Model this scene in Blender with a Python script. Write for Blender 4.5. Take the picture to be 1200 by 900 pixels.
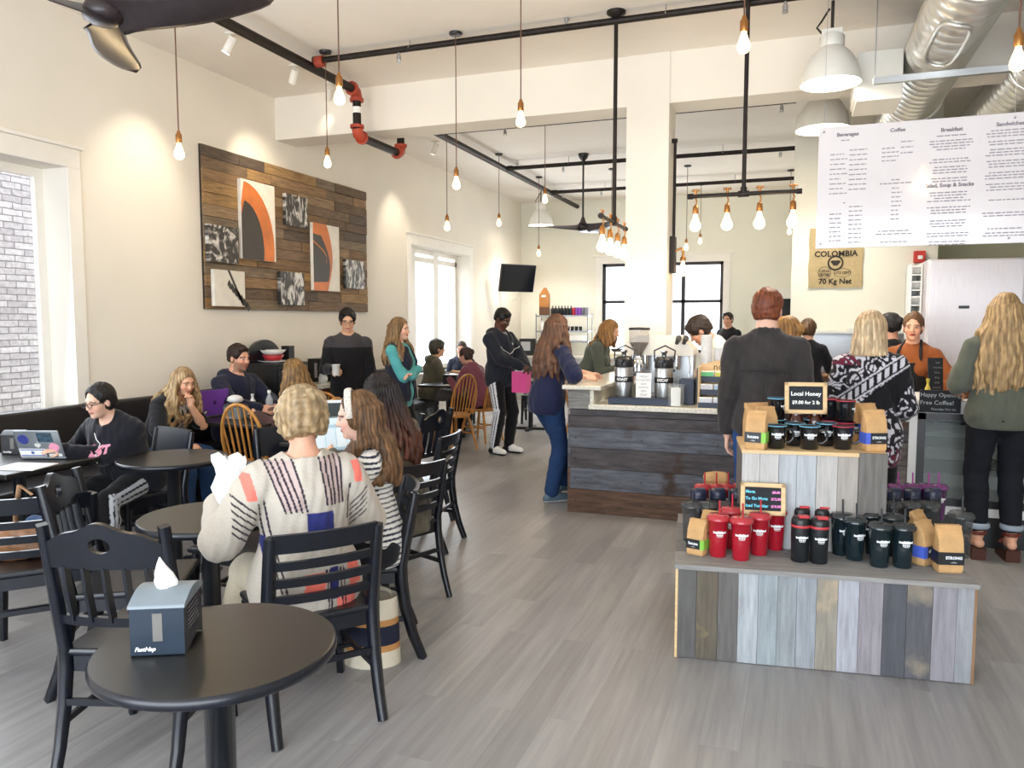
import bpy, bmesh, math, random
import numpy as np
from mathutils import Vector, Matrix
for _o in list(bpy.data.objects): bpy.data.objects.remove(_o)
SC = bpy.context.scene
COL = SC.collection
# ---------------------------------------------------------------- camera
FPX, YAW, PIT, CAMZ = 909.0, math.radians(20), math.radians(4.65), 1.6
cam = bpy.data.objects.new('camera', bpy.data.cameras.new('camera'))
cam.data.sensor_width = 36; cam.data.lens = 36 * FPX / 1200
cam.data.clip_start = 0.05; cam.data.clip_end = 200
cam.location = (0, 0, CAMZ); cam.rotation_euler = (math.pi/2 - PIT, 0, YAW)
COL.objects.link(cam); SC.camera = cam
# ---------------------------------------------------------------- exposure, sky, daylight
SC.view_settings.view_transform = 'Standard'
SC.view_settings.look = 'None'
SC.view_settings.gamma = 1
SC.view_settings.use_curve_mapping = False
SC.view_settings.exposure = -0.2
SC.cycles.max_bounces = 8
SC.cycles.diffuse_bounces = 5
SC.cycles.transparent_max_bounces = 12
SC.cycles.caustics_reflective = False
SC.cycles.caustics_refractive = False
SC.cycles.sample_clamp_indirect = 6
wd = bpy.data.worlds.new('sky'); SC.world = wd; wd.use_nodes = True
wn = wd.node_tree; bgn = wn.nodes['Background']
bgn.inputs[0].default_value = (0.86, 0.93, 1.0, 1); bgn.inputs[1].default_value = 5.0

def area_light(name, loc, target, w, h, watts, color):
    l = bpy.data.lights.new(name, 'AREA'); l.shape = 'RECTANGLE'; l.size = w; l.size_y = h
    l.energy = watts; l.color = color
    o = bpy.data.objects.new(name, l); o.location = loc
    o.rotation_euler = (Vector(target) - Vector(loc)).to_track_quat('-Z', 'Y').to_euler()
    COL.objects.link(o); return o
sun = bpy.data.lights.new('sun','SUN'); sun.energy = 3.2; sun.angle = 0.01; sun.color = (1,0.97,0.93)
suno = bpy.data.objects.new('sun', sun); suno.rotation_euler = (0, math.radians(14), 0); COL.objects.link(suno)   # high sun from the right, lights only the outside wall
# daylight: the shop front glazing behind the camera, side windows and back windows
area_light('daylight_front', (-1.0, -2.75, 1.75), (-1.0, 5, 1.5), 7.6, 2.9, 350, (0.84, 0.92, 1.0))
area_light('daylight_side_near', (-5.42, 3.55, 1.9), (0, 3.55, 1.2), 1.9, 1.8, 60, (0.86, 0.93, 1.0))
area_light('daylight_side_far', (-5.42, 11.4, 1.8), (0, 11.4, 1.2), 1.9, 1.6, 55, (0.88, 0.94, 1.0))
area_light('daylight_back', (-3.0, 15.35, 1.9), (-2.5, 5, 1.0), 2.3, 1.5, 60, (0.9, 0.95, 1.0))
# ---------------------------------------------------------------- helpers
_c, _s, _cp, _sp = math.cos(YAW), math.sin(YAW), math.cos(PIT), math.sin(PIT)
RV = Vector((_c, _s, 0)); FV = Vector((-_s*_cp, _c*_cp, -_sp)); UV = Vector((-_s*_sp, _c*_sp, _cp)); CV = Vector((0, 0, CAMZ))
def ray(u, v): return RV*((u-600)/FPX) + UV*((450-v)/FPX) + FV
def fl(u, v, z=0.0):            # the point at height z seen at u, v
    d = ray(u, v); return CV + d*((z-CAMZ)/d.z)
def wx(u, v, x): d = ray(u, v); return CV + d*(x/d.x)
def wy(u, v, y): d = ray(u, v); return CV + d*(y/d.y)
def gd(u, D):                   # ground point straight below pixel column u at forward distance D
    lat = (u-600)/FPX*D; return Vector((lat*_c - D*_s, lat*_s + D*_c, 0))
def zv(v, D): return CAMZ - (v-376)/FPX*D     # height seen at row v at distance D
PI = math.pi
rng = random.Random(7)

def tag(o, label, cat=None, group=None, kind=None):
    o['label'] = label
    if cat: o['category'] = cat
    if group: o['group'] = group
    if kind: o['kind'] = kind
    return o
def empty(name, loc, rz=0, label=None, cat=None, group=None):
    o = bpy.data.objects.new(name, None); COL.objects.link(o); o.empty_display_size = 0.1
    o.location = loc; o.rotation_euler = (0, 0, rz)
    if label: tag(o, label, cat, group)
    return o
CH = {}
def link(o, parent=None):
    COL.objects.link(o)
    if parent is not None:
        o.parent = parent; CH.setdefault(parent.name, []).append(o)
    return o
def dup(root, loc=None, rz=None, label=None, group=None, scale=None):
    r = root.copy(); COL.objects.link(r)
    if loc is not None: r.location = loc
    if rz is not None: r.rotation_euler = (0, 0, rz)
    if label: r['label'] = label
    if group: r['group'] = group
    if scale: r.scale = scale
    for ch in CH.get(root.name, []):
        c = ch.copy(); link(c, r)
        for g in CH.get(ch.name, []):
            d = g.copy(); link(d, c)
    return r

class MB:
    """collects geometry; build() makes one mesh object"""
    def __init__(s): s.v = []; s.f = []; s.m = []; s.sm = []
    def add(s, vs, fs, mi=0, smooth=False, M=None):
        n = len(s.v)
        if M is not None: vs = [M @ Vector(p) for p in vs]
        s.v += [tuple(p) for p in vs]
        for f in fs: s.f.append([i+n for i in f]); s.m.append(mi); s.sm.append(smooth)
        return s
    def box(s, x0, x1, y0, y1, z0, z1, mi=0, M=None, b=0.0):
        if x1 < x0: x0, x1 = x1, x0
        if y1 < y0: y0, y1 = y1, y0
        if z1 < z0: z0, z1 = z1, z0
        if b <= 0:
            vs = [(x,y,z) for z in (z0,z1) for y in (y0,y1) for x in (x0,x1)]
            fs = [(0,2,3,1),(4,5,7,6),(0,1,5,4),(2,6,7,3),(0,4,6,2),(1,3,7,5)]
            return s.add(vs, fs, mi, False, M)
        bm = bmesh.new(); bmesh.ops.create_cube(bm, size=1)
        for p in bm.verts:
            p.co = Vector(((x0+x1)/2+p.co.x*(x1-x0), (y0+y1)/2+p.co.y*(y1-y0), (z0+z1)/2+p.co.z*(z1-z0)))
        b = min(b, 0.49*min(x1-x0, y1-y0, z1-z0))
        bmesh.ops.bevel(bm, geom=bm.edges[:], offset=b, segments=2, affect='EDGES', profile=0.5)
        bm.verts.index_update()
        vs = [p.co.copy() for p in bm.verts]; fs = [[p.index for p in f.verts] for f in bm.faces]; bm.free()
        return s.add(vs, fs, mi, False, M)
    def prism(s, pts, y0, y1, mi=0, M=None, smooth=False):   # pts in x,z ; extruded along y
        n = len(pts)
        vs = [(x,y0,z) for x,z in pts] + [(x,y1,z) for x,z in pts]
        fs = [list(range(n)), list(range(2*n-1, n-1, -1))]
        s.add(vs, fs, mi, False, M)
        return s.add(vs, [(i, i+n, (i+1)%n+n, (i+1)%n) for i in range(n)], mi, smooth, M)
    def lathe(s, prof, n=24, mi=0, M=None, c=(0,0,0), smooth=True, capb=True, capt=True):   # prof r,z
        vs = []; fs = []
        for r, z in prof:
            for k in range(n):
                a = 2*PI*k/n; vs.append((c[0]+r*math.cos(a), c[1]+r*math.sin(a), c[2]+z))
        for i in range(len(prof)-1):
            for k in range(n):
                k2 = (k+1) % n; fs.append((i*n+k, i*n+k2, (i+1)*n+k2, (i+1)*n+k))
        s.add(vs, fs, mi, smooth, M)
        if capb and prof[0][0] > 1e-5: s.add(vs[:n], [list(range(n-1,-1,-1))], mi, False, M)
        if capt and prof[-1][0] > 1e-5: s.add(vs[-n:], [list(range(n))], mi, False, M)
        return s
    def tube(s, pts, r, n=10, mi=0, M=None, smooth=True, sq=None):   # r: float or list ; sq: (a,b) elliptical scale
        P = [Vector(p) for p in pts]; rs = r if isinstance(r, (list,tuple)) else [r]*len(P)
        vs = []; fs = []; up = None
        for i, p in enumerate(P):
            t = (P[min(i+1,len(P)-1)] - P[max(i-1,0)]).normalized()
            if up is None:
                up = Vector((0,0,1)) if abs(t.z) < 0.9 else Vector((0,1,0))
            a = t.cross(up).normalized(); b = a.cross(t).normalized(); up = b
            for k in range(n):
                q = 2*PI*k/n
                ca, sb = math.cos(q)*rs[i], math.sin(q)*rs[i]
                if sq: ca *= sq[0]; sb *= sq[1]
                vs.append(p + a*ca + b*sb)
        for i in range(len(P)-1):
            for k in range(n):
                k2 = (k+1) % n; fs.append((i*n+k, i*n+k2, (i+1)*n+k2, (i+1)*n+k))
        s.add(vs, fs, mi, smooth, M)
        s.add(vs[:n], [list(range(n-1,-1,-1))], mi, False, M); s.add(vs[-n:], [list(range(n))], mi, False, M)
        return s
    def bar(s, p0, p1, w, d, up=(0,0,1), mi=0, M=None):     # square-section beam
        p0, p1 = Vector(p0), Vector(p1); t = (p1-p0).normalized(); u = Vector(up)
        if abs(t.dot(u)) > 0.95: u = Vector((0,1,0))
        a = t.cross(u).normalized()*w/2; b = a.normalized().cross(t).normalized()*d/2
        vs = [p0-a-b, p0+a-b, p0+a+b, p0-a+b, p1-a-b, p1+a-b, p1+a+b, p1-a+b]
        return s.add(vs, [(0,1,2,3),(7,6,5,4),(0,4,5,1),(1,5,6,2),(2,6,7,3),(3,7,4,0)], mi, False, M)
    def strip(s, pts, w, d, mi=0, M=None):    # board following pts: w across x, d thick; pts in order
        for a, b in zip(pts[:-1], pts[1:]): s.bar(a, b, w, d, (1,0,0), mi, M)
        return s
    def ball(s, c, r, n=12, mi=0, M=None, sc=(1,1,1)):
        prof = [(max(1e-4, math.sin(PI*i/(n-1))), -math.cos(PI*i/(n-1))) for i in range(n)]
        m = Matrix.Translation(c) @ Matrix.Diagonal((r*sc[0], r*sc[1], r*sc[2], 1))
        if M is not None: m = M @ m
        return s.lathe(prof, 2*n-4, mi, m, capb=False, capt=False)
    def build(s, name, mats, parent=None, loc=None, rz=0, bevel=0, hard=False):
        me = bpy.data.meshes.new(name); me.from_pydata(s.v, [], s.f)
        for m in (mats if isinstance(mats, (list,tuple)) else [mats]): me.materials.append(m)
        me.polygons.foreach_set('material_index', s.m); me.polygons.foreach_set('use_smooth', s.sm)
        me.update()
        o = bpy.data.objects.new(name, me); link(o, parent)
        if loc is not None: o.location = loc
        if rz: o.rotation_euler = (0,0,rz)
        if bevel:
            b = o.modifiers.new('bevel', 'BEVEL'); b.width = bevel; b.segments = 2; b.limit_method = 'ANGLE'; b.angle_limit = 0.7
        return o
def at(x, y, z, rz=0, rx=0, ry=0):
    return Matrix.Translation((x,y,z)) @ Matrix.Rotation(rz,4,'Z') @ Matrix.Rotation(ry,4,'Y') @ Matrix.Rotation(rx,4,'X')
_fcache = {}
def text_mb(txt, size, bold=0.0, align='CENTER', extrude=0.0008, shear=0.0):
    key = (txt, size, bold, align, shear)
    if key not in _fcache:
        cu = bpy.data.curves.new('lettering', 'FONT'); cu.body = txt; cu.size = size; cu.offset = bold; cu.align_x = align
        cu.align_y = 'CENTER'; cu.resolution_u = 2; cu.shear = shear
        o = bpy.data.objects.new('lettering', cu); COL.objects.link(o)
        dg = bpy.context.evaluated_depsgraph_get()
        me = bpy.data.meshes.new_from_object(o.evaluated_get(dg))
        vs = [v.co.copy() for v in me.vertices]; fs = [list(p.vertices) for p in me.polygons]
        bpy.data.objects.remove(o); bpy.data.curves.remove(cu); bpy.data.meshes.remove(me)
        _fcache[key] = (vs, fs)
    vs, fs = _fcache[key]
    # text plane x,y -> x,z facing -y
    return [Vector((v.x, 0, v.y)) for v in vs], fs
def put_text(mb, txt, size, M, mi=0, bold=0.0, align='CENTER', shear=0.0, wrap=None):
    vs, fs = text_mb(txt, size, bold, align, shear=shear)
    if wrap: vs = [Vector((wrap*math.sin(v.x/wrap), -wrap*math.cos(v.x/wrap), v.z)) for v in vs]
    mb.add(vs, fs, mi, False, M)
    return mb

# ---------------------------------------------------------------- materials
def new_mat(name):
    m = bpy.data.materials.new(name); m.use_nodes = True
    nt = m.node_tree; return m, nt, nt.nodes['Principled BSDF']
def N(nt, typ, **kw):
    n = nt.nodes.new(typ)
    for k, v in kw.items():
        if k.startswith('i_'):
            key = k[2:]; n.inputs[int(key) if key.isdigit() else key.replace('_', ' ')].default_value = v
        else: setattr(n, k, v)
    return n
def srgb(h):
    if isinstance(h, str):
        h = h.lstrip('#'); c = [int(h[i:i+2],16)/255 for i in (0,2,4)]
    else: c = h
    return tuple((x/12.92 if x <= 0.04045 else ((x+0.055)/1.055)**2.4) for x in c)
_mc = {}
def mat(name, col, rough=0.6, metal=0.0, var=0.08, scale=8.0, bump=0.0, bscale=60.0, stretch=(1,1,1), spec=0.5, coat=0.0):
    """plain surface with a little noise variation"""
    key = (name,)
    if key in _mc: return _mc[key]
    m, nt, b = new_mat(name); c = srgb(col)
    tc = N(nt,'ShaderNodeTexCoord'); mp = N(nt,'ShaderNodeMapping'); mp.inputs['Scale'].default_value = stretch
    nt.links.new(tc.outputs['Object'], mp.inputs['Vector'])
    nz = N(nt,'ShaderNodeTexNoise', i_Scale=scale, i_Detail=4.0); nt.links.new(mp.outputs[0], nz.inputs['Vector'])
    rp = N(nt,'ShaderNodeValToRGB')
    rp.color_ramp.elements[0].position = 0.3; rp.color_ramp.elements[1].position = 0.7
    rp.color_ramp.elements[0].color = tuple(max(0,x*(1-var)) for x in c)+(1,)
    rp.color_ramp.elements[1].color = tuple(min(1,x*(1+var)) for x in c)+(1,)
    nt.links.new(nz.outputs[0], rp.inputs[0]); nt.links.new(rp.outputs[0], b.inputs['Base Color'])
    b.inputs['Roughness'].default_value = rough; b.inputs['Metallic'].default_value = metal
    b.inputs['Specular IOR Level'].default_value = spec; b.inputs['Coat Weight'].default_value = coat
    if bump:
        n2 = N(nt,'ShaderNodeTexNoise', i_Scale=bscale, i_Detail=3.0); nt.links.new(mp.outputs[0], n2.inputs['Vector'])
        bp = N(nt,'ShaderNodeBump', i_Strength=bump, i_Distance=0.01); nt.links.new(n2.outputs[0], bp.inputs['Height'])
        nt.links.new(bp.outputs[0], b.inputs['Normal'])
    _mc[key] = m; return m
def emit(name, col, strength):
    m, nt, b = new_mat(name); b.inputs['Base Color'].default_value = srgb(col)+(1,)
    b.inputs['Emission Color'].default_value = srgb(col)+(1,); b.inputs['Emission Strength'].default_value = strength
    return m
def glass(name, col, alpha=0.25, rough=0.05):
    m, nt, b = new_mat(name); b.inputs['Base Color'].default_value = srgb(col)+(1,)
    b.inputs['Roughness'].default_value = rough; b.inputs['Alpha'].default_value = alpha
    return m
def vcol_mat(name, rough=0.8, fine=0.0, sheen=0.0, stretch=None, spec=0.4, amount=0.25, nscale=120.0):
    """colour from the mesh's own pattern attribute, with weave / strand noise"""
    m, nt, b = new_mat(name)
    at_ = N(nt,'ShaderNodeAttribute', attribute_name='pattern')
    tc = N(nt,'ShaderNodeTexCoord'); mp = N(nt,'ShaderNodeMapping'); mp.inputs['Scale'].default_value = stretch or (1,1,1)
    nt.links.new(tc.outputs['Object'], mp.inputs[0])
    nz = N(nt,'ShaderNodeTexNoise', i_Scale=nscale, i_Detail=3.0); nt.links.new(mp.outputs[0], nz.inputs['Vector'])
    mr = N(nt,'ShaderNodeMapRange', i_1=0.3, i_2=0.7, i_3=1-amount, i_4=1+amount); nt.links.new(nz.outputs[0], mr.inputs[0])
    mx = N(nt,'ShaderNodeVectorMath', operation='SCALE'); nt.links.new(at_.outputs['Color'], mx.inputs[0]); nt.links.new(mr.outputs[0], mx.inputs['Scale'])
    nt.links.new(mx.outputs[0], b.inputs['Base Color'])
    b.inputs['Roughness'].default_value = rough; b.inputs['Specular IOR Level'].default_value = spec
    b.inputs['Sheen Weight'].default_value = sheen
    if fine:
        bp = N(nt,'ShaderNodeBump', i_Strength=fine, i_Distance=0.004); nt.links.new(nz.outputs[0], bp.inputs['Height']); nt.links.new(bp.outputs[0], b.inputs['Normal'])
    return m
def plank_mat(name, cols, rough=0.7, stretch=(1,1,12), dark=0.5, bump=0.25, spots=None, nscale=6.0):
    """boards: one random tone per board (loose piece), grain along the board"""
    m, nt, b = new_mat(name); L = nt.links.new
    gi = N(nt,'ShaderNodeNewGeometry'); rp = N(nt,'ShaderNodeValToRGB'); rp.color_ramp.interpolation = 'CONSTANT'
    e = rp.color_ramp.elements
    while len(e) < len(cols): e.new(0.5)
    for i, c in enumerate(cols): e[i].position = i/len(cols); e[i].color = srgb(c)+(1,)
    L(gi.outputs['Random Per Island'], rp.inputs[0])
    tc = N(nt,'ShaderNodeTexCoord'); mp = N(nt,'ShaderNodeMapping'); mp.inputs['Scale'].default_value = stretch
    cb = N(nt,'ShaderNodeCombineXYZ')
    ml = N(nt,'ShaderNodeMath', operation='MULTIPLY', i_1=37.0); L(gi.outputs['Random Per Island'], ml.inputs[0])
    for k in range(3): L(ml.outputs[0], cb.inputs[k])
    ad = N(nt,'ShaderNodeVectorMath', operation='ADD'); L(tc.outputs['Object'], ad.inputs[0]); L(cb.outputs[0], ad.inputs[1])
    L(ad.outputs[0], mp.inputs[0])
    nz = N(nt,'ShaderNodeTexNoise', i_Scale=nscale, i_Detail=7.0, i_Roughness=0.65); L(mp.outputs[0], nz.inputs['Vector'])
    mr = N(nt,'ShaderNodeMapRange', i_1=0.25, i_2=0.75, i_3=dark, i_4=2-dark); L(nz.outputs[0], mr.inputs[0])
    sc = N(nt,'ShaderNodeVectorMath', operation='SCALE'); L(rp.outputs[0], sc.inputs[0]); L(mr.outputs[0], sc.inputs['Scale'])
    out = sc.outputs[0]
    if spots:
        n3 = N(nt,'ShaderNodeTexNoise', i_Scale=3.2, i_Detail=5.0); L(ad.outputs[0], n3.inputs['Vector'])
        r3 = N(nt,'ShaderNodeValToRGB'); r3.color_ramp.elements[0].position = 0.58; r3.color_ramp.elements[1].position = 0.68
        L(n3.outputs[0], r3.inputs[0])
        mx = N(nt,'ShaderNodeMix', data_type='RGBA'); mx.inputs[7].default_value = srgb(spots)+(1,)
        L(r3.outputs[0], mx.inputs[0]); L(out, mx.inputs[6]); out = mx.outputs[2]
    L(out, b.inputs['Base Color']); b.inputs['Roughness'].default_value = rough
    bp = N(nt,'ShaderNodeBump', i_Strength=bump, i_Distance=0.01); L(nz.outputs[0], bp.inputs['Height']); L(bp.outputs[0], b.inputs['Normal'])
    return m

M = {}
M['black'] = mat('black_lacquer', '#14171d', 0.32, var=0.2, coat=0.25)
M['chairblack'] = mat('black_stained_wood', '#0b101b', 0.3, var=0.25, stretch=(6,6,1), spec=0.55)
M['table'] = mat('dark_tabletop_laminate', '#1b1a19', 0.36, var=0.12, spec=0.55)
M['iron'] = mat('dark_iron_pipe', '#2b2522', 0.5, 0.6, var=0.25, scale=20)
M['oak'] = mat('golden_oak', '#c08540', 0.42, var=0.18, stretch=(8,8,1), scale=6)
M['pine'] = mat('pale_pine', '#d9b98a', 0.55, var=0.12, stretch=(1,8,8))
M['white'] = mat('white_paint', '#eeeae2', 0.5, var=0.02)
M['whiteplastic'] = mat('white_plastic', '#f1f1ee', 0.35, var=0.02)
M['chrome'] = mat('polished_steel', '#d5d6d8', 0.18, 1.0, var=0.04)
M['steel'] = mat('brushed_steel', '#b9bbbd', 0.34, 1.0, var=0.08, stretch=(1,1,20), scale=10)
M['blackplastic'] = mat('black_plastic', '#17181b', 0.38, var=0.1)
M['rubber'] = mat('dark_rubber', '#1c1c1e', 0.7, var=0.1)
M['kraft'] = mat('kraft_paper', '#c39a68', 0.75, var=0.12, scale=20, bump=0.3, bscale=30)
M['paper'] = mat('white_paper', '#f2f1ee', 0.8, var=0.03)
M['brass'] = mat('aged_brass', '#b07a45', 0.35, 0.9, var=0.15)
M['bulb'] = emit('lit_bulb_glass', '#ffd9a0', 9.0)
M['lampglow'] = emit('lit_lamp_inside', '#fff6e6', 12.0)
M['redpaint'] = mat('red_coupling_paint', '#a8412c', 0.5, var=0.2)
M['cord'] = mat('brown_cloth_cord', '#6a4a38', 0.8)
M['blackcord'] = mat('black_cord', '#2a2624', 0.7)
M['slate'] = mat('chalkboard', '#23272c', 0.85, var=0.15, scale=14)
M['chalk'] = mat('white_chalk', '#f2f2ee', 0.9)
M['chalkcyan'] = mat('cyan_chalk', '#74d8ef', 0.9)
M['chalkpink'] = mat('pink_chalk', '#f08fd0', 0.9)
M['granite'] = mat('pale_granite', '#d9d4c6', 0.3, var=0.18, scale=60)
M['navyplastic'] = mat('navy_plastic_tray', '#1d2a42', 0.45)
M['ink'] = mat('grey_print', '#8f8a92', 0.8)
M['darkink'] = mat('black_print', '#2c2620', 0.8)
# ---------------------------------------------------------------- smooth bodies: distance fields meshed with surface nets
from mathutils.bvhtree import BVHTree
def onto(c, x, z, off=0.003, y0=0.6):     # the point of the outermost garment in front of torso point x, z
    o = Vector(c['tl'](x, y0, z)); d = -Vector(c['T']@V3((0,1 if y0 > 0 else -1,0)))
    h = c['bvh'].ray_cast(o, d)
    return (h[0]-d*off) if h[0] is not None else o+d*(abs(y0)-0.15)
def V3(p): return np.array(p, dtype=np.float64)
class Field:
    def __init__(s): s.p = []      # (fn, lo, hi, k, op)
    def rc(s, a, b, ra, rb, k=0.03, op=0, S=None):
        a, b = V3(a), V3(b); r = max(ra, rb)
        ba = b-a; L2 = max(1e-9, ba@ba)
        def fn(P):
            q = P-a; h = np.clip((q@ba)/L2, 0, 1)
            return np.sqrt(((q-h[...,None]*ba)**2).sum(-1)) - (ra+(rb-ra)*h)
        s.p.append((fn, np.minimum(a,b)-r, np.maximum(a,b)+r, k, op)); return s
    def chain(s, pts, rs, k=0.03, op=0):
        for i in range(len(pts)-1): s.rc(pts[i], pts[i+1], rs[i], rs[i+1], k, op)
        return s
    def el(s, c, r, k=0.03, op=0, R=None):
        c, r = V3(c), V3(r); m = r.max(); R = None if R is None else np.array(R, dtype=np.float64)
        def fn(P):
            q = P-c
            if R is not None: q = q@R
            k0 = np.sqrt(((q/r)**2).sum(-1)); k1 = np.sqrt(((q/(r*r))**2).sum(-1))
            return k0*(k0-1)/np.maximum(k1, 1e-6)
        s.p.append((fn, c-m, c+m, k, op)); return s
    def plane(s, c, n, k=0.01):         # keep the side opposite to n
        c, n = V3(c), V3(n); n = n/np.linalg.norm(n)
        s.p.append((lambda P: (P-c)@n, None, None, k, 2)); return s
    def mesh(s, h, disp=None, pad=0.02):
        lo = np.min([q[1] for q in s.p if q[4] == 0], axis=0)-pad; hi = np.max([q[2] for q in s.p if q[4] == 0], axis=0)+pad
        n = np.ceil((hi-lo)/h).astype(int)+2
        ax = [lo[i]+h*np.arange(n[i]) for i in range(3)]
        val = np.full(n, 0.5, dtype=np.float64)
        for fn, l, u, k, op in s.p:
            if l is None: sl = (slice(None),)*3
            else:
                i0 = np.maximum(0, np.floor((l-k-0.03-lo)/h).astype(int)); i1 = np.minimum(n, np.ceil((u+k+0.03-lo)/h).astype(int)+1)
                if (i1 <= i0).any(): continue
                sl = tuple(slice(a,b) for a,b in zip(i0,i1))
            G = np.stack(np.meshgrid(ax[0][sl[0]], ax[1][sl[1]], ax[2][sl[2]], indexing='ij'), -1)
            d = fn(G); v = val[sl]
            if op == 0:
                hh = np.clip(0.5+0.5*(v-d)/k, 0, 1); val[sl] = v+(d-v)*hh - k*hh*(1-hh)
            else:
                e = -d if op == 1 else d
                hh = np.clip(0.5-0.5*(v-e)/k, 0, 1); val[sl] = v+(e-v)*hh + k*hh*(1-hh)
        if disp is not None:
            band = np.abs(val) < 0.04
            idx = np.argwhere(band); P = lo+h*idx
            val[band] += disp(P)
        return surface_nets(val, lo, h)
def surface_nets(val, lo, h):
    sg = val < 0
    c = np.zeros(np.array(val.shape)-1, dtype=np.int8)
    for dx in (0,1):
        for dy in (0,1):
            for dz in (0,1):
                c += sg[dx:val.shape[0]-1+dx, dy:val.shape[1]-1+dy, dz:val.shape[2]-1+dz]
    act = (c > 0) & (c < 8); idx = np.argwhere(act); nid = np.full(act.shape, -1, dtype=np.int64); nid[act] = np.arange(len(idx))
    acc = np.zeros((len(idx),3)); cnt = np.zeros(len(idx))
    corners = [(a,b,d) for a in (0,1) for b in (0,1) for d in (0,1)]
    cv = {q: val[idx[:,0]+q[0], idx[:,1]+q[1], idx[:,2]+q[2]] for q in corners}
    for q in corners:
        for axn in range(3):
            if q[axn] == 0:
                r = list(q); r[axn] = 1; r = tuple(r)
                va, vb = cv[q], cv[r]; m = (va < 0) != (vb < 0)
                t = np.where(m, va/np.where(m, va-vb, 1), 0)
                off = np.tile(np.array(q, dtype=np.float64), (len(idx),1)); off[:,axn] = t
                acc[m] += off[m]; cnt[m] += 1
    verts = lo + h*(idx + acc/np.maximum(cnt,1)[:,None])
    quads = []
    for axn in range(3):
        o1, o2 = [(1,2),(2,0),(0,1)][axn]
        A = np.take(sg, range(0, sg.shape[axn]-1), axn); B = np.take(sg, range(1, sg.shape[axn]), axn)
        e = np.argwhere(A != B)
        ok = (e[:,o1] > 0) & (e[:,o2] > 0) & (e[:,o1] < act.shape[o1]) & (e[:,o2] < act.shape[o2]); e = e[ok]
        inside = sg[e[:,0], e[:,1], e[:,2]]
        def cell(d1, d2):
            f = e.copy(); f[:,o1] -= d1; f[:,o2] -= d2; return nid[f[:,0], f[:,1], f[:,2]]
        q = np.stack([cell(1,1), cell(0,1), cell(0,0), cell(1,0)], 1)
        q[~inside] = q[~inside][:, ::-1]
        quads.append(q)
    q = np.concatenate(quads); q = q[(q >= 0).all(1)]
    return verts, q
def np_obj(name, verts, quads, mats, parent=None, color=None):
    me = bpy.data.meshes.new(name)
    me.vertices.add(len(verts)); me.vertices.foreach_set('co', np.ascontiguousarray(verts, dtype=np.float32).ravel())
    me.loops.add(quads.size); me.loops.foreach_set('vertex_index', quads.astype(np.int32).ravel())
    me.polygons.add(len(quads)); me.polygons.foreach_set('loop_start', np.arange(0, quads.size, 4, dtype=np.int32))
    me.update(calc_edges=True)
    me.polygons.foreach_set('use_smooth', np.ones(len(quads), dtype=bool))
    for m in (mats if isinstance(mats, (list,tuple)) else [mats]): me.materials.append(m)
    if color is not None:
        a = me.color_attributes.new('pattern', 'FLOAT_COLOR', 'POINT')
        cc = np.ones((len(verts),4), dtype=np.float32); cc[:,:3] = color; a.data.foreach_set('color', cc.ravel())
    o = bpy.data.objects.new(name, me); link(o, parent); return o
def rotz(a): c, s = math.cos(a), math.sin(a); return np.array([[c,-s,0],[s,c,0],[0,0,1.0]])
def rotx(a): c, s = math.cos(a), math.sin(a); return np.array([[1.0,0,0],[0,c,-s],[0,s,c]])
def roty(a): c, s = math.cos(a), math.sin(a); return np.array([[c,0,s],[0,1.0,0],[-s,0,c]])
def ik(a, b, l1, l2, hint):
    a, b, hint = V3(a), V3(b), V3(hint); d = b-a; L = np.linalg.norm(d)
    if L > (l1+l2)*0.995: b = a+d/L*(l1+l2)*0.995; d = b-a; L = np.linalg.norm(d)
    x = (l1*l1-l2*l2+L*L)/(2*L); y = math.sqrt(max(0, l1*l1-x*x)); t = d/L
    n = hint-(hint@t)*t; n = n/max(1e-6, np.linalg.norm(n))
    return a+t*x+n*y, b
def nz(P, s, seed=0):       # cheap smooth pseudo noise
    r = np.random.RandomState(seed); out = 0
    for i in range(4):
        w = r.normal(size=3)*s; out = out+np.sin(P@w + r.uniform(0,6.28))
    return out/4

MSKIN = vcol_mat('skin', 0.5, 0.0, amount=0.05, nscale=30, spec=0.4)
MSKIN.node_tree.nodes['Principled BSDF'].inputs['Subsurface Weight'].default_value = 0.0
MCLOTH = vcol_mat('woven_cloth', 0.85, 0.15, sheen=0.15, amount=0.1, nscale=220, spec=0.25)
MDENIM = vcol_mat('denim', 0.85, 0.2, amount=0.18, nscale=150, spec=0.25)
MHAIR = vcol_mat('hair', 0.56, 0.5, stretch=(1,1,0.12), amount=0.42, nscale=70, spec=0.45)
MCURL = vcol_mat('curly_hair', 0.5, 0.6, stretch=(1,1,0.5), amount=0.4, nscale=45, spec=0.4)
MSHOE = vcol_mat('shoe', 0.5, 0.05, amount=0.1, nscale=60)
M['lens'] = glass('spectacle_lens', '#cfd8e0', 0.12, 0.02)
M['eyewhite'] = mat('eye_white', '#bdb2aa', 0.25, var=0.02)
M['iris'] = mat('dark_iris', '#2a1d14', 0.2, var=0.1)

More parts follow.
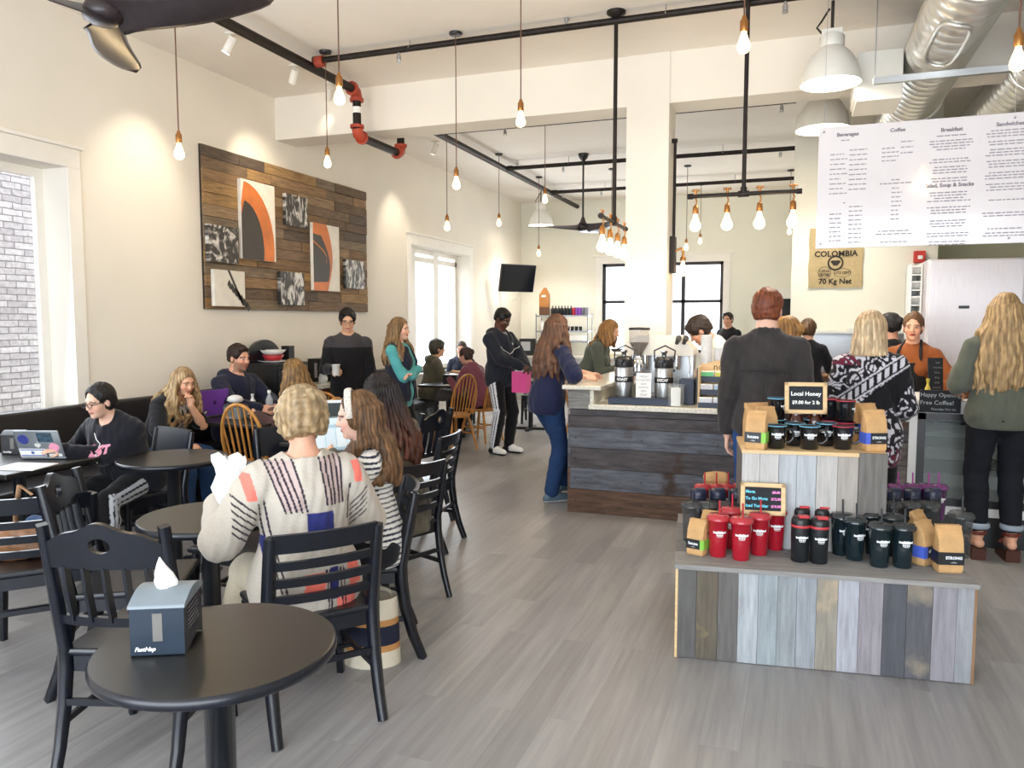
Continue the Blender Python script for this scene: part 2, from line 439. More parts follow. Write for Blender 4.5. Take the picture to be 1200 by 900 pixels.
def person(loc, yaw, label, h=1.70, fem=True, build=1.0, seat=None, lean=0, side=0, twist=0, head=(0,0,0),
           rh=None, lh=None, rel=None, lel=None, rfoot=None, lfoot=None, rkn=None, lkn=None, hipback=0.0,
           skin='#e0ac8c', top=None, bottom=None, shoes='#2a2a2c', hair=None, res=0.0065, face=True, lips='#b5655a',
           curl=0.5, neckfwd=0.0, rhdir=None, lhdir=None, extra=None, group=None, hideleg=False):
    s = h/1.70; root = empty('person', loc, yaw, label, 'person', group)
    W = build
    pz = 0.93*s if seat is None else seat+0.10*s
    pel = V3((0, hipback, pz))
    T = rotz(math.radians(twist))@rotx(math.radians(-lean))@roty(math.radians(side))
    def tl(x, y, z): return pel + T@V3((x*s, y*s, z*s))
    sw = (0.168 if fem else 0.19)*(0.6+0.4*W)
    shR, shL = tl(sw,-0.01,0.425), tl(-sw,-0.01,0.425)
    neckb = tl(0,-0.01,0.50); chest = tl(0,0.01,0.32); waist = tl(0,0,0.14)
    hc = tl(0, 0.02+neckfwd, 0.655)
    hR = rotz(math.radians(twist+head[0]))@rotx(math.radians(-lean*0.35+head[1]))@roty(math.radians(head[2]+side*0.5))
    hs = s*(1.0 if not fem else 0.97)
    def hl(p): return hc + hR@(V3(p)*hs)
    ua, fa = 0.285*s, 0.25*s
    if rh is None: rh = tl(sw+0.06,0.03,0.425)-V3((0,0,0.525*s))+V3((0,0.05,0))
    if lh is None: lh = tl(-sw-0.06,0.03,0.425)-V3((0,0,0.525*s))+V3((0,0.05,0))
    if rh[0] == 'head': rh = hl(rh[1])
    if lh[0] == 'head': lh = hl(lh[1])
    eR, rh = ik(shR, rh, ua, fa, rel if rel is not None else (0.35,-0.8,-0.9))
    eL, lh = ik(shL, lh, ua, fa, lel if lel is not None else (-0.35,-0.8,-0.9))
    hipR, hipL = pel+T@V3((0.088*s,0,-0.02*s)), pel+T@V3((-0.088*s,0,-0.02*s))
    if rfoot is None: rfoot = (0.10,0.0,0) if seat is None else (0.11,0.44,0)
    if lfoot is None: lfoot = (-0.10,0.0,0) if seat is None else (-0.11,0.44,0)
    th, sh = 0.425*s, 0.42*s
    aR, aL = V3(rfoot)+V3((0,-0.0,0.085*s)), V3(lfoot)+V3((0,0,0.085*s))
    kR, aR = ik(hipR, aR, th, sh, rkn if rkn is not None else (0.1,1,0.3))
    kL, aL = ik(hipL, aL, th, sh, lkn if lkn is not None else (-0.1,1,0.3))
    # ---- body
    F = Field(); k = 0.035
    def torso(Fd, g=0.0, kk=0.05):
        Fd.el(tl(0,-0.005,0.0), V3((0.168*W+g, 0.112*W+g, 0.125+g))*s, kk, 0, T)
        Fd.el(waist, V3(((0.125 if fem else 0.142)*W+g, 0.092*W+g, 0.15+g))*s, kk, 0, T)
        Fd.el(chest, V3(((0.142 if fem else 0.165)*W+g, 0.108*W+g, 0.19+g))*s, kk, 0, T)
        Fd.rc(shR*0.93+shL*0.07, shL*0.93+shR*0.07, (0.046+g*0.6)*s, (0.046+g*0.6)*s, 0.045)
        for q in (-1,1): Fd.rc(tl(q*0.035,-0.025,0.49), (shR if q > 0 else shL)+T@V3((-q*0.02,0,0.004)), (0.042+g*0.6)*s, (0.036+g*0.5)*s, 0.03)
        Fd.rc(tl(0,-0.02,0.455), tl(0,-0.025,0.36), (0.07+g*0.7)*s, (0.09+g)*s, 0.04)
        if fem:
            for q in (-1,1): Fd.el(tl(q*0.072,0.085,0.31), V3((0.062+g,0.06+g,0.062+g))*s, 0.04)
    torso(F)
    F.rc(neckb, hl((0,-0.015,-0.07)), (0.06 if fem else 0.068)*s, (0.05 if fem else 0.059)*s, 0.03)
    aw = (0.043 if fem else 0.051)*(0.45+0.55*W)
    for S_, e_, h_ in ((shR,eR,rh),(shL,eL,lh)):
        F.chain([S_, S_*0.5+e_*0.5, e_], [aw*1.0*s, aw*0.97*s, aw*0.82*s], 0.02)
        F.chain([e_, e_*0.7+h_*0.3, h_], [aw*0.82*s, aw*0.85*s, 0.026*s], 0.012)
    lw = (0.45+0.55*W)
    for H_, k_, a_ in ((hipR,kR,aR),(hipL,kL,aL)):
        F.chain([H_, k_], [0.088*lw*s, 0.056*lw*s], 0.03)
        F.chain([k_, k_*0.68+a_*0.32, a_], [0.055*lw*s, 0.056*lw*s, 0.036*s], 0.02)
    def fdir(a_, k_):
        d = V3((0,1,0)); return d
    for a_, fx in ((aR,rfoot),(aL,lfoot)):
        fy = math.radians(fx[3]) if len(fx) > 3 else (-0.12 if fx is rfoot else 0.12)
        d = rotz(fy)@V3((0,1,0)); z0 = V3((a_[0],a_[1],a_[2]-0.085*s))
        F.chain([a_, a_-V3((0,0,0.045*s))+d*0.04*s, z0+d*0.15*s+V3((0,0,0.024*s))], [0.036*s,0.036*s,0.026*s], 0.015)
        F.rc(z0+d*(-0.035*s)+V3((0,0,0.032*s)), z0+d*0.05*s+V3((0,0,0.03*s)), 0.031*s, 0.032*s, 0.015)
    # hands
    def hand(h_, e_, sd, hd):
        d = (h_-e_); d = d/np.linalg.norm(d)
        if hd is not None: d = V3(hd); d = d/np.linalg.norm(d)
        # palm side faces the body's inner side / down
        pn = V3((-sd*0.7, 0.15, -0.55)); pn = pn-(pn@d)*d; pn = pn/max(1e-6,np.linalg.norm(pn))
        w = np.cross(d, pn)*sd      # towards little finger / thumb
        w = w if w@V3((0,1,0.2)) > 0 else -w     # thumb side forward/up
        q = s*(0.92 if fem else 1.0)
        for t in (-0.026,-0.009,0.009,0.026):
            F.rc(h_+d*0.012*q+w*t*0.6*q, h_+d*0.075*q+w*t*q, 0.0125*q, 0.0115*q, 0.01)
        for t, L in ((0.029,0.066),(0.010,0.074),(-0.010,0.069),(-0.028,0.054)):
            p0 = h_+d*0.08*q+w*t*q; c1 = curl*0.9; c2 = curl*1.9
            d1 = d*math.cos(c1)+pn*math.sin(c1); d2 = d*math.cos(c2)+pn*math.sin(c2)
            p1 = p0+d1*L*0.5*q; p2 = p1+d2*L*0.5*q
            F.chain([p0,p1,p2], [0.0095*q,0.0088*q,0.0075*q], 0.004)
        tb = h_+d*0.028*q+w*0.026*q; td = d*0.62+w*0.6+pn*(0.25+0.4*curl); td = td/np.linalg.norm(td)
        t1 = tb+td*0.036*q; td2 = d*0.85+w*0.15+pn*(0.3+0.3*curl); td2 = td2/np.linalg.norm(td2)
        F.chain([tb,t1,t1+td2*0.03*q], [0.0125*q,0.0105*q,0.0085*q], 0.006)
    hand(rh, eR, 1, rhdir); hand(lh, eL, -1, lhdir)
    # head
    def hel(p, r, kk=0.02, op=0, Fd=None): (Fd or F).el(hl(p), V3(r)*hs, kk*1.0, op, hR)
    hel((0,-0.015,0.035),(0.074,0.094,0.083)); hel((0,0.028,-0.03),(0.058,0.062,0.083))
    hel((0,0.042,-0.072),(0.046 if not fem else 0.04,0.042,0.036)); hel((0,0.074,-0.094),(0.02,0.015,0.015),0.015)
    for q in (-1,1):
        hel((q*0.034,0.058,-0.03),(0.025,0.028,0.026)); hel((q*0.0745,-0.008,-0.012),(0.009,0.019,0.031),0.008)
        hel((q*0.03,0.102,0.0),(0.017,0.012,0.009),0.012,1)
    hel((0,0.076,0.022),(0.048,0.016,0.011)); hel((0,0.086,-0.061),(0.022,0.011,0.0095),0.008)
    F.rc(hl((0,0.088,0.006)), hl((0,0.106,-0.027)), 0.0085*hs, 0.0115*hs, 0.01)
    for q in (-1,1): hel((q*0.011,0.096,-0.031),(0.008,0.009,0.007),0.006)
    vb, qb = F.mesh(res)
    sk = np.array(srgb(skin)); colr = np.tile(sk, (len(vb),1))
    L = (vb-hc)@hR/hs; x, y, z = L[:,0], L[:,1], L[:,2]
    fr = y > 0.04
    hcol = np.array(srgb((hair or {}).get('col', '#3a2a20')))
    if face:
        lip = fr & (np.abs(z+0.061) < 0.0095-0.25*np.abs(x)*0.4) & (np.abs(x) < 0.025) & (y > 0.07); colr[lip] = srgb(lips)
        brow = fr & (np.abs(z-0.0225+1.2*np.maximum(0,np.abs(x)-0.03)*0.5) < 0.0052) & (np.abs(x) > 0.013) & (np.abs(x) < 0.05); colr[brow] = hcol*0.45+sk*0.12
        ck = fr & (np.hypot(np.abs(x)-0.038, z+0.032) < 0.024); colr[ck] = colr[ck]*np.array([1.03,0.88,0.86])
        if (hair or {}).get('beard'):
            bd = (z < -0.035) & (y > 0.0) & (z > -0.13) & ~lip & ~(fr & (np.abs(x) < 0.03) & (z > -0.045)); colr[bd] = colr[bd]*0.55+hcol*0.3
    np_obj('body', vb, qb, MSKIN, root, colr)
    if face:
        for q in (-1,1):
            e = MB(); c = hl((q*0.031,0.0775,0.0)); mm = Matrix.Translation(c) @ Matrix(hR.tolist()).to_4x4()
            e.ball((0,-0.0015,0), 0.0122*hs, 8, 0, mm, (1.05,1,0.48)); e.ball((0,0.0065*hs,-0.0005), 0.0062*hs, 8, 1, mm, (1,0.8,1))
            e.build('eye', [M['eyewhite'], M['iris']], root)
    ctx = dict(root=root, s=s, hs=hs, pel=pel, T=T, tl=tl, hl=hl, hR=hR, hc=hc, shR=shR, shL=shL, eR=eR, eL=eL, rh=rh, lh=lh,
               kR=kR, kL=kL, aR=aR, aL=aL, hipR=hipR, hipL=hipL, neckb=neckb, aw=aw, lw=lw, W=W, torso=torso, chest=chest)
    # ---- trousers
    if bottom:
        g = bottom.get('g', 0.014); Fb = Field(); ln = bottom.get('len', 0.95); flare = bottom.get('flare', 1.0)
        Fb.el(tl(0,-0.005,0.0), V3((0.168*W+g, 0.114*W+g, 0.12+g))*s, 0.04, 0, T)
        if seat is None: Fb.el(tl(0,-0.055,-0.055), V3((0.14*W+g,0.07*W+g,0.095))*s, 0.04, 0, T)
        for H_, k_, a_ in ((hipR,kR,aR),(hipL,kL,aL)):
            e_ = k_+(a_-k_)*ln
            Fb.chain([H_, k_], [(0.09*lw+g)*s, (0.058*lw+g)*s], 0.03)
            Fb.chain([k_, k_*0.68+e_*0.32, e_], [(0.058*lw+g)*s, (0.058*lw+g)*s*(0.5+0.5*flare), (0.046+g)*s*flare], 0.015)
        Fb.plane(tl(0,0,bottom.get('top',0.12)), T@V3((0,0,1)) if seat is None else V3((0,0,1)))
        fo = bottom.get('fold',0.003)
        vv, qq = Fb.mesh(res*1.15, lambda P: fo*(nz(P,30,3)+nz(P*V3((1,1,2.2)),45,4)))
        cf = bottom.get('cf'); col = np.tile(np.array(srgb(bottom['col'])), (len(vv),1))
        if cf: col = cf(vv, col, ctx)
        np_obj(bottom.get('name','trousers'), vv, qq, MDENIM if bottom.get('denim') else MCLOTH, root, col)
    # ---- shoes
    if shoes:
        for a_, fx in ((aR,rfoot),(aL,lfoot)):
            fy = math.radians(fx[3]) if len(fx) > 3 else (-0.12 if fx is rfoot else 0.12)
            d = rotz(fy)@V3((0,1,0)); z0 = V3((a_[0],a_[1],a_[2]-0.085*s)); Fs = Field()
            Fs.chain([z0+V3((0,0,0.075*s))-d*0.01, z0+V3((0,0,0.05*s))+d*0.06*s, z0+d*0.165*s+V3((0,0,0.032*s))], [0.046*s,0.045*s,0.036*s], 0.02)
            Fs.rc(z0+d*(-0.045*s)+V3((0,0,0.036*s)), z0+d*0.15*s+V3((0,0,0.03*s)), 0.037*s, 0.037*s, 0.02)
            Fs.plane(z0+V3((0,0,0.001)), (0,0,-1), 0.004); Fs.plane(z0+V3((0,0,0.105*s)), (0,0,1), 0.004)
            vv, qq = Fs.mesh(res); col = np.tile(np.array(srgb(shoes if isinstance(shoes,str) else shoes[0])), (len(vv),1))
            if not isinstance(shoes,str):
                col[vv[:,2]-z0[2] < 0.022] = srgb(shoes[1])
                if len(shoes) > 2: col[((vv-z0)@d < 0.03)&(vv[:,2]-z0[2] > 0.022)] = srgb(shoes[2])
            np_obj('shoe', vv, qq, MSHOE, root, col)
    # ---- tops (list, inner first)
    for tp in (top if isinstance(top, list) else [top] if top else []):
        g = tp.get('g', 0.02); Ft = Field(); torso(Ft, g, 0.05); sl = tp.get('sleeve', 1.0); hem = tp.get('hem', -0.05); fl_ = tp.get('flare', 0.0)
        lo_ = tl(0,-0.01,hem+0.02)
        Ft.el(tl(0,-0.005,(hem+0.1)/2), V3((0.165*W+g+fl_, 0.112*W+g+fl_*0.8, max(0.12,(0.28-hem)/1.6)))*s, 0.05, 0, T)
        if sl > 0:
            for S_, e_, h_ in ((shR,eR,rh),(shL,eL,lh)):
                ag = tp.get('ag', g*0.8); hh = e_+(h_-e_)*0.97
                if sl >= 1.0:
                    Ft.chain([S_, e_], [(aw*1.02+ag*0.8)*s, (aw*0.9+ag)*s], 0.022); Ft.chain([e_, hh], [(aw*0.9+ag)*s, (0.03+ag*0.85)*s], 0.02)
                elif sl > 0.55:
                    f_ = (sl-0.5)*2; w_ = e_+(h_-e_)*f_
                    Ft.chain([S_, e_], [(aw*1.02+ag*0.8)*s, (aw*0.9+ag)*s], 0.022); Ft.chain([e_, w_], [(aw*0.9+ag)*s, (aw*0.86+ag)*s], 0.02)
                else:
                    w_ = S_+(e_-S_)*sl*2
                    Ft.chain([S_, w_], [(aw*1.02+ag*0.8)*s, (aw*1.02+ag*1.1)*s], 0.022)
        if tp.get('hood'):
            Ft.rc(tl(-0.08,-0.085,0.49), tl(0.08,-0.085,0.49), 0.05*s, 0.05*s, 0.04); Ft.rc(tl(-0.095,-0.06,0.5), tl(-0.06,0.06,0.46), 0.032*s, 0.025*s, 0.03); Ft.rc(tl(0.095,-0.06,0.5), tl(0.06,0.06,0.46), 0.032*s, 0.025*s, 0.03)
        if tp.get('collar'):
            for a0 in range(12):
                t0, t1 = a0*PI/6, (a0+1)*PI/6
                f = lambda t: tl(0.068*math.cos(t), -0.015+0.068*math.sin(t), 0.525+0.012*(-math.sin(t)))
                Ft.rc(f(t0), f(t1), tp['collar']*s, tp['collar']*s, 0.01)
        nk = tp.get('neck', (0.075, 0.03, 0.56))     # radius, forward, up
        Ft.el(tl(0,nk[1],nk[2]), V3((nk[0],nk[0]*1.1,nk[3] if len(nk) > 3 else nk[0]))*s, 0.012, 1, T)
        if sl <= 0:
            for S_ in (shR, shL): Ft.el(S_+ (S_-neckb)*0.32, V3((0.075,0.09,0.10))*s, 0.01, 1)
        Ft.plane(tl(0,0,hem), T@V3((0,0,-1)))
        if tp.get('front'):    # open front
            Ft.el(tl(0,0.18,0.22), V3((tp['front'],0.14,0.6))*s, 0.01, 1, T)
        fo = tp.get('fold',0.004)
        r_ = tp.get('res', res*1.1)
        nh = T@V3((0,0,1)); hz = tl(0,0,hem)
        vv, qq = Ft.mesh(r_, lambda P: np.clip(((P-hz)@nh)/0.06,0.1,1)*fo*(1.15*nz(P*V3((1,1,1.6)),26,11)+0.9*nz(P,52,12)))
        col = np.tile(np.array(srgb(tp['col'])), (len(vv),1))
        if tp.get('cf'): col = tp['cf'](vv, col, ctx)
        ctx['bvh'] = BVHTree.FromPolygons([Vector(p) for p in vv], [tuple(int(i) for i in q) for q in qq]) if extra else None
        np_obj(tp.get('name','shirt'), vv, qq, tp.get('mat', MCLOTH), root, col)
    # ---- hair
    if hair:
        make_hair(ctx, hair, res)
    if extra: extra(ctx)
    return ctx
def push_out(pts, c, d):
    F = Field(); c['torso'](F, 0.0, 0.05)
    def sd(P):
        v = 1e3
        for fn, l, u, k, op in F.p: v = min(v, float(fn(V3(P)[None])[0]))
        return v
    out = [pts[0]]
    for p in pts[1:]:
        p = V3(p)
        for it in range(3):
            v = sd(p)
            if v >= d: break
            g = V3([sd(p+e)-v for e in np.eye(3)*0.004])/0.004; g[2] *= 0.3
            p = p+g/max(1e-6,np.linalg.norm(g))*(d-v)
        out.append(p)
    return out
def make_hair(c, hair, res):
    hl, hs, hR, hc = c['hl'], c['hs'], c['hR'], c['hc']; F = Field(); st = hair['style']; g = hair.get('g', 0.0)
    def el(p, r, kk=0.02, op=0): F.el(hl(p), V3(r)*hs, kk, op, hR)
    el((0,-0.02,0.042),(0.083+g,0.101+g,0.088+g)); el((0,-0.045,-0.005),(0.078+g,0.068+g,0.085+g))
    wd = []
    if st == 'short':
        for q in (-1,1): el((q*0.066,0.02,0.03),(0.014+g,0.035,0.04))
        el((0.012,0.05,0.088),(0.056,0.042,0.026))
    if st == 'curly':
        el((0,-0.03,0.05),(0.095+g,0.108+g,0.095+g)); el((0,-0.055,-0.03),(0.086+g,0.066+g,0.075+g))
        for q in (-1,1): el((q*0.078,-0.01,0.0),(0.028,0.055,0.06))
    if st in ('long','pony','bob'):
        for q in (-1,1): el((q*0.068,0.0,0.0),(0.024,0.05,0.07))
    # falling locks: from scalp points, down with gravity
    n = int(hair.get('n', 26)*1.4); Lg = hair.get('len', 0.40); wv = hair.get('wave', 0.012); spread = hair.get('spread', 1.0)
    rr = np.random.RandomState(hair.get('seed', 5)); up = V3((0,0,1))
    if st == 'long':
        a0, a1 = hair.get('arc', (-205, 25))
        for i in range(n):
            t = math.radians(a0+(a1-a0)*i/(n-1))
            p0 = hl((0.078*math.cos(t), -0.02+0.088*math.sin(t), 0.02)); out = hR@V3((math.cos(t), math.sin(t), 0)); out[2] = 0
            pts = [p0]; ph = rr.uniform(0,6.28); ln = Lg*rr.uniform(0.86,1.04)*(hair.get('frontlen',1.0) if math.sin(t) > -0.2 else 1)
            off = hair.get('off', 0.03)*spread; sway = V3(hair.get('sway',(0,0,0)))
            for j in range(1,7):
                f = j/6.0
                pts.append(p0 - up*ln*f*hs + out*(off*math.sin(min(1,f*1.4)*1.6)) + sway*f*f + V3((math.sin(ph+f*9),math.cos(ph*1.3+f*9),0))*wv*f)
            pts = push_out(pts, c, 0.018+hair.get('lift',0.022))
            tip = hair.get('tip', 0.010)
            rs = [0.017+(tip-0.017)*(j/6.0) for j in range(7)]
            if st == 'bob': rs = [0.018,0.02,0.021,0.021,0.020,0.018,0.014]
            F.chain(pts, rs, hair.get('k', 0.024))
    if st == 'bob':
        zb = -Lg+0.03
        el((0,-0.03,0.0),(0.098,0.112,0.12)); el((0,-0.035,zb*0.55),(0.112,0.118,abs(zb)*0.62)); el((0,-0.03,zb*0.95),(0.122,0.122,0.075))
        F.plane(hl((0,0,zb)), hR@V3((0,0,-1)), 0.008)
    if st == 'pony':
        p = hl((0,-0.115,hair.get('pz',0.03))); el((0,-0.1,hair.get('pz',0.03)),(0.03,0.03,0.03))
        b = hR@V3((0,-1,0)); pts = [p, p+b*0.04-up*0.05, p+b*0.055-up*0.14, p+b*0.045-up*0.14-up*(Lg-0.14)]
        F.chain(pts, [0.026,0.034,0.034,0.012], 0.015)
    if st == 'bun': el((0,-0.115,hair.get('pz',0.075)),(0.042,0.042,0.042),0.012)
    # face opening
    fz = hair.get('fz', -0.035); fw = hair.get('fw', 0.066)
    el((0,0.105,fz),(fw,0.105,0.108 if st != 'bob' else 0.3),0.012,1)
    if st in ('short','curly','bun','pony'): F.plane(hl((0,0,hair.get('nape',-0.085))), hR@V3((0,-0.25,-1)), 0.01)
    if st in ('short','bun','pony'):
        for q in (-1,1): el((q*0.088,0.012,-0.038),(0.03,0.045,0.052),0.01,1)
    ga = hair.get('groove', 0.003)
    if st == 'curly':
        disp = lambda P: 0.010*nz(P,62,21)+0.008*nz(P,125,22)
    elif st == 'short':
        disp = lambda P: 0.0035*nz(P,150,21)+0.0035*nz(P,85,25)
    else:
        def disp(P):
            L = (P-hc); an = np.arctan2(L[:,1]@np.ones(1) if False else L[:,1], L[:,0])
            return ga*np.sin(an*46+5*nz(P,9,23)) + 0.003*nz(P,60,24)
    vv, qq = F.mesh(res*0.95, disp)
    base = np.array(srgb(hair['col'])); c2 = np.array(srgb(hair.get('col2', hair['col'])))
    an = np.arctan2(vv[:,1]-hc[1], vv[:,0]-hc[0]); t = np.clip(0.5+0.28*np.sin(an*23+5*nz(vv,14,31)) + 0.4*nz(vv*V3((1,1,0.25)),75,32), 0, 1)
    if hair.get('roots'): t = t*np.clip((hc[2]+0.09-vv[:,2])/0.16, 0, 1)
    if hair.get('ends'): t = np.clip((hc[2]-0.02-vv[:,2])/0.22, 0, 1)*(0.6+0.4*t)
    np_obj('hair', vv, qq, MCURL if st == 'curly' else MHAIR, c['root'], base*(1-t)[:,None]+c2*t[:,None])
def spectacles(c, col='#1c1a1a'):
    mb = MB(); hl, hs = c['hl'], c['hs']
    for q in (-1,1):
        pts = [hl((q*0.031+0.024*math.cos(a), 0.107+0.004*abs(math.sin(a)), 0.0+0.017*math.sin(a))) for a in np.linspace(0,2*PI,17)]
        mb.tube([Vector(p) for p in pts], 0.0022, 5)
        mb.tube([Vector(hl((q*0.055,0.105,0.004))), Vector(hl((q*0.078,0.04,0.006))), Vector(hl((q*0.079,-0.02,0.0)))], 0.0022, 5)
    mb.tube([Vector(hl((-0.008,0.11,0.003))), Vector(hl((0.008,0.11,0.003)))], 0.002, 5)
    mb.build('spectacles', mat('spectacle_frame', col, 0.3), c['root'])
# ================================================================ THE ROOM
XL, XR, YF, YB, ZC = -5.4, 5.6, -2.9, 15.4, 4.02
def wall_mat(name, col):
    return mat(name, col, 0.75, var=0.025, scale=1.5, bump=0.05, bscale=90, spec=0.25)
M['wall'] = wall_mat('cream_wall_paint', '#ebe5da')
M['wallback'] = wall_mat('pale_wall_paint', '#ebe9dc')
M['ceil'] = wall_mat('ceiling_paint', '#eee8e0')
M['trim'] = mat('white_trim_paint', '#f1ede6', 0.45, var=0.02)
def st(o): o['kind'] = 'structure'; return o
# floor: grey vinyl planks running along y
def floor_mat():
    m, nt, b = new_mat('grey_plank_floor'); L = nt.links.new
    tc = N(nt,'ShaderNodeTexCoord'); mp = N(nt,'ShaderNodeMapping'); mp.inputs['Rotation'].default_value = (0,0,PI/2)
    L(tc.outputs['Object'], mp.inputs[0])
    br = N(nt,'ShaderNodeTexBrick', i_Scale=1.0, i_Mortar_Size=0.0016, i_Brick_Width=1.22, i_Row_Height=0.15, i_Bias=0.0, offset=0.37)
    br.inputs['Color1'].default_value = (0,0,0,1); br.inputs['Color2'].default_value = (1,1,1,1); br.inputs['Mortar'].default_value = (0.3,0.3,0.3,1)
    L(mp.outputs[0], br.inputs['Vector'])
    rp = N(nt,'ShaderNodeValToRGB'); e = rp.color_ramp.elements
    for i, (p, c) in enumerate(((0,'#8a8888'),(0.35,'#949293'),(0.7,'#9b9999'),(1,'#8f8d8c'))):
        q = e[i] if i < 2 else e.new(p); q.position = p; q.color = srgb(c)+(1,)
    L(br.outputs['Color'], rp.inputs[0])
    m2 = N(nt,'ShaderNodeMapping'); m2.inputs['Scale'].default_value = (10,0.55,1); L(tc.outputs['Object'], m2.inputs[0])
    sp = N(nt,'ShaderNodeVectorMath', operation='ADD'); L(m2.outputs[0], sp.inputs[0])
    sc0 = N(nt,'ShaderNodeVectorMath', operation='SCALE'); sc0.inputs['Scale'].default_value = 9.0; L(br.outputs['Color'], sc0.inputs[0]); L(sc0.outputs[0], sp.inputs[1])
    nz_ = N(nt,'ShaderNodeTexNoise', i_Scale=2.6, i_Detail=8.0, i_Roughness=0.62); L(sp.outputs[0], nz_.inputs['Vector'])
    mr = N(nt,'ShaderNodeMapRange', i_1=0.28, i_2=0.72, i_3=0.78, i_4=1.18); L(nz_.outputs[0], mr.inputs[0])
    sc = N(nt,'ShaderNodeVectorMath', operation='SCALE'); L(rp.outputs[0], sc.inputs[0]); L(mr.outputs[0], sc.inputs['Scale'])
    L(sc.outputs[0], b.inputs['Base Color'])
    r2 = N(nt,'ShaderNodeMapRange', i_1=0.2, i_2=0.8, i_3=0.3, i_4=0.45); L(nz_.outputs[0], r2.inputs[0]); L(r2.outputs[0], b.inputs['Roughness'])
    bp = N(nt,'ShaderNodeBump', i_Strength=0.12, i_Distance=0.004); L(nz_.outputs[0], bp.inputs['Height']); L(bp.outputs[0], b.inputs['Normal'])
    b.inputs['Specular IOR Level'].default_value = 0.45
    return m
mb = MB(); mb.box(XL-0.4, XR+0.3, YF-0.3, YB+0.3, -0.12, 0); st(mb.build('floor', floor_mat()))
mb = MB(); mb.box(XL-0.4, XR+0.3, YF-0.3, YB+0.3, ZC, ZC+0.15); st(mb.build('ceiling', M['ceil']))
TW = 0.32
W1 = (2.55, 4.62, 0.72, 2.80)        # y0,y1,z0,z1 of the near side window
W2 = (10.42, 12.66, 0.80, 2.74)
def wall_y(name, x0, x1, y0, y1, openings, m):      # wall running along y with openings
    mb = MB(); y = y0
    for (a, b_, z0, z1) in openings:
        mb.box(x0,x1,y,a,0,ZC); mb.box(x0,x1,a,b_,0,z0); mb.box(x0,x1,a,b_,z1,ZC); y = b_
    mb.box(x0,x1,y,y1,0,ZC); return st(mb.build(name, m))
def wall_x(name, y0, y1, x0, x1, openings, m):
    mb = MB(); x = x0
    for (a, b_, z0, z1) in openings:
        mb.box(x,a,y0,y1,0,ZC); mb.box(a,b_,y0,y1,0,z0); mb.box(a,b_,y0,y1,z1,ZC); x = b_
    mb.box(x,x1,y0,y1,0,ZC); return st(mb.build(name, m))
wall_y('wall_left', XL-TW, XL, YF-0.3, YB+0.3, [W1, W2], M['wall'])
wall_y('wall_right', XR, XR+0.2, YF-0.3, YB+0.3, [], M['wall'])
pW3 = (wy(705,400,YB).x, wy(846,400,YB).x, 0.98, wy(720,309,YB).z)
D1 = (wy(913,400,YB).x, wy(913,400,YB).x+0.95, 0.0, wy(918,350,YB).z)
wall_x('wall_back', YB, YB+0.28, XL, XR, [pW3, D1], M['wallback'])
wall_x('wall_front', YF-0.25, YF, XL, XR, [(-5.0,3.4,0.25,3.3)], M['wall'])
PX0 = wy(928,300,10).x; PX1 = wy(1099,300,10).x
mb = MB(); mb.box(PX0, PX1, 10.0, 10.25, 0, ZC); mb.box(PX0, PX0+0.2, 10.25, YB, 0, ZC); st(mb.build('wall_kitchen', M['wallback']))
mb = MB(); mb.box(PX1-0.02, XR, 11.0, 11.2, 0, ZC); mb.box(PX1-0.2, PX1, 10.25, 11.0, 0, ZC)
st(mb.build('wall_recess', wall_mat('shaded_recess_wall', '#b9b79c')))  # shade in the recess is put into this darker grey-green wall colour
CX0, CX1 = -1.514, -1.125
mb = MB(); mb.box(CX0, CX1, 7.255, 7.655, 0, ZC); st(mb.build('column', M['wall']))
mb = MB(); mb.box(XL, XR, 7.27, 7.64, 3.57, ZC); st(mb.build('beam', M['wall']))
# bump-out seam where the beam meets the column
mb = MB(); mb.box(XL, XL+0.015, YF, W1[0]-0.1, 0, 0.11); mb.box(XL, XL+0.015, W1[1]+0.1, YB, 0, 0.11); st(mb.build('baseboard_left', M['trim']))
mb = MB(); mb.box(XL, PX0, YB-0.015, YB, 0, 0.11); st(mb.build('baseboard_back', M['trim']))
# window casings and frames
def side_window(n, W, mull):
    y0,y1,z0,z1 = W; xf = XL-TW
    mb = MB()
    mb.box(xf+0.02, xf+0.07, y0, y0+0.07, z0+0.07, z1-0.07); mb.box(xf+0.02, xf+0.07, y1-0.07, y1, z0+0.07, z1-0.07)
    mb.box(xf+0.02, xf+0.07, y0, y1, z0, z0+0.07); mb.box(xf+0.02, xf+0.07, y0, y1, z1-0.07, z1)
    for (a, w) in mull: mb.box(xf+0.01, xf+0.09, a-w/2, a+w/2, z0, z1)
    if n == 2: mb.box(xf+0.02, xf+0.07, y0, y1, z1-0.2, z1-0.12)
    root = st(mb.build('window_%d' % n, M['trim']))
    g = MB(); g.box(xf+0.04, xf+0.044, y0+0.05, y1-0.05, z0+0.05, z1-0.05); g.build('glass', M['pane'], root)
    c = MB(); t = 0.018
    c.box(XL, XL+t, y0-0.12, y0, z0-0.1, z1); c.box(XL, XL+t, y1, y1+0.12, z0-0.1, z1)
    c.box(XL, XL+t, y0-0.12, y1+0.12, z1, z1+0.15); c.box(XL, XL+0.045, y0-0.15, y1+0.15, z1+0.15, z1+0.18)
    c.box(XL-TW+0.07, XL+0.05, y0-0.12, y1+0.12, z0-0.035, z0); c.build('casing', M['trim'], root, bevel=0.004)
M['pane'] = glass('window_pane', '#e8f0f4', 0.06, 0.02)
side_window(1, W1, [(3.3,0.06)])
side_window(2, W2, [(10.95,0.17), (11.78,0.17)])
x0,x1,z0,z1 = pW3
M['blackframe'] = mat('black_window_frame', '#2a2324', 0.45)
mb = MB(); fw = 0.06
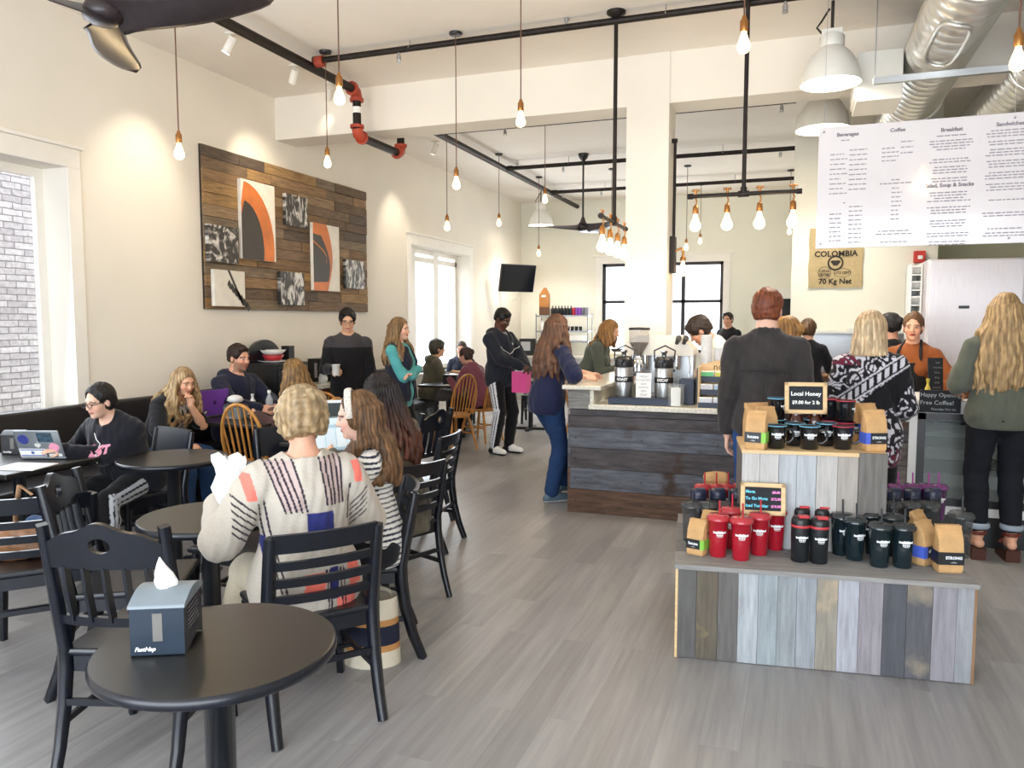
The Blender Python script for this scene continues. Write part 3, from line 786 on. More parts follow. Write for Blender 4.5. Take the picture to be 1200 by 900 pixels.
mb.box(x0,x0+fw,YB+0.05,YB+0.12,z0,z1); mb.box(x1-fw,x1,YB+0.05,YB+0.12,z0,z1); mb.box(x0,x1,YB+0.05,YB+0.12,z0,z0+fw); mb.box(x0,x1,YB+0.05,YB+0.12,z1-fw,z1)
for u in (753, 800): xx = wy(u,350,YB).x; mb.box(xx-0.035,xx+0.035,YB+0.05,YB+0.12,z0,z1)
zz = wy(810,353,YB).z; mb.box(x0,x1,YB+0.05,YB+0.12,zz-0.03,zz+0.03)
w3 = st(mb.build('window_3', M['blackframe']))
g = MB(); g.box(x0+0.03,x1-0.03,YB+0.08,YB+0.084,z0+0.03,z1-0.03); g.build('glass', M['pane'], w3)
c = MB(); c.box(x0-0.13,x0,YB-0.018,YB,z0-0.1,z1); c.box(x1,x1+0.13,YB-0.018,YB,z0-0.1,z1); c.box(x0-0.13,x1+0.13,YB-0.018,YB,z1,z1+0.14)
c.box(x0-0.2,x1+0.2,YB-0.045,YB,z1+0.14,z1+0.17); c.box(x0-0.16,x1+0.16,YB-0.06,YB+0.05,z0-0.05,z0); c.build('casing', M['trim'], w3, bevel=0.004)
a,b_,z0,z1 = D1
mb = MB(); mb.box(a,b_,YB+0.12,YB+0.17,0,z1); dd = st(mb.build('door_1', mat('dark_door_paint','#1d1c22',0.5)))
c = MB(); c.box(a-0.1,a,YB-0.018,YB,0,z1); c.box(b_,b_+0.1,YB-0.018,YB,0,z1); c.box(a-0.12,b_+0.12,YB-0.02,YB,z1,z1+0.16); c.box(a-0.16,b_+0.16,YB-0.045,YB,z1+0.16,z1+0.19); c.build('casing', M['trim'], dd)
# whitewashed brick house wall outside the near side window
def brick_mat():
    m, nt, b = new_mat('whitewashed_brick'); L = nt.links.new
    tc = N(nt,'ShaderNodeTexCoord'); sx = N(nt,'ShaderNodeSeparateXYZ'); cb = N(nt,'ShaderNodeCombineXYZ')
    L(tc.outputs['Object'], sx.inputs[0]); L(sx.outputs[1], cb.inputs[0]); L(sx.outputs[2], cb.inputs[1])
    nw = N(nt,'ShaderNodeTexNoise', i_Scale=9.0, i_Detail=3.0); L(cb.outputs[0], nw.inputs['Vector'])
    ad = N(nt,'ShaderNodeVectorMath', operation='SCALE'); ad.inputs['Scale'].default_value = 0.018; L(nw.outputs['Color'], ad.inputs[0])
    a2 = N(nt,'ShaderNodeVectorMath', operation='ADD'); L(cb.outputs[0], a2.inputs[0]); L(ad.outputs[0], a2.inputs[1])
    br = N(nt,'ShaderNodeTexBrick', i_Scale=1.0, i_Mortar_Size=0.007, i_Mortar_Smooth=0.4, i_Brick_Width=0.2, i_Row_Height=0.062)
    br.inputs['Color1'].default_value = srgb('#d9d6d9')+(1,); br.inputs['Color2'].default_value = srgb('#b4afb4')+(1,); br.inputs['Mortar'].default_value = srgb('#878288')+(1,)
    L(a2.outputs[0], br.inputs['Vector'])
    n2 = N(nt,'ShaderNodeTexNoise', i_Scale=22.0, i_Detail=5.0); L(cb.outputs[0], n2.inputs['Vector'])
    mr = N(nt,'ShaderNodeMapRange', i_1=0.3, i_2=0.7, i_3=0.72, i_4=1.2); L(n2.outputs[0], mr.inputs[0])
    sc = N(nt,'ShaderNodeVectorMath', operation='SCALE'); L(br.outputs['Color'], sc.inputs[0]); L(mr.outputs[0], sc.inputs['Scale'])
    L(sc.outputs[0], b.inputs['Base Color']); b.inputs['Roughness'].default_value = 0.9
    bp = N(nt,'ShaderNodeBump', i_Strength=0.5, i_Distance=0.012); bp.invert = True; L(br.outputs['Fac'], bp.inputs['Height']); L(bp.outputs[0], b.inputs['Normal'])
    return m
mb = MB(); mb.box(-7.3,-7.0,-1.5,6.9,-0.3,5.2); st(mb.build('wall_outside', brick_mat()))
mb = MB(); mb.box(-14,XL-TW,-4,24,-0.35,-0.15); st(mb.build('ground', mat('pavement','#b9b6b0',0.9)))

# ================================================================ CEILING: pipes, lamps, fans, ducts
def pipe_run(name, pts, r, label, m=None):
    mb = MB(); mb.tube(pts, r, 14); o = mb.build(name, m or M['iron']); return o
XP, ZP = -4.2, 3.9
# the sprinkler main with its red couplings, one continuous run
mb = MB()
mb.tube([(XP,YF,ZP),(XP,6.92,ZP)], 0.042, 16); mb.tube([(XP,6.98,ZP-0.04),(XP,6.98,3.5)], 0.042, 16)
mb.tube([(XP,7.02,3.46),(XP,7.86,3.46)], 0.042, 16); mb.tube([(XP,7.9,3.5),(XP,7.9,ZP)], 0.042, 16); mb.tube([(XP,7.9,ZP),(XP,YB,ZP)], 0.042, 16)
mainp = mb.build('sprinkler_main', M['iron']); tag(mainp, 'thick black sprinkler pipe along the left ceiling with red elbows under the beam', 'pipe')
for (y,z,ax) in ((6.98,ZP,0),(6.98,3.46,0),(7.9,3.46,1),(7.9,ZP,1)):
    c = MB(); s_ = 1 if z == ZP else -1; d = -1 if ax == 0 else 1
    dy = (-0.075 if z == ZP else 0.075) if ax == 0 else (-0.075 if z != ZP else 0.075)
    c.tube([(XP,y+dy,z),(XP,y+dy*0.3,z-0.012*s_),(XP,y,z-0.075*s_)], 0.056, 14)
    c.tube([(XP,y+dy,z),(XP,y+dy*1.35,z)], 0.07, 14); c.tube([(XP,y,z-0.075*s_),(XP,y,z-0.105*s_)], 0.07, 14)
    c.build('elbow_coupling', M['redpaint'], mainp)
c = MB(); c.tube([(XP,6.98,3.68),(XP,6.98,3.74)], 0.045, 14); c.build('valve_label', M['paper'], mainp)
def sprinkler_head(mb, x, y, z, up=False):
    s_ = 1 if up else -1
    mb.tube([(x,y,z),(x,y,z+0.05*s_)], 0.012, 8); mb.tube([(x,y,z+0.05*s_),(x,y,z+0.085*s_)], 0.02, 8); mb.tube([(x,y,z+0.10*s_),(x,y,z+0.105*s_)], 0.022, 10)
    mb.tube([(x-0.016,y,z+0.08*s_),(x-0.016,y,z+0.1*s_)], 0.004, 6); mb.tube([(x+0.016,y,z+0.08*s_),(x+0.016,y,z+0.1*s_)], 0.004, 6)
br_specs = [('front', wx(365,76,XP).y, 3.95, 'in front of the beam, nearest of the cross pipes', (469,663,915)),
            ('a', wx(512,159,XP).y, ZP, 'just behind the beam', (592,914)),
            ('b', wx(592,203,XP).y, ZP, 'second behind the beam', (606,660,914)),
            ('c', wx(645,232,XP).y, ZP, 'farthest of the cross pipes, near the back wall', (660,705,792))]
for i, (n, y, z, lab, hu) in enumerate(br_specs):
    mb = MB(); xe = XR-0.05 if i == 0 else wy(931, 200, y).x
    mb.tube([(XP+0.05,y,z),(xe,y,z)], 0.027 if i == 0 else 0.03, 12); mb.tube([(XP+0.03,y,z),(XP+0.12,y,z)], 0.042, 12)
    o = mb.build('branch_pipe', M['iron']); tag(o, 'black ceiling pipe crossing the room, '+lab, 'pipe')
    if i == 0:
        c = MB(); c.tube([(XP+0.05,y,z-0.01),(XP+0.13,y,z-0.01)], 0.05, 12); c.build('red_coupling', M['redpaint'], o)
    for u in hu:
        c = MB(); p = wy(u,200,y); sprinkler_head(c, p.x, y, z, up=(u == 663 or u == 606)); c.build('sprinkler_head', M['steel'], o)
    for xh in np.arange(-3.2, xe, 2.2):
        c = MB(); c.tube([(xh,y,z+0.03),(xh,y,ZC-0.001)], 0.005, 6); c.tube([(xh,y-0.034,z),(xh,y,z+0.036),(xh,y+0.034,z),(xh,y,z-0.036),(xh,y-0.034,z)], 0.004, 6); c.build('hanger', M['steel'], o)
# bare-bulb pendants
def bulb_mb(z0, r=0.034, ln=0.105):
    prof = [(0.013,0),(0.014,-0.012),(0.022,-0.035),(r*0.92,-0.062),(r,-0.075),(r*0.9,-0.092),(r*0.6,-0.104),(r*0.2,-0.109),(0.0005,-0.11)]
    return [(a, z0+b_*ln/0.105) for a, b_ in prof][::-1]
def pendant(x, y, z, label, group=None, power=5):
    t = empty('pendant_bulb', (x,y,z), 0, label, 'pendant light', group)
    c = MB(); c.lathe([(0.05,ZC-z-0.022),(0.056,ZC-z-0.012),(0.056,ZC-z-0.0005)], 16); c.build('canopy', M['blackplastic'], t)
    c = MB(); c.tube([(0,0,0.12),(0,0,ZC-z-0.02)], 0.0045, 6); c.build('cord', M['cord'], t)
    c = MB(); c.lathe([(0.019,0.048),(0.021,0.055),(0.021,0.1),(0.014,0.112),(0.008,0.13)], 12); c.build('socket', M['brass'], t)
    c = MB(); c.lathe(bulb_mb(0.05), 14); c.build('bulb', M['bulb'], t)
    if power:
        l = bpy.data.lights.new('bulb_light', 'POINT'); l.energy = power; l.color = (1,0.74,0.42); l.shadow_soft_size = 0.04
        lo = bpy.data.objects.new('bulb_light', l); link(lo, t); lo.location = (0,0,-0.12)
    return t
for (u, v, D, lab, pw) in (
    (218,181,5.3,'lit bare bulb on brown cord hanging left of the wooden wall panel',9),
    (388,193,7.2,'lit bare bulb hanging in front of the wooden panel top right corner',9),
    (403,119,4.8,'lit bare bulb hanging close beside the red pipe elbow',3),
    (610,145,5.5,'lit bare bulb hanging alone before the middle of the beam',7),
    (536,217,6.75,'lit bare bulb on long cord, its canopy on the nearest cross pipe',7),
    (525,266,9.0,'lit bare bulb hanging beside the tall left window top',6),
    (585,262,11.5,'lit bare bulb hanging above the wall television',6),
    (638,235,9.6,'lit bare bulb hanging just above the far white dome lamp',5),
    (631,297,13.3,'faint small bulb lowest in the far corner above the shelf rack',4),
    (715,262,12.6,'far bulb hidden behind the end-on four-bulb pipe chandelier',0),
    (863,60,4.1,'lit bare bulb hanging beside the vertical chandelier pipe',6),
    (1175,78,3.6,'lit bare bulb hanging before the silver ducts at right',6),
    (802,290,12.35,'small far bulb at left behind the four-bulb chandelier bar',4),
    (818,283,14.0,'small farthest bulb behind the chandelier bar, higher of two',4),
    (921,272,12.7,'small far bulb beside the kitchen wall corner',4)):
    p = gd(u, D); pendant(p.x, p.y, zv(v, D), lab, None, pw)
# pipe chandeliers with four bulbs
def chandelier(cx, cy, zb, length, rz, label, u0=None):
    t = empty('pipe_chandelier', (cx,cy,zb), rz, label, 'chandelier', None)
    c = MB(); c.tube([(0,0,0),(0,0,ZC-zb-0.02)], 0.016, 10); c.build('downrod', M['iron'], t)
    c = MB(); c.lathe([(0.02,ZC-zb-0.05),(0.075,ZC-zb-0.02),(0.075,ZC-zb-0.001)], 18); c.build('canopy', M['iron'], t)
    c = MB(); c.tube([(-length/2-0.04,0,0),(length/2+0.04,0,0)], 0.016, 10); c.tube([(-0.04,0,0),(0.04,0,0)], 0.024, 10); c.tube([(0,0,-0.02),(0,0,0.05)], 0.023, 10)
    for q in (-1,1): c.tube([(q*(length/2+0.02),0,0),(q*(length/2+0.06),0,0)], 0.022, 10)
    c.build('crossbar', M['iron'], t)
    for k in range(4):
        x = -length/2+length*k/3; f = MB()
        f.tube([(x,0,-0.012),(x+0.008,-0.01,-0.04),(x,0,-0.07)], 0.006, 6); f.tube([(x-0.03,0,0.045),(x+0.03,0,0.045)], 0.008, 8); f.tube([(x,0,0.01),(x,0,0.045)], 0.01, 8)
        f.lathe([(0.022,-0.135),(0.023,-0.12),(0.021,-0.08),(0.012,-0.068)], 12, c=(x,0,0)); fo = f.build('lamp_holder', M['brass'], t)
        g = MB(); g.lathe(bulb_mb(-0.13, 0.042, 0.13), 14, c=(x,0,0)); g.build('bulb', M['bulb'], fo)
    for k in (-1,1):
        l = bpy.data.lights.new('bulb_light', 'POINT'); l.energy = 8; l.color = (1,0.80,0.55); l.shadow_soft_size = 0.05
        lo = bpy.data.objects.new('bulb_light', l); link(lo, t); lo.location = (k*length*0.33,0,-0.33)
    return t
p = gd(867,5.9); L_ = (935-803)/909*5.9*0.93
chandelier(p.x, p.y, zv(230,5.9), L_*0.88, 0, 'black pipe chandelier with four bulbs in a row, seen side-on above the counter')
p = gd(718,6.3); chandelier(p.x, p.y, zv(263,6.3), 0.8, PI/2, 'black pipe chandelier with four bulbs, seen end-on left of the column')
# wall lamp and conduit on the column's right side
p = gd(789,7.45)
t = empty('column_lamp', (CX1,7.45,zv(300,7.4)), 0, 'black pipe wall lamp with one bulb on the column right side', 'wall lamp')
c = MB(); c.tube([(0.03,0,0.15),(0.03,0,3.57-zv(300,7.4)-0.3)], 0.014, 10); c.tube([(0,0,3.57-zv(300,7.4)-0.3),(0.05,0,3.57-zv(300,7.4)-0.3)], 0.02, 10); c.build('conduit', M['iron'], t)
c = MB(); c.box(0.0,0.05,-0.06,0.06,-0.17,0.17,b=0.005); c.build('backplate', M['iron'], t)
c = MB(); c.tube([(0.05,0,0.04),(0.1,0,0.06),(0.12,0,0.03),(0.12,0,-0.02)], 0.012, 8); c.lathe([(0.026,-0.06),(0.026,-0.03),(0.014,-0.01)], 12, c=(0.12,0,0)); c.build('arm', M['brass'], t)
c = MB(); c.lathe(bulb_mb(-0.055,0.045,0.14), 14, c=(0.12,0,0)); c.build('bulb', M['bulb'], t)
# ceiling fans with three carved blades
def ceiling_fan(x, y, z, ang, R, label):
    t = empty('ceiling_fan', (x,y,z), 0, label, 'ceiling fan')
    H = ZC-z
    c = MB(); c.tube([(0,0,0.1),(0,0,H-0.04)], 0.014, 10); c.build('downrod', M['blackplastic'], t)
    c = MB(); c.lathe([(0.02,H-0.11),(0.06,H-0.06),(0.075,H-0.02),(0.075,H-0.001)], 18); c.build('canopy', M['blackplastic'], t)
    c = MB(); c.lathe([(0.0005,-0.05),(0.05,-0.05),(0.085,-0.03),(0.095,0.0),(0.075,0.04),(0.045,0.075),(0.03,0.12),(0.018,0.15)], 24); c.build('motor_hub', M['fan'], t)
    for k in range(3):
        a = ang+k*2*PI/3; mm = Matrix.Rotation(a,4,'Z'); vs = []; fs = []; n = 14; w_ = 8
        for side in (1,-1):
            for i in range(n+1):
                f = i/n; r = 0.03+f*(R-0.03)
                ch = (0.15*(1-f)**3+0.075+0.075*math.sin(PI*min(1,max(0,f*1.0-0.1))))*(1 if f < 0.86 else math.sqrt(max(0.015,1-((f-0.86)/0.14)**2)))
                tw = math.radians(26*(1-f)+7); off = 0.05*math.sin(f*PI)
                for j in range(w_+1):
                    q = j/w_-0.5; th = 0.006*(1-(2*q)**2)*(1.6-f)+0.001
                    yy = q*ch+off; vs.append((r, yy*math.cos(tw), -yy*math.sin(tw)+0.015*math.sin(f*PI)-0.005+side*th))
        m_ = (n+1)*(w_+1)
        for sgn in (0,1):
            for i in range(n):
                for j in range(w_):
                    a_ = sgn*m_+i*(w_+1)+j; qd = (a_, a_+1, a_+w_+2, a_+w_+1); fs.append(qd if sgn else qd[::-1])
        for i in range(n):
            for j in (0,w_):
                a_ = i*(w_+1)+j; qd = (a_, a_+w_+1, a_+w_+1+m_, a_+m_); fs.append(qd if j else qd[::-1])
        for j in range(w_):
            a_ = n*(w_+1)+j; fs.append((a_, a_+1, a_+1+m_, a_+m_))
        b_ = MB(); b_.add(vs, fs, 0, True, mm); b_.build('blade', M['fan'], t)
    return t
M['fan'] = mat('dark_walnut_fan', '#33292a', 0.38, var=0.2, stretch=(4,4,4))
p = gd(138,3.65); ceiling_fan(p.x, p.y, zv(29,3.65), math.radians(127), 0.86, 'dark three-blade ceiling fan cut off by the top left corner')
p = gd(682,11.5); ceiling_fan(p.x, p.y, zv(268,11.5), math.radians(205), 0.78, 'small dark ceiling fan far back left of the column')
# white factory dome lamps
def dome_lamp(x, y, z, R, label, watts=45, hang=None):
    t = empty('dome_lamp', (x,y,z), 0, label, 'dome lamp')
    pr_ = [(R,0),(R*1.0,0.01),(R*0.97,R*0.3),(R*0.86,R*0.65),(R*0.66,R*0.98),(R*0.42,R*1.22),(R*0.38,R*1.25)]
    c = MB(); c.lathe(pr_, 36, 0, capb=False); c.lathe([(r*0.975,z_*0.98+0.002) for r,z_ in pr_][::-1], 36, 1, capb=False, capt=False); c.build('shade', [M['whitelamp'], M['lampglow']], t)
    c = MB(); c.lathe([(R*0.40,R*1.24),(R*0.42,R*1.30),(R*0.42,R*1.62),(R*0.3,R*1.7)], 8); c.box(-R*0.34,R*0.34,-R*0.22,R*0.22,R*1.3,R*1.85,b=0.008); c.build('ballast_housing', M['whitelamp'], t)
    c = MB(); H = ZC-z; c.tube([(0,0,R*1.8),(0,0,H-0.001)], 0.012, 8); c.tube([(-R*0.3,0.02,R*1.75),(-R*0.5,0.02,R*2.0),(-R*0.35,0.02,R*2.2),(-R*0.1,0.02,min(H-0.002,R*2.6))], 0.008, 6); c.build('suspension', M['blackcord'], t)
    c = MB(); c.ball((0,0,R*0.5), R*0.3, 10, 0, None, (1,1,1.5)); c.build('lamp_bulb', M['lampglow'], t)
    l = bpy.data.lights.new('dome_light', 'SPOT'); l.energy = watts*6; l.color = (1,0.95,0.86); l.spot_size = math.radians(125); l.spot_blend = 0.6; l.shadow_soft_size = R*0.7
    lo = bpy.data.objects.new('dome_light', l); link(lo, t); lo.location = (0,0,-0.02)
M['whitelamp'] = mat('white_enamel', '#e9e7df', 0.35, var=0.03)
p = gd(963,6.1); dome_lamp(p.x, p.y, zv(107,6.1), 0.218, 'large white dome lamp nearest the ducts, glowing inside', 24)
p = gd(956,8.3); dome_lamp(p.x, p.y, zv(158,8.3), 0.27, 'white dome lamp behind the menu board corner', 24)
p = gd(639,15.0); dome_lamp(p.x, p.y-0.3, zv(266,14.7), 0.23, 'white dome lamp far back near the corner', 26)
# small white track spots that wash the left wall
for (u, v, tgt, lab, w_) in ((270,52,(-5.4,5.3,2.55),'white ceiling spot nearest the fan blade',75), (345,88,(-5.4,7.0,2.9),'white ceiling spot left of the red coupling',70), (386,108,(-5.4,8.1,2.95),'white ceiling spot under the pipe beside the beam',5),
                        (510,174,(-5.4,10.0,2.6),'small ceiling spot behind the beam above the far window',60)):
    d = ray(u, v); P_ = CV + d*((ZC-0.09-CAMZ)/d.z)
    t = empty('ceiling_spot', P_, 0, lab, 'spotlight'); dv = (Vector(tgt)-P_).normalized()
    c = MB(); c.tube([(0,0,0.089),(0,0,0.03)], 0.012, 8); c.tube([(0,0,0.089),(0,0,0.075)], 0.05, 14); c.build('mount', M['white'], t)
    c = MB(); c.tube([-dv*0.06, dv*0.08], 0.038, 14); c.build('barrel', M['white'], t)
    c = MB(); c.tube([dv*0.0805, dv*0.083], 0.032, 14); c.build('lens', M['lampglow'], t)
    l = bpy.data.lights.new('spot_beam', 'SPOT'); l.energy = w_; l.color = (1,0.86,0.66); l.spot_size = math.radians(62 if v != 108 else 36); l.spot_blend = 0.9; l.shadow_soft_size = 0.03
    lo = bpy.data.objects.new('spot_beam', l); link(lo, t); lo.location = dv*0.1; lo.rotation_euler = dv.to_track_quat('-Z','Y').to_euler()
# spiral ducts
def duct_mat():
    m, nt, b = new_mat('galvanised_duct'); b.inputs['Base Color'].default_value = srgb('#e2e1dc')+(1,); b.inputs['Metallic'].default_value = 0.85
    nz_ = N(nt,'ShaderNodeTexNoise', i_Scale=14.0, i_Detail=4.0); mr = N(nt,'ShaderNodeMapRange', i_1=0.3, i_2=0.7, i_3=0.3, i_4=0.36)
    nt.links.new(nz_.outputs[0], mr.inputs[0]); nt.links.new(mr.outputs[0], b.inputs['Roughness']); return m
M['duct'] = duct_mat()
def duct(x, z, r, y0, y1, label, reg=None):
    t = empty('spiral_duct', (x,y0,z), 0, label, 'duct'); prof = []; yy = 0.0
    while yy < y1-y0:
        prof += [(r,yy),(r,yy+0.112),(r+0.004,yy+0.117),(r+0.004,yy+0.123),(r,yy+0.128)]; yy += 0.13
    c = MB(); c.lathe(prof, 40, 0, Matrix.Rotation(-PI/2,4,'X')); c.build('tube', M['duct'], t)
    for yc in (0.02, (y1-y0)*0.6):
        c = MB(); c.lathe([(r+0.002,yc),(r+0.018,yc+0.004),(r+0.018,yc+0.05),(r+0.002,yc+0.054)], 40, 0, Matrix.Rotation(-PI/2,4,'X'), capb=False, capt=False); c.build('joint_band', M['duct'], t)
    if reg:
        c = MB(); ang = math.radians(205); 
        for (a_, b2) in ((reg,reg+0.75),):
            pts = []
            for q in np.linspace(0,2*PI,25):
                aa = math.radians(-108)+0.42*math.copysign(abs(math.cos(q))**0.5, math.cos(q)); y_ = (a_+b2)/2+0.4*math.copysign(abs(math.sin(q))**0.5, math.sin(q))
                pts.append(((r+0.012)*math.cos(aa), y_, (r+0.012)*math.sin(aa)))
            c.tube(pts, 0.014, 8)
        c.build('register_collar', M['duct'], t)
    for yc in (2.4, 5.2):
        if yc < y1-y0:
            c = MB(); c.tube([(0,yc,r),(0,yc,ZC-z-0.001)], 0.005, 6); c.build('hanger_rod', M['steel'], t)
    return t
duct(0.96, 3.64, 0.23, 5.15, 9.98, 'shiny spiral duct with a collar, left of the two ducts', 0.45)
duct(1.78, 3.64, 0.23, 3.4, 9.98, 'shiny spiral duct at the far right edge')
# strut under the ducts with a hanging rod
yS = 6.3; p0 = wy(1023,104,yS)
mb = MB(); mb.box(p0.x, p0.x+2.2, yS-0.02, yS+0.02, 3.30, 3.345); o = mb.build('strut_channel', M['steel']); tag(o, 'long grey strut channel slung under the silver ducts', 'bracket')
c = MB(); c.tube([(p0.x+0.01,yS,3.345),(p0.x+0.01,yS,ZC-0.001)], 0.004, 6); c.tube([(p0.x+1.4,yS,3.345),(p0.x+1.4,yS,ZC-0.001)], 0.004, 6); c.build('hanger_rod', M['steel'], o)
# white duct box on the left duct
a = wy(1000,130,7.0); b_ = wy(1026,72,7.0)
mb = MB(); mb.box(a.x, 0.72, 6.72, 7.2, a.z, b_.z, b=0.006); o = mb.build('duct_box', M['whitelamp']); tag(o, 'pale box-shaped air outlet on the left duct beside the dome lamp', 'air vent')
c = MB(); c.box(a.x-0.012, a.x, 6.74, 7.16, a.z+0.03, b_.z-0.03)
for k in range(6): c.box(a.x-0.02, a.x-0.008, 6.74, 7.16, a.z+0.05+k*0.055, a.z+0.06+k*0.055)
c.build('grille', M['white'], o)
# ---------------------------------------------------------------- menu board
yM = 5.55
pa = wy(960,150,yM); pb = wy(960,292,yM); x0 = pa.x; z1 = pa.z; z0 = wy(1080,288,yM).z; x1 = x0+1.86
t = empty('menu_board', ((x0+x1)/2, yM, z0), 0, 'large white hanging menu board with grey columns of text', 'menu board')
c = MB(); hw = (x1-x0)/2; hh = z1-z0
c.box(-hw,hw,-0.006,0.006,0,hh,b=0.003); M['menu'] = mat('glossy_menu_panel','#d6d0d2',0.16,var=0.01,coat=0.5); c.build('panel', M['menu'], t)
c = MB(); ctr_ = (x0+x1)/2; cols = [wy(u_,200,yM).x-ctr_ for u_ in (992,1050,1113,1181)]; kk = hh/0.9; kx = 0.72; rr_ = random.Random(3)
Mt = lambda x,z: at(x,-0.0066,hh-(hh-z)*kk)
put_text(c,'Beverages',0.032,Mt(cols[0],hh-0.065),0,0.0015); put_text(c,'Coffee',0.032,Mt(cols[1],hh-0.06),0,0.0015)
put_text(c,'Breakfast',0.032,Mt(cols[2],hh-0.085),0,0.0015); put_text(c,'Sandwiches',0.032,Mt(cols[3],hh-0.075),0,0.0015); put_text(c,'Salad, Soup & Snacks',0.032,Mt(cols[2],hh-0.475),0,0.0015)
c.build('heading_lettering', mat('menu_heading_ink','#7d777e',0.7), t)
c = MB()
def words(x0_, x1_, z, al='c'):
    cx_ = min(cols, key=lambda q: abs(q-(x0_+x1_)/2)); x0_ = cx_+(x0_-cx_)*kx; x1_ = cx_+(x1_-cx_)*kx; z = hh-(hh-z)*kk
    x = x0_
    while x < x1_-0.004:
        w = min(rr_.uniform(0.012,0.04), x1_-x); c.add([(x,-0.0066,z),(x+w,-0.0066,z),(x+w,-0.0066,z+0.007),(x,-0.0066,z+0.007)], [(0,1,2,3)]); x += w+0.006
def block(cx, w, zt, n, pitch=0.0245, jit=0.4):
    for i in range(n):
        ww = w*rr_.uniform(1-jit,1); words(cx-ww/2, cx+ww/2, zt-i*pitch)
block(cols[0]-0.02,0.1,hh-0.11,1)
for i in range(9):
    words(cols[0]-0.14,cols[0]-0.14+rr_.uniform(0.05,0.16),hh-0.21-i*0.036); words(cols[0]+0.02,cols[0]+0.165,hh-0.185-i*0.036)
words(cols[0]-0.02,cols[0]+0.01,hh-0.57)
for i in range(7): words(cols[0]-0.13,cols[0]-0.03,hh-0.65-i*0.033)
for i in range(9): words(cols[0]+0.03,cols[0]+0.14,hh-0.6-i*0.033)
for i in range(3): words(cols[1]+0.03,cols[1]+0.13,hh-0.15-i*0.04)
for i in range(4): words(cols[1]-0.12,cols[1]-rr_.uniform(-0.03,0.02),hh-0.19-i*0.03)
block(cols[1],0.1,hh-0.42,1); block(cols[1],0.26,hh-0.445,1,jit=0.1)
for i in range(8): words(cols[1]-0.03,cols[1]+rr_.uniform(0.02,0.06),hh-0.48-i*0.032)
block(cols[1],0.3,hh-0.79,2,0.022,0.2); block(cols[1],0.3,hh-0.87,1)
for zt, n in ((0.13,1),(0.165,4),(0.295,2),(0.35,3),(0.43,2),(0.53,4),(0.635,3),(0.73,3),(0.82,2),(0.88,2)): block(cols[2],0.34,hh-zt,n,0.02,0.35)
for zt, n in ((0.12,3),(0.195,2),(0.25,3),(0.33,3),(0.41,3),(0.49,3),(0.6,1),(0.69,2),(0.8,1),(0.83,2)): block(cols[3],0.36,hh-zt,n,0.02,0.3)
c.build('menu_lettering', M['ink'], t)
for x in (-hw+0.03, hw-0.03, 0.17):
    c = MB(); c.tube([(x,0,hh-0.03),(x,0,ZC-z0-0.001)], 0.0015, 5); c.build('hanging_wire', M['steel'], t)
    for z in (0.03, hh-0.03): c = MB(); c.ball((x,-0.007,z),0.007,6); c.build('standoff_screw', M['steel'], t)
# ================================================================ WALL PIECES
def wood_panel():
    y0, y1, z0, z1 = 6.08, 9.10, 1.715, 3.288; n = 14; h = (z1-z0)/n; r = random.Random(4)
    t = empty('wood_wall_panel', (XL, (y0+y1)/2, z0), 0, 'large panel of brown reclaimed planks on the left wall', 'wall panel')
    c = MB(); c.box(0,0.02,y0-(y0+y1)/2,y1-(y0+y1)/2,0,z1-z0); c.build('backing', M['darkpanel'], t)
    c = MB(); ym = (y0+y1)/2
    for i in range(n):
        y = y0-ym; end = y1-ym
        while y < end-0.02:
            w = r.uniform(0.35,1.25); e = min(end, y+w)
            if end-e < 0.2: e = end
            d = 0.03+r.uniform(0,0.012); c.box(0.018,d+0.006,y+0.002,e-0.002,i*h+0.0025,(i+1)*h-0.0025); y = e
    c.build('planks', M['panelwood'], t)
M['darkpanel'] = mat('dark_backing_wood', '#2b211a', 0.8)
M['panelwood'] = plank_mat('reclaimed_brown_boards', ['#7a5f42','#8d7050','#675340','#9a7a50','#7d6c58','#84633f','#5a4c40','#92795c','#76604a'], 0.72, (14,1.6,14), 0.45, 0.3, nscale=3.5)
wood_panel()
def art_mat(name, kind):
    m, nt, b = new_mat(name); L = nt.links.new
    tc = N(nt,'ShaderNodeTexCoord'); sx = N(nt,'ShaderNodeSeparateXYZ'); L(tc.outputs['Object'], sx.inputs[0]); cb = N(nt,'ShaderNodeCombineXYZ'); L(sx.outputs[1], cb.inputs[0]); L(sx.outputs[2], cb.inputs[1])
    mp = N(nt,'ShaderNodeMapping'); mp.inputs['Scale'].default_value = (kind[0],kind[1],1); mp.inputs['Location'].default_value = (kind[2],kind[3],0); mp.inputs['Rotation'].default_value = (0,0,kind[4]); L(cb.outputs[0], mp.inputs[0])
    nz_ = N(nt,'ShaderNodeTexNoise', i_Scale=1.0, i_Detail=6.0, i_Distortion=1.6); L(mp.outputs[0], nz_.inputs['Vector'])
    rp = N(nt,'ShaderNodeValToRGB'); e = rp.color_ramp.elements; e[0].position = 0.47; e[0].color = (0.03,0.027,0.025,1); e[1].position = 0.62; e[1].color = (0.75,0.72,0.68,1)
    L(nz_.outputs[0], rp.inputs[0]); L(rp.outputs[0], b.inputs['Base Color']); b.inputs['Roughness'].default_value = 0.45; return m
M['artwhite'] = mat('canvas_white', '#ece6da', 0.6); M['artorange'] = mat('burnt_orange_paint', '#cf7433', 0.5, var=0.22, scale=5); M['artdark'] = mat('charcoal_paint', '#39332f', 0.5, var=0.15, scale=5)
XA = XL+0.05
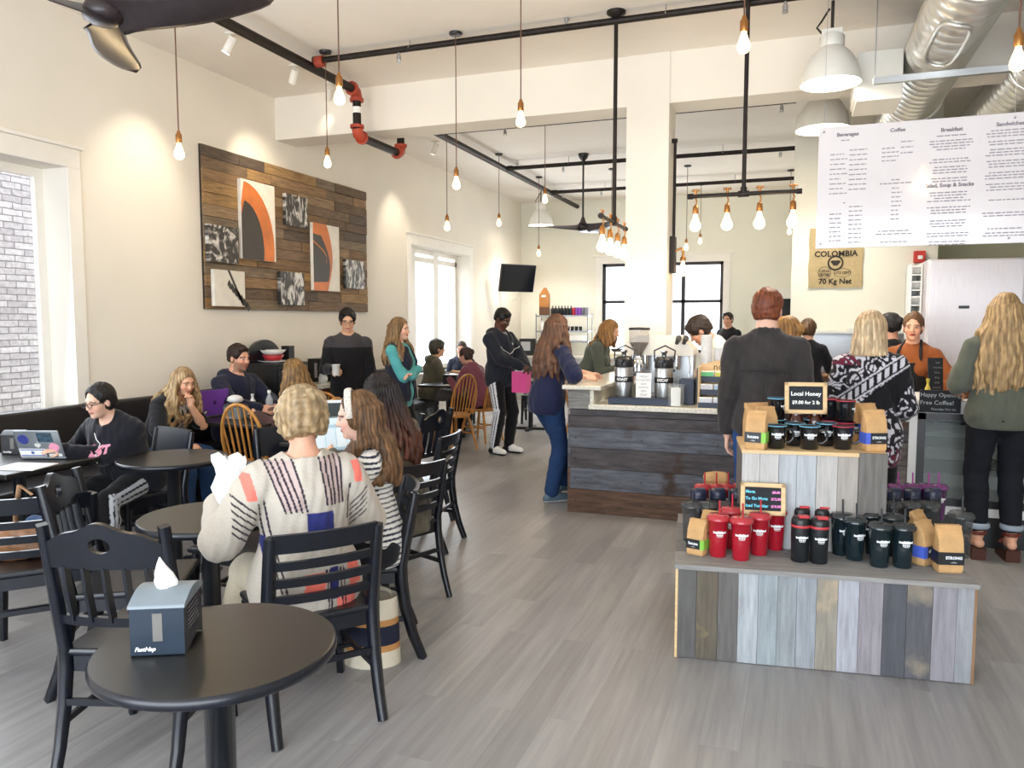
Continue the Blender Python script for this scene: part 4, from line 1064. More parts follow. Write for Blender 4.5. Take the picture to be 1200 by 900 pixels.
def picture(cn, label, kind=None, wide=None):
    # cn: (u_left, v_top_left, v_bottom_left, u_right, v_top_right, v_bottom_right)
    a = wx(cn[0],cn[1],XA); b_ = wx(cn[0],cn[2],XA); c_ = wx(cn[3],cn[4],XA); d_ = wx(cn[3],cn[5],XA)
    y0, y1 = a.y, c_.y; z0, z1 = (b_.z+d_.z)/2, (a.z+c_.z)/2
    t = empty('wall_picture', (XL+0.044,(y0+y1)/2,z0), 0, label, 'picture', None); w, h = y1-y0, z1-z0; dp = 0.045
    c = MB(); c.box(0.002,dp,-w/2,w/2,0,h,b=0.003); c.build('canvas', art_mat('print_'+str(len(bpy.data.materials)), kind) if kind else M['artwhite'], t)
    return t, w, h, dp
def patch(mb, pts, x, mi=0): mb.add([(x,y,z) for y,z in pts], [list(range(len(pts)))], mi)
t, w, h, d = picture((278,210,304,318,218,306), 'tall abstract canvas, white above an orange arc round dark, larger of two')
def arc(cy, cz, r, a0, a1, asp=1): return [(cy+r*math.cos(math.radians(a)), cz+r*asp*math.sin(math.radians(a))) for a in np.linspace(a0,a1,26)]
def clipwh(pts, w, h): return [(min(w/2,max(-w/2,y)), min(h,max(0,z))) for y,z in pts]
c = MB(); patch(c, clipwh([(-w/2,h*0.7)]+arc(-w/2+0.03,0.12,w*0.9,88,-20,1.35)+[(-w/2,0)], w, h), d+0.001, 0)
patch(c, clipwh([(-w/2,h*0.55)]+arc(-w/2+0.02,0.1,w*0.6,85,-20,1.5)+[(-w/2,0)], w, h), d+0.002, 1); c.build('painted_arc', [M['artorange'],M['artdark']], t)
t, w, h, d = picture((363,261,340,394,266,342), 'narrow abstract canvas with orange and dark bands, right of the larger one')
c = MB(); patch(c, clipwh([(-w/2,h),(-w*0.0,h)]+[(w*0.02+w*0.2*math.sin(q*PI),h*(1-q)) for q in np.linspace(0.1,1,16)]+[(-w/2,0)], w, h), d+0.001, 0)
patch(c, clipwh([(-w/2,h*0.84)]+[(-w/2+w*0.62*math.sin(q*PI*0.5+0.5)**1, h*(0.82-0.68*q)) for q in np.linspace(0,1,16)]+[(-w/2,h*0.12)], w, h), d+0.002, 1)
for q in range(14):
    f0, f1 = q/14, (q+1)/14; g0 = lambda f: (-w/2+w*0.5*math.sin(f*PI*0.62), h*(0.74-0.3*f))
    (ya,za),(yb,zb) = g0(f0), g0(f1); patch(c, [(ya,za),(yb,zb),(yb,zb-0.02),(ya,za-0.02)], d+0.003, 0)
c.build('painted_bands', [M['artorange'],M['artdark']], t)
for cn, lab, kd in (((240,264,307,275,266,309), 'dark square photo print at the panel left edge, above a pale print', (9,7,0,0,0.4)),
                    ((331,227,264,357,232,267), 'small black and white print between the two abstract canvases', (14,5,3,1,0.5)),
                    ((325,318,357,353,320,358), 'small dark print at the panel bottom below the abstract canvases', (14,5,7,2,-0.3)),
                    ((402,304,338,424,307,339), 'small dark print at the panel right edge', (16,6,1,5,0.1))):
    picture(cn, lab, kd)
t, w, h, d = picture((247,316,358,283,318,360), 'pale print of a dark branch, bottom left of the panel')
c = MB(); c.add([(d+0.001,-w*0.08,h),(d+0.001,w*0.0,h),(d+0.001,w*0.46,h*0.04),(d+0.001,w*0.4,h*0.02)], [(0,1,2,3)])
for q in range(7): yy = -w*0.03+q*0.03*w/0.3; zz = h*(0.75-0.1*q); c.add([(d+0.001,yy,zz),(d+0.001,yy+0.05,zz-0.07),(d+0.001,yy+0.01,zz-0.1),(d+0.001,yy-0.03,zz-0.05)], [(0,1,2,3)])
c.build('branch_drawing', mat('grey_print_ink','#4a4440',0.6,var=0.4,scale=40), t)
# television on a wall arm
p = wx(597,326,XL+0.45); t = empty('wall_television', (p.x, 13.9, zv(326,14.6)), math.radians(52), 'black flat television angled out on the left wall near the back corner', 'television')
TVR = Matrix.Rotation(math.radians(13),4,'X')
c = MB(); c.box(-0.38,0.38,-0.025,0.03,-0.26,0.26,M=TVR,b=0.008); c.build('casing', M['blackplastic'], t)
c = MB(); c.box(-0.365,0.365,-0.028,-0.0255,-0.243,0.245,M=TVR); c.build('screen', mat('dark_screen','#10131c',0.12,var=0.05), t)
c = MB(); c.box(-0.1,0.1,0.03,0.06,-0.1,0.1,M=TVR); c.tube([(0,0.05,0),(0.12,0.22,0),(-0.05,0.42,0)],0.02,8); c.tube([(0,0.05,-0.05),(0.12,0.22,-0.05),(-0.05,0.42,-0.05)],0.02,8); c.build('wall_arm', M['blackplastic'], t)
c = MB(); c.tube([(0.02,0.03,-0.25),(0.03,0.06,-0.38),(0.0,0.2,-0.42)],0.006,6); c.build('cable', M['whiteplastic'], t)
# coffee sack poster on the kitchen wall
a = wy(949,267,9.99); b_ = wy(1010,337,9.99); w = b_.x-a.x; h = a.z-wy(980,336,9.99).z
t = empty('coffee_sack', ((a.x+b_.x)/2, 9.985, wy(980,337,9.99).z), 0, 'tan burlap coffee sack pinned flat on the pale kitchen wall', 'coffee sack')
c = MB(); n_ = 12; vs = []; 
for i in range(n_+1):
    for j in range(n_+1):
        x_ = -w/2+w*i/n_; z_ = h*j/n_; vs.append((x_+0.004*math.sin(z_*20), -0.008-0.003*math.sin(x_*17+z_*9), z_))
for vv in list(vs): vs.append((vv[0], 0.012, vv[2]))
fs = []; m_ = (n_+1)**2
for i in range(n_):
    for j in range(n_):
        q = i*(n_+1)+j; fs.append((q,q+n_+1,q+n_+2,q+1))
for i in range(n_):
    for (q0,q1) in ((i,i+1),(i*(n_+1),(i+1)*(n_+1))): fs.append((q0,q1,q1+m_,q0+m_))
    for (q0,q1) in ((n_*(n_+1)+i,n_*(n_+1)+i+1),(i*(n_+1)+n_,(i+1)*(n_+1)+n_)): fs.append((q0,q0+m_,q1+m_,q1))
c.add(vs, fs); c.build('burlap', mat('tan_burlap','#b7a47c',0.95,var=0.12,scale=90,bump=0.5,bscale=220), t)
c = MB(); F_ = lambda x,z: at(x,-0.0135,z)
put_text(c,'COLOMBIA',0.092,F_(0,h*0.56),0,0.003); put_text(c,'70 Kg Net',0.085,F_(0,h*0.1),0,0.0025)
put_text(c,'USDA',0.042,F_(-w*0.2,h*0.275),0,0.001); put_text(c,'ORGANIC',0.026,F_(-w*0.2,h*0.225),0,0.001); put_text(c,'UTZ CERT',0.034,F_(w*0.13,h*0.245),0,0.001)
for (cx_,cz_,r0,r1,asp) in ((0,h*0.41,0.068,0.088,1),(-w*0.2,h*0.25,0.067,0.072,1),(w*0.13,h*0.245,0.088,0.094,0.55)):
    ring = []
    for q in range(32):
        a_ = 2*PI*q/32; ring += [(cx_+r0*math.cos(a_),-0.0135,cz_+r0*asp*math.sin(a_)),(cx_+r1*math.cos(a_),-0.0135,cz_+r1*asp*math.sin(a_))]
    c.add(ring, [(2*q,2*q+1,(2*q+3)%64,(2*q+2)%64) for q in range(32)])
c.add([(0.045*math.cos(a_)*(1+0.35*math.sin(3*a_)),-0.0135,h*0.41+0.042*math.sin(a_)*(1+0.3*math.cos(2*a_))) for a_ in np.linspace(0,2*PI,24)[:-1]], [list(range(23))])
for q in (-1,1): c.add([(-w*0.2+0.06*q,-0.0135,h*0.2),(-w*0.2,-0.0135,h*0.185),(-w*0.2+0.03*q,-0.0135,h*0.21)], [(0,1,2)])
c.build('printed_marks', M['darkink'], t)
p = wy(1077,302,9.99); t = empty('fire_alarm', (p.x,9.985,p.z), 0, 'small red fire alarm strobe on the kitchen wall', 'fire alarm')
c = MB(); c.box(-0.06,0.06,-0.05,0.01,-0.06,0.075,b=0.008); c.build('housing', mat('alarm_red','#c2352c',0.4), t)
c = MB(); c.box(-0.02,0.03,-0.062,-0.048,-0.02,0.02,b=0.004); c.build('strobe', M['whiteplastic'], t)

# ================================================================ FURNITURE
def round_table(x, y, r, label, group=None, legs=True, h=0.74):
    t = empty('round_table', (x,y,0), 0, label, 'table', group)
    c = MB(); c.lathe([(r-0.012,h-0.032),(r-0.002,h-0.026),(r,h-0.016),(r-0.002,h-0.005),(r-0.008,h)], 64, 1, capt=False); c.lathe([(r-0.008,h),(r-0.0082,h+0.0002)], 64, 0, capb=False); c.build('tabletop', [M['table'], M['chairblack']], t)
    c = MB(); c.lathe([(0.04,0.03),(0.04,h-0.06),(0.13,h-0.045),(0.13,h-0.033)], 20); c.build('pedestal', M['black'], t)
    c = MB()
    for k in range(4):
        a = k*PI/2+0.4; m = Matrix.Rotation(a,4,'Z'); c.prism([(0.0,0.055),(0.25,0.03),(0.28,0.012),(0.28,0.0),(0.0,0.0)], -0.032, 0.032, 0, m)
    c.build('base', M['black'], t, bevel=0.004); return t
def rect_table(x, y, rz, w, d, label, h=0.74, m=None, legs='two'):
    t = empty('rectangular_table', (x,y,0), rz, label, 'table')
    c = MB(); c.box(-w/2,w/2,-d/2,d/2,h-0.032,h,b=0.006); c.build('tabletop', m or M['table'], t)
    for q in ((-1,1) if w > 1.0 else (0,)):
        c = MB(); c.lathe([(0.036,0.03),(0.036,h-0.06),(0.12,h-0.045),(0.12,h-0.033)], 16, c=(q*w*0.3,0,0)); c.build('pedestal', M['black'], t)
        c = MB(); c.box(q*w*0.3-0.03,q*w*0.3+0.03,-d*0.4,d*0.4,0,0.035,b=0.006); c.box(q*w*0.3-0.22,q*w*0.3+0.22,-0.03,0.03,0,0.035,b=0.006); c.build('base', M['black'], t)
    return t
def leg_pts(*p): return list(p)
def chair(kind, name='dining_chair', wood=None):
    """built at the origin facing +y ; seat 0.45 high"""
    m = wood or M['chairblack']; t = empty(name, (0,0,0), 0, 'x', 'chair')
    w, d, sh = 0.21, 0.21, 0.455
    H = {'slat':0.93, 'ladder':0.81, 'panel':0.84, 'crest':0.92}[kind]
    c = MB(); n = 9; vs = []; pts = [(-w-0.005,-d+0.01),(w+0.005,-d+0.01),(w+0.02,d+0.02),(-w-0.02,d+0.02)]
    c.box(-w-0.012,w+0.012,-d,d+0.025,sh-0.03,sh,b=0.012); c.build('seat', m, t)
    c = MB(); c.box(-w+0.02,w-0.02,d-0.03,d-0.008,sh-0.085,sh-0.03); c.box(-w+0.02,w-0.02,-d+0.01,-d+0.03,sh-0.085,sh-0.03)
    for q in (-1,1): c.box(q*(w-0.012),q*(w-0.032),-d+0.02,d-0.02,sh-0.085,sh-0.03)
    c.build('apron', m, t)
    post = lambda q, z: (q*w, -d+0.012 - (max(0,z-sh)*0.20 if z > sh else (max(0,sh-z)/sh)**2*0.10), z)
    for q in (-1,1):
        c = MB(); c.tube([(q*(w-0.015),d-0.015,sh-0.03),(q*w,d+0.0,0.0)], [0.021,0.015], 4, sq=(1.25,1.25)); c.build('leg', m, t)
        zs = [0,0.12,0.25,0.38,0.46,0.6,0.75,H-0.01]; c = MB()
        c.tube([post(q,z) for z in zs], [0.017,0.019,0.021,0.023,0.023,0.022,0.02,0.018], 4, sq=(1.3,1.3)); c.build('rear_leg', m, t)
    c = MB()
    for q in (-1,1): c.bar((q*(w-0.004),d-0.005,0.2),(q*(w-0.004),-d-0.01,0.2),0.014,0.024)
    c.bar((-w,0.03,0.2),(w,0.03,0.2),0.024,0.014); c.bar((-w,-d-0.012,0.27),(w,-d-0.012,0.27),0.014,0.024); c.build('stretcher', m, t)
    yb = lambda z: post(1,z)[1]
    def rail(z0, z1, th=0.02, bow=0.03, name='back_rail', top=None, hole=None):
        c = MB(); N_ = 14; vs = []; fs = []
        for i in range(N_+1):
            f = i/N_*2-1; x = f*(w-0.004 if top is None else w+0.004); b_ = -bow*(1-f*f)
            zt = z1+(top(f) if top else 0)
            for (yy,zz) in ((yb(z0)+b_-th/2,z0),(yb(z0)+b_+th/2,z0),(yb(zt)+b_+th/2,zt),(yb(zt)+b_-th/2,zt)): vs.append((x,yy,zz))
        for i in range(N_):
            if hole and i in hole:      # leave an opening : two thin bands instead
                pass
            for k in range(4):
                if hole and i in hole and k in (1,3): continue
                fs.append((i*4+k,(i+1)*4+k,(i+1)*4+(k+1)%4,i*4+(k+1)%4))
        fs.append((0,1,2,3)); fs.append((N_*4+3,N_*4+2,N_*4+1,N_*4)); c.add(vs, fs)
        return c
    if kind in ('slat','crest'):
        tp = lambda f: 0.035*math.cos(f*PI*0.9)-0.01+0.006*math.cos(f*PI*3)
        z0, z1 = H-0.16, H-0.025; N_ = 40; K = 14; hr = (0.0,H-0.075,0.038,0.027); c = MB()
        # crest board with an oval hand hole: grid of cells, hole cut out and walled
        def P(i,j,side):
            f = i/N_*2-1; zt = z1+tp(f); z = z0+0.018*(f*f)*0+(zt-z0)*j/K; x = f*(w+0.006)
            dx, dz = (x-hr[0])/hr[2], (z-hr[1])/hr[3]; rr = math.hypot(dx,dz)
            return (x, yb(z)-0.03*(1-f*f)+side*0.011, z), rr
        V_ = {}; vs = []
        for i in range(N_+1):
            for j in range(K+1):
                p_, rr = P(i,j,0)
                for s_ in (-1,1):
                    q = list(P(i,j,s_)[0])
                    if 0.55 < rr < 1.3:     # snap to the hole outline
                        k_ = 1/rr; q[0] = hr[0]+(q[0]-hr[0])*k_; q[2] = hr[1]+(q[2]-hr[1])*k_; q[1] = yb(q[2])-0.03*(1-(q[0]/(w+0.006))**2)+s_*0.011
                    V_[i,j,s_] = len(vs); vs.append(tuple(q))
        fs = []; inside = lambda i,j: P(i+0.5,j+0.5,0)[1] < 0.86
        for i in range(N_):
            for j in range(K):
                if inside(i,j): continue
                for s_ in (-1,1):
                    q = (V_[i,j,s_],V_[i+1,j,s_],V_[i+1,j+1,s_],V_[i,j+1,s_]); fs.append(q if s_ == -1 else q[::-1])
                for (di,dj,a,b_) in ((0,-1,(i,j),(i+1,j)),(0,1,(i+1,j+1),(i,j+1)),(-1,0,(i,j+1),(i,j)),(1,0,(i+1,j),(i+1,j+1))):
                    ii, jj = i+di, j+dj
                    if not (0 <= ii < N_ and 0 <= jj < K) or inside(ii,jj): fs.append((V_[a+(-1,)],V_[a+(1,)],V_[b_+(1,)],V_[b_+(-1,)]))
        c.add(vs, fs); c.build('crest_rail', m, t)
        c = rail(sh+0.10, sh+0.135); c.build('lower_rail', m, t)
        for k in range(5):
            f = (k-2)/2*0.68; x = f*w; b_ = -0.028*(1-f*f); c = MB()
            c.strip([(x,yb(sh+0.12)+b_,sh+0.12),(x,yb(sh+0.24)+b_-0.004,sh+0.24),(x,yb(H-0.15)+b_,H-0.15)], 0.033, 0.011); c.build('slat', m, t)
    elif kind == 'ladder':
        for (a,b_) in ((H-0.075,H),(H-0.145,H-0.11),(H-0.215,H-0.18),(H-0.285,H-0.25)):
            c = rail(a, b_); c.build('back_rail', m, t)
    elif kind == 'panel':
        c = rail(H-0.2, H, 0.014, 0.02); c.build('back_panel', m, t)
        c = rail(H-0.32, H-0.285, 0.014, 0.02); c.build('back_rail', m, t)
    return t
PROTO = {}
def put_chair(kind, x, y, rz, label, group=None, wood=None):
    key = (kind, wood.name if wood else '')
    if key not in PROTO:
        t = PROTO[key] = chair(kind, wood=wood); t.location = (x,y,0); t.rotation_euler = (0,0,rz); t['label'] = label
        return t
    return dup(PROTO[key], (x,y,0), rz, label)
def windsor():
    t = empty('windsor_chair', (0,0,0), 0, 'x', 'chair'); m = M['oak']; sh = 0.45
    c = MB(); pts = []
    for q in range(28):
        a = 2*PI*q/28; pts.append((0.215*math.cos(a)*(1.0 if math.sin(a) > -0.2 else 0.92), 0.205*math.sin(a)))
    vs = [(x,y,sh-0.035) for x,y in pts]+[(x*1.04,y*1.04,sh-0.015) for x,y in pts]+[(x,y,sh) for x,y in pts]; n = 28
    fs = [list(range(n-1,-1,-1)), list(range(2*n,3*n))]
    for k in range(2): fs += [(k*n+i,k*n+(i+1)%n,(k+1)*n+(i+1)%n,(k+1)*n+i) for i in range(n)]
    c.add(vs, fs, 0, False); c.build('seat', m, t, bevel=0.003)
    for sx in (-1,1):
        for sy in (-1,1):
            c = MB(); c.tube([(sx*0.13,sy*0.125,sh-0.02),(sx*0.165,sy*0.17,0.24),(sx*0.2,sy*0.215,0.0)], [0.015,0.02,0.012], 8); c.build('leg', m, t)
    c = MB()
    for sx in (-1,1): c.tube([(sx*0.17,-0.175,0.2),(sx*0.17,0.175,0.2)], 0.011, 8)
    c.tube([(-0.17,0,0.2),(0.17,0,0.2)], 0.011, 8); c.build('stretcher', m, t)
    bk = lambda z: -0.165-(z-sh)*0.25
    hoop = []
    for q in np.linspace(0,1,29):
        a = PI*q; x = -0.19*math.cos(a); z = sh+0.5*math.sin(a)**0.62 if 0 < q < 1 else sh
        hoop.append((x*(1 if z > sh+0.2 else 0.9+0.1*(z-sh)/0.2), bk(z), z))
    c = MB(); c.tube(hoop, 0.014, 8); c.build('hoop_back', m, t)
    for k in range(7):
        f = (k-3)/3; x0_ = f*0.135; x1_ = f*0.158; zt = sh+0.5*(1-min(1,abs(x1_)/0.19)**2)**0.31
        c = MB(); c.tube([(x0_,bk(sh),sh-0.005),((x0_+x1_)/2,bk((sh+zt)/2),(sh+zt)/2),(x1_,bk(zt),zt-0.004)], [0.0075,0.009,0.006], 7); c.build('spindle', m, t)
    return t
WIN = None
def put_windsor(x, y, rz, label):
    global WIN
    if WIN is None: WIN = windsor(); WIN.location = (x,y,0); WIN.rotation_euler = (0,0,rz); WIN['label'] = label; return WIN
    return dup(WIN, (x,y,0), rz, label)
def FYr(dx, dy): return math.atan2(-dx, dy)
def face(x, y, tx, ty): return math.atan2(-(tx-x), ty-y)      # rz so that local +y points at target

T1 = (-1.425,1.617); T2 = (-2.42,2.72); T3 = (-3.68,3.83); T4 = (-4.22,3.42); T5 = (-2.80,4.18)
round_table(*T1, 0.312, 'round dark pedestal table nearest the camera, with the napkin box on it')
round_table(*T2, 0.30, 'round dark table in front of the woman in the patterned sweater')
round_table(*T3, 0.33, 'empty round dark table beyond, its top showing a grey sheen')
rect_table(-4.50, 3.42, 0.0, 0.74, 0.72, 'dark table under the grey stickered laptop at the left window')
rect_table(*T5, 0.3, 0.62, 0.62, 'dark table hidden behind the patterned sweater, holding the lit laptop')
rect_table(-4.53, 5.62, 0.0, 0.83, 0.74, 'dark table by the wall bench with the purple laptop')
put_chair('slat', -2.24, 2.2, face(-2.24,2.2,-2.44,2.9)+0.02, 'black slat-back chair behind the napkin box, oval hole in its crest')
put_chair('slat', -2.77, 2.63, FYr(0.85,0.52), 'black slat-back chair seen edge-on left of the holed chair')
put_chair('ladder', -1.875, 2.66, FYr(-0.78,0.62), 'black ladder-back chair under the woman in the patterned sweater')
put_chair('ladder', -1.985, 3.23, math.atan2(0.84,-0.54), 'dark blue ladder-back chair under the girl in the striped top')
put_chair('ladder', -3.40, 2.70, FYr(-0.75,0.66), 'black chair at the left edge holding the tan leather bag')
put_chair('ladder', -2.66, 3.30, face(-2.66,3.3,-2.45,2.8)-0.35, 'black ladder-back chair between the second round table and the empty one')
put_chair('panel', -4.20, 4.06, math.atan2(0.25,-0.97), 'black chair with a broad back panel under the girl at the grey laptop')
put_chair('panel', -3.24, 4.52, face(-3.24,4.52,-2.8,4.18), 'black panel-back chair just left of the blonde curly head')
put_chair('ladder', -2.2, 3.93, FYr(-0.86,0.36), 'black chair under the woman in the olive sweater')
put_chair('ladder', -2.53, 4.93, FYr(-0.96,-0.1), 'black chair beside the olive sweater, seat and slats in the aisle')
put_chair('crest', -2.86, 5.42, FYr(-0.9,0.1), 'black chair with an arched crest in front of the woman in teal')
put_windsor(-4.10, 5.20, 0.12, 'golden oak hoop-back chair at the purple laptop table')
put_windsor(-3.9, 5.62, math.radians(86), 'golden oak hoop-back chair under the woman with wavy brown hair')
p = gd(386,7.3); put_windsor(p.x, p.y, math.radians(20), 'golden oak chair behind the white hairband, mostly hidden')
p = gd(531,9.6); put_windsor(p.x, p.y, math.radians(62), 'golden oak spindle-back chair standing free before the window table')
put_windsor(-3.90, 9.52, math.radians(76), 'golden oak chair under the woman in the maroon top')
p = gd(530,12.2); put_chair('panel', -4.95, 11.22, FYr(0.4,-0.92), 'black chair at the far end of the window table'); rect_table(-4.45, 10.1, 0.0, 0.62, 1.5, 'long dark table at the far window with cups and paper bags')
# tables at the back left of the counter
p = gd(622,11.4); rect_table(p.x, p.y, 0.1, 0.62, 0.62, 'small dark table behind the pink bag with a flat base')
put_chair('panel', p.x-0.15, p.y+0.75, PI+0.2, 'black chair behind the pink bag table')
p = gd(687,10.3); put_windsor(p.x, p.y, FYr(0.95,-0.2), 'golden oak chair behind the counter end, its hoop just showing')
# wall bench
def bench(y0, y1, label):
    t = empty('wall_bench', (XL,(y0+y1)/2,0), 0, label, 'bench'); h = (y1-y0)/2
    c = MB(); c.box(0.03,0.5,-h,h,0.0,0.36); c.build('plinth', M['black'], t)
    c = MB(); c.box(0.03,0.52,-h,h,0.36,0.46,b=0.025); c.build('seat_cushion', M['vinyl'], t)
    c = MB(); c.prism([(0.03,0.46),(0.16,0.46),(0.11,0.94),(0.03,0.94)], -h, h); c.build('backrest', M['vinyl'], t, bevel=0.02)
M['vinyl'] = mat('black_vinyl', '#17161a', 0.42, var=0.15)
bench(1.6, 6.35, 'long black padded bench along the left wall by the window')
bench(8.55, 10.3, 'black padded bench along the left wall beyond the jar counter')
# ================================================================ COUNTER
CY = 6.2; CXL = -1.74
M['darkplank'] = plank_mat('dark_reclaimed_boards', ['#5a4f49','#4a4548','#6a625d','#634a3a','#5e4535','#57493f','#7a716b','#5a5d66'], 0.7, (2.0,14,14), 0.3, 0.4, spots='#3c2a20', nscale=2.6)
M['greyplank'] = plank_mat('grey_weathered_boards', ['#8e8a84','#a3a09b','#7c7a76','#989795'], 0.75, (1.6,14,14), 0.55, 0.3, nscale=4)
M['panelwhite'] = mat('white_case_metal', '#e6e5e2', 0.4, var=0.03)
caseL = wy(1064,520,CY).x; caseR = caseL+1.25
t = empty('service_counter', (CXL,CY,0), 0, 'long service counter clad in dark horizontal planks with a pale stone top', 'counter')
OB = Matrix.Translation((-CXL,-CY,0))
def cb(c, *a, **k): return c.box(*a, M=OB, **k)
c = MB(); cb(c,CXL+0.02,caseL,CY+0.02,CY+0.72,0.0,0.872); c.build('carcass', M['darkpanel'], t)
c = MB(); r = random.Random(9); zs = [0.0,0.2,0.38,0.55,0.72,0.82,0.87]
for z0,z1 in zip(zs[:-1],zs[1:]):
    x = CXL
    while x < caseL-0.02:
        e = min(caseL, x+r.uniform(1.3,1.9)); 
        if caseL-e < 0.35: e = caseL
        cb(c,x+0.001,e-0.001,CY+r.uniform(-0.004,0.004),CY+0.02,z0+0.002,z1-0.002); x = e
c.build('front_planks', M['darkplank'], t)
c = MB()
for z0,z1 in zip(zs[:-1],zs[1:]): cb(c,CXL-0.02,CXL,CY,CY+2.2,z0+0.002,z1-0.002)
c.build('end_planks', M['darkplank'], t)
c = MB(); cb(c,CXL-0.018,CXL+0.0,CY-0.002,CY+2.2,0.875,1.03); cb(c,CXL-0.018,CXL+0.17,CY-0.004,CY+0.018,0.875,1.03); c.build('bar_face', M['greyplank'], t)
c = MB(); cb(c,CXL+0.16,caseL,CY-0.03,CY+0.75,0.875,0.915,b=0.006); c.build('worktop', M['granite'], t)
c = MB(); cb(c,CXL+0.17,CXL+0.2,CY-0.01,CY+2.2,0.915,1.035); cb(c,CXL+0.0,CXL+0.17,CY+0.02,CY+2.2,0.9,1.03); c.build('splash', M['granite'], t)
c = MB(); cb(c,CXL-0.06,CXL+0.27,CY-0.05,CY+2.25,1.035,1.07,b=0.008); c.build('bar_top', M['granite'], t)
c = MB(); cb(c,CXL+0.02,CXL+0.2,CY+0.73,CY+2.2,0.0,0.872); c.build('return_cabinet', M['darkpanel'], t)
c = MB()
for z in (0.1,0.29,0.46,0.63):
    for x in (CXL+0.05,CXL+0.6,CXL+1.2): c.tube([(x-CXL,-0.006,z),(x-CXL,0.004,z)],0.006,6)
c.build('nail_heads', M['iron'], t)
# pastry case
t = empty('pastry_case', (caseL,CY-0.02,0), 0, 'white framed glass pastry case under the chalk sign at right', 'display case')
W_ = caseR-caseL
c = MB(); c.box(0.0,W_,0.02,0.7,0,0.22); c.build('plinth', M['blackplastic'], t)
c = MB(); c.box(0,W_,0,0.74,0.22,0.285); c.box(0,0.055,0,0.05,0.285,1.0); c.box(W_-0.055,W_,0,0.05,0.285,1.0); c.box(0,W_,0.0,0.05,0.945,1.0); c.box(0,W_,0.0,0.74,1.0,1.035); c.box(0,0.03,0.05,0.74,0.285,1.0); c.box(W_-0.03,W_,0.05,0.74,0.285,1.0); c.box(0,W_,0.71,0.74,0.285,1.0); c.build('cabinet_frame', M['panelwhite'], t, bevel=0.003)
c = MB()
for b_ in ((0.055,0.105,0.285,0.945),(W_-0.105,W_-0.055,0.285,0.945),(0.055,W_-0.055,0.285,0.335),(0.055,W_-0.055,0.9,0.945)): c.box(b_[0],b_[1],-0.008,0.03,b_[2],b_[3])
c.build('door_frame', M['blackplastic'], t)
c = MB(); c.box(0.1,W_-0.1,0.008,0.014,0.33,0.905); c.build('glass_front', glass('case_glass','#7d8a88',0.22,0.04), t)
for z in (0.5,0.68,0.8):
    c = MB(); c.box(0.06,W_-0.06,0.08,0.66,z,z+0.012); c.build('shelf', glass('shelf_glass','#aab6b2',0.3,0.1), t)
c = MB(); c.box(0.15,W_-0.15,0.06,0.1,0.86,0.88); c.build('lamp_rail', M['blackplastic'], t)
c = MB(); c.tube([(0.32,-0.03,0.885),(0.95,-0.03,0.885)],0.012,8); c.tube([(0.34,-0.03,0.885),(0.34,0.0,0.885)],0.008,6); c.tube([(0.93,-0.03,0.885),(0.93,0.0,0.885)],0.008,6); c.build('door_handle', M['blackplastic'], t)
for i,(x,z,col,lab) in enumerate(((0.52,0.512,'#3a2418','dark chocolate loaf on the pastry case lower shelf'),(0.72,0.512,'#5b4030','brown glazed roll beside the chocolate loaf'))):
    f = Field(); f.rc((x+caseL-0.06,CY+0.2,z+0.045),(x+caseL+0.06,CY+0.22,z+0.045),0.05,0.05); f.plane((0,0,z+0.002),(0,0,-1)); vv,qq = f.mesh(0.012, lambda P: 0.004*nz(P,60,5))
    o = np_obj('pastry', vv, qq, mat('pastry_crust'+str(i),col,0.6,var=0.3,scale=30)); tag(o,lab,'pastry')
# menu card blackboard sign on case
p = wy(1102,462,CY-0.05); t = empty('chalk_sign', (p.x,CY-0.055,zv(474,6.0)-0.0), 0, 'black chalk sign reading happy opening, hung on the pastry case', 'sign')
c = MB(); c.box(-0.13,0.13,0,0.018,0,0.16,b=0.003); c.build('board', M['slate'], t)
c = MB(); put_text(c,'Happy Opening',0.04,at(0,-0.001,0.125)); put_text(c,'Free Coffee!',0.042,at(-0.02,-0.001,0.07)); put_text(c,'Thursday Oct 1st',0.022,at(0.02,-0.001,0.025)); c.build('chalk_writing', mat('pale_chalk','#b9bdbd',0.9), t)
p = wy(1099,420,CY+0.1)
t = empty('menu_stand', (p.x,CY+0.1,1.036), 0.2, 'narrow dark standing price card on the pastry case', 'sign')
c = MB(); c.box(-0.05,0.05,0,0.012,0.0,0.3,M=Matrix.Rotation(math.radians(-8),4,'X')); c.box(-0.06,0.06,-0.03,0.08,0,0.01); c.build('card', M['slate'], t)
c = MB()
for k in range(7): put_text(c,('tea','mocha','latte','drip','chai','cocoa','juice')[k],0.022,at(0,-0.0012,0.265-0.036*k)@Matrix.Rotation(math.radians(-8),4,'X'))
c.build('card_writing', mat('dim_chalk','#8e9190',0.9), t)
p = wy(1088,435,CY+0.06); c = MB(); c.lathe([(0.016,0),(0.018,0.01),(0.018,0.08),(0.01,0.1),(0.008,0.125),(0.012,0.13),(0.012,0.15)],12); o = c.build('sauce_bottle', mat('yellow_bottle','#d9c24a',0.4), None, (p.x,CY+0.06,1.036)); tag(o,'small yellow-topped bottle beside the standing price card','bottle')
p = wy(1148,420,CY+0.35); t = empty('wooden_crate', (p.x,CY+0.35,1.036), 0.1, 'brown wooden crate of oranges on the pastry case', 'crate')
for k in range(3):
    for yk in (-0.12,0.105): c = MB(); c.box(-0.17,0.17,yk,yk+0.015,0.01+k*0.055,0.05+k*0.055); c.build('slat', mat('crate_wood','#6b4026',0.6,var=0.25), t)
c = MB(); c.box(-0.18,-0.165,-0.12,0.12,0,0.17); c.box(0.165,0.18,-0.12,0.12,0,0.17); c.box(-0.17,0.17,-0.11,0.11,0,0.01); c.build('crate_body', mat('crate_wood','#6b4026'), t)
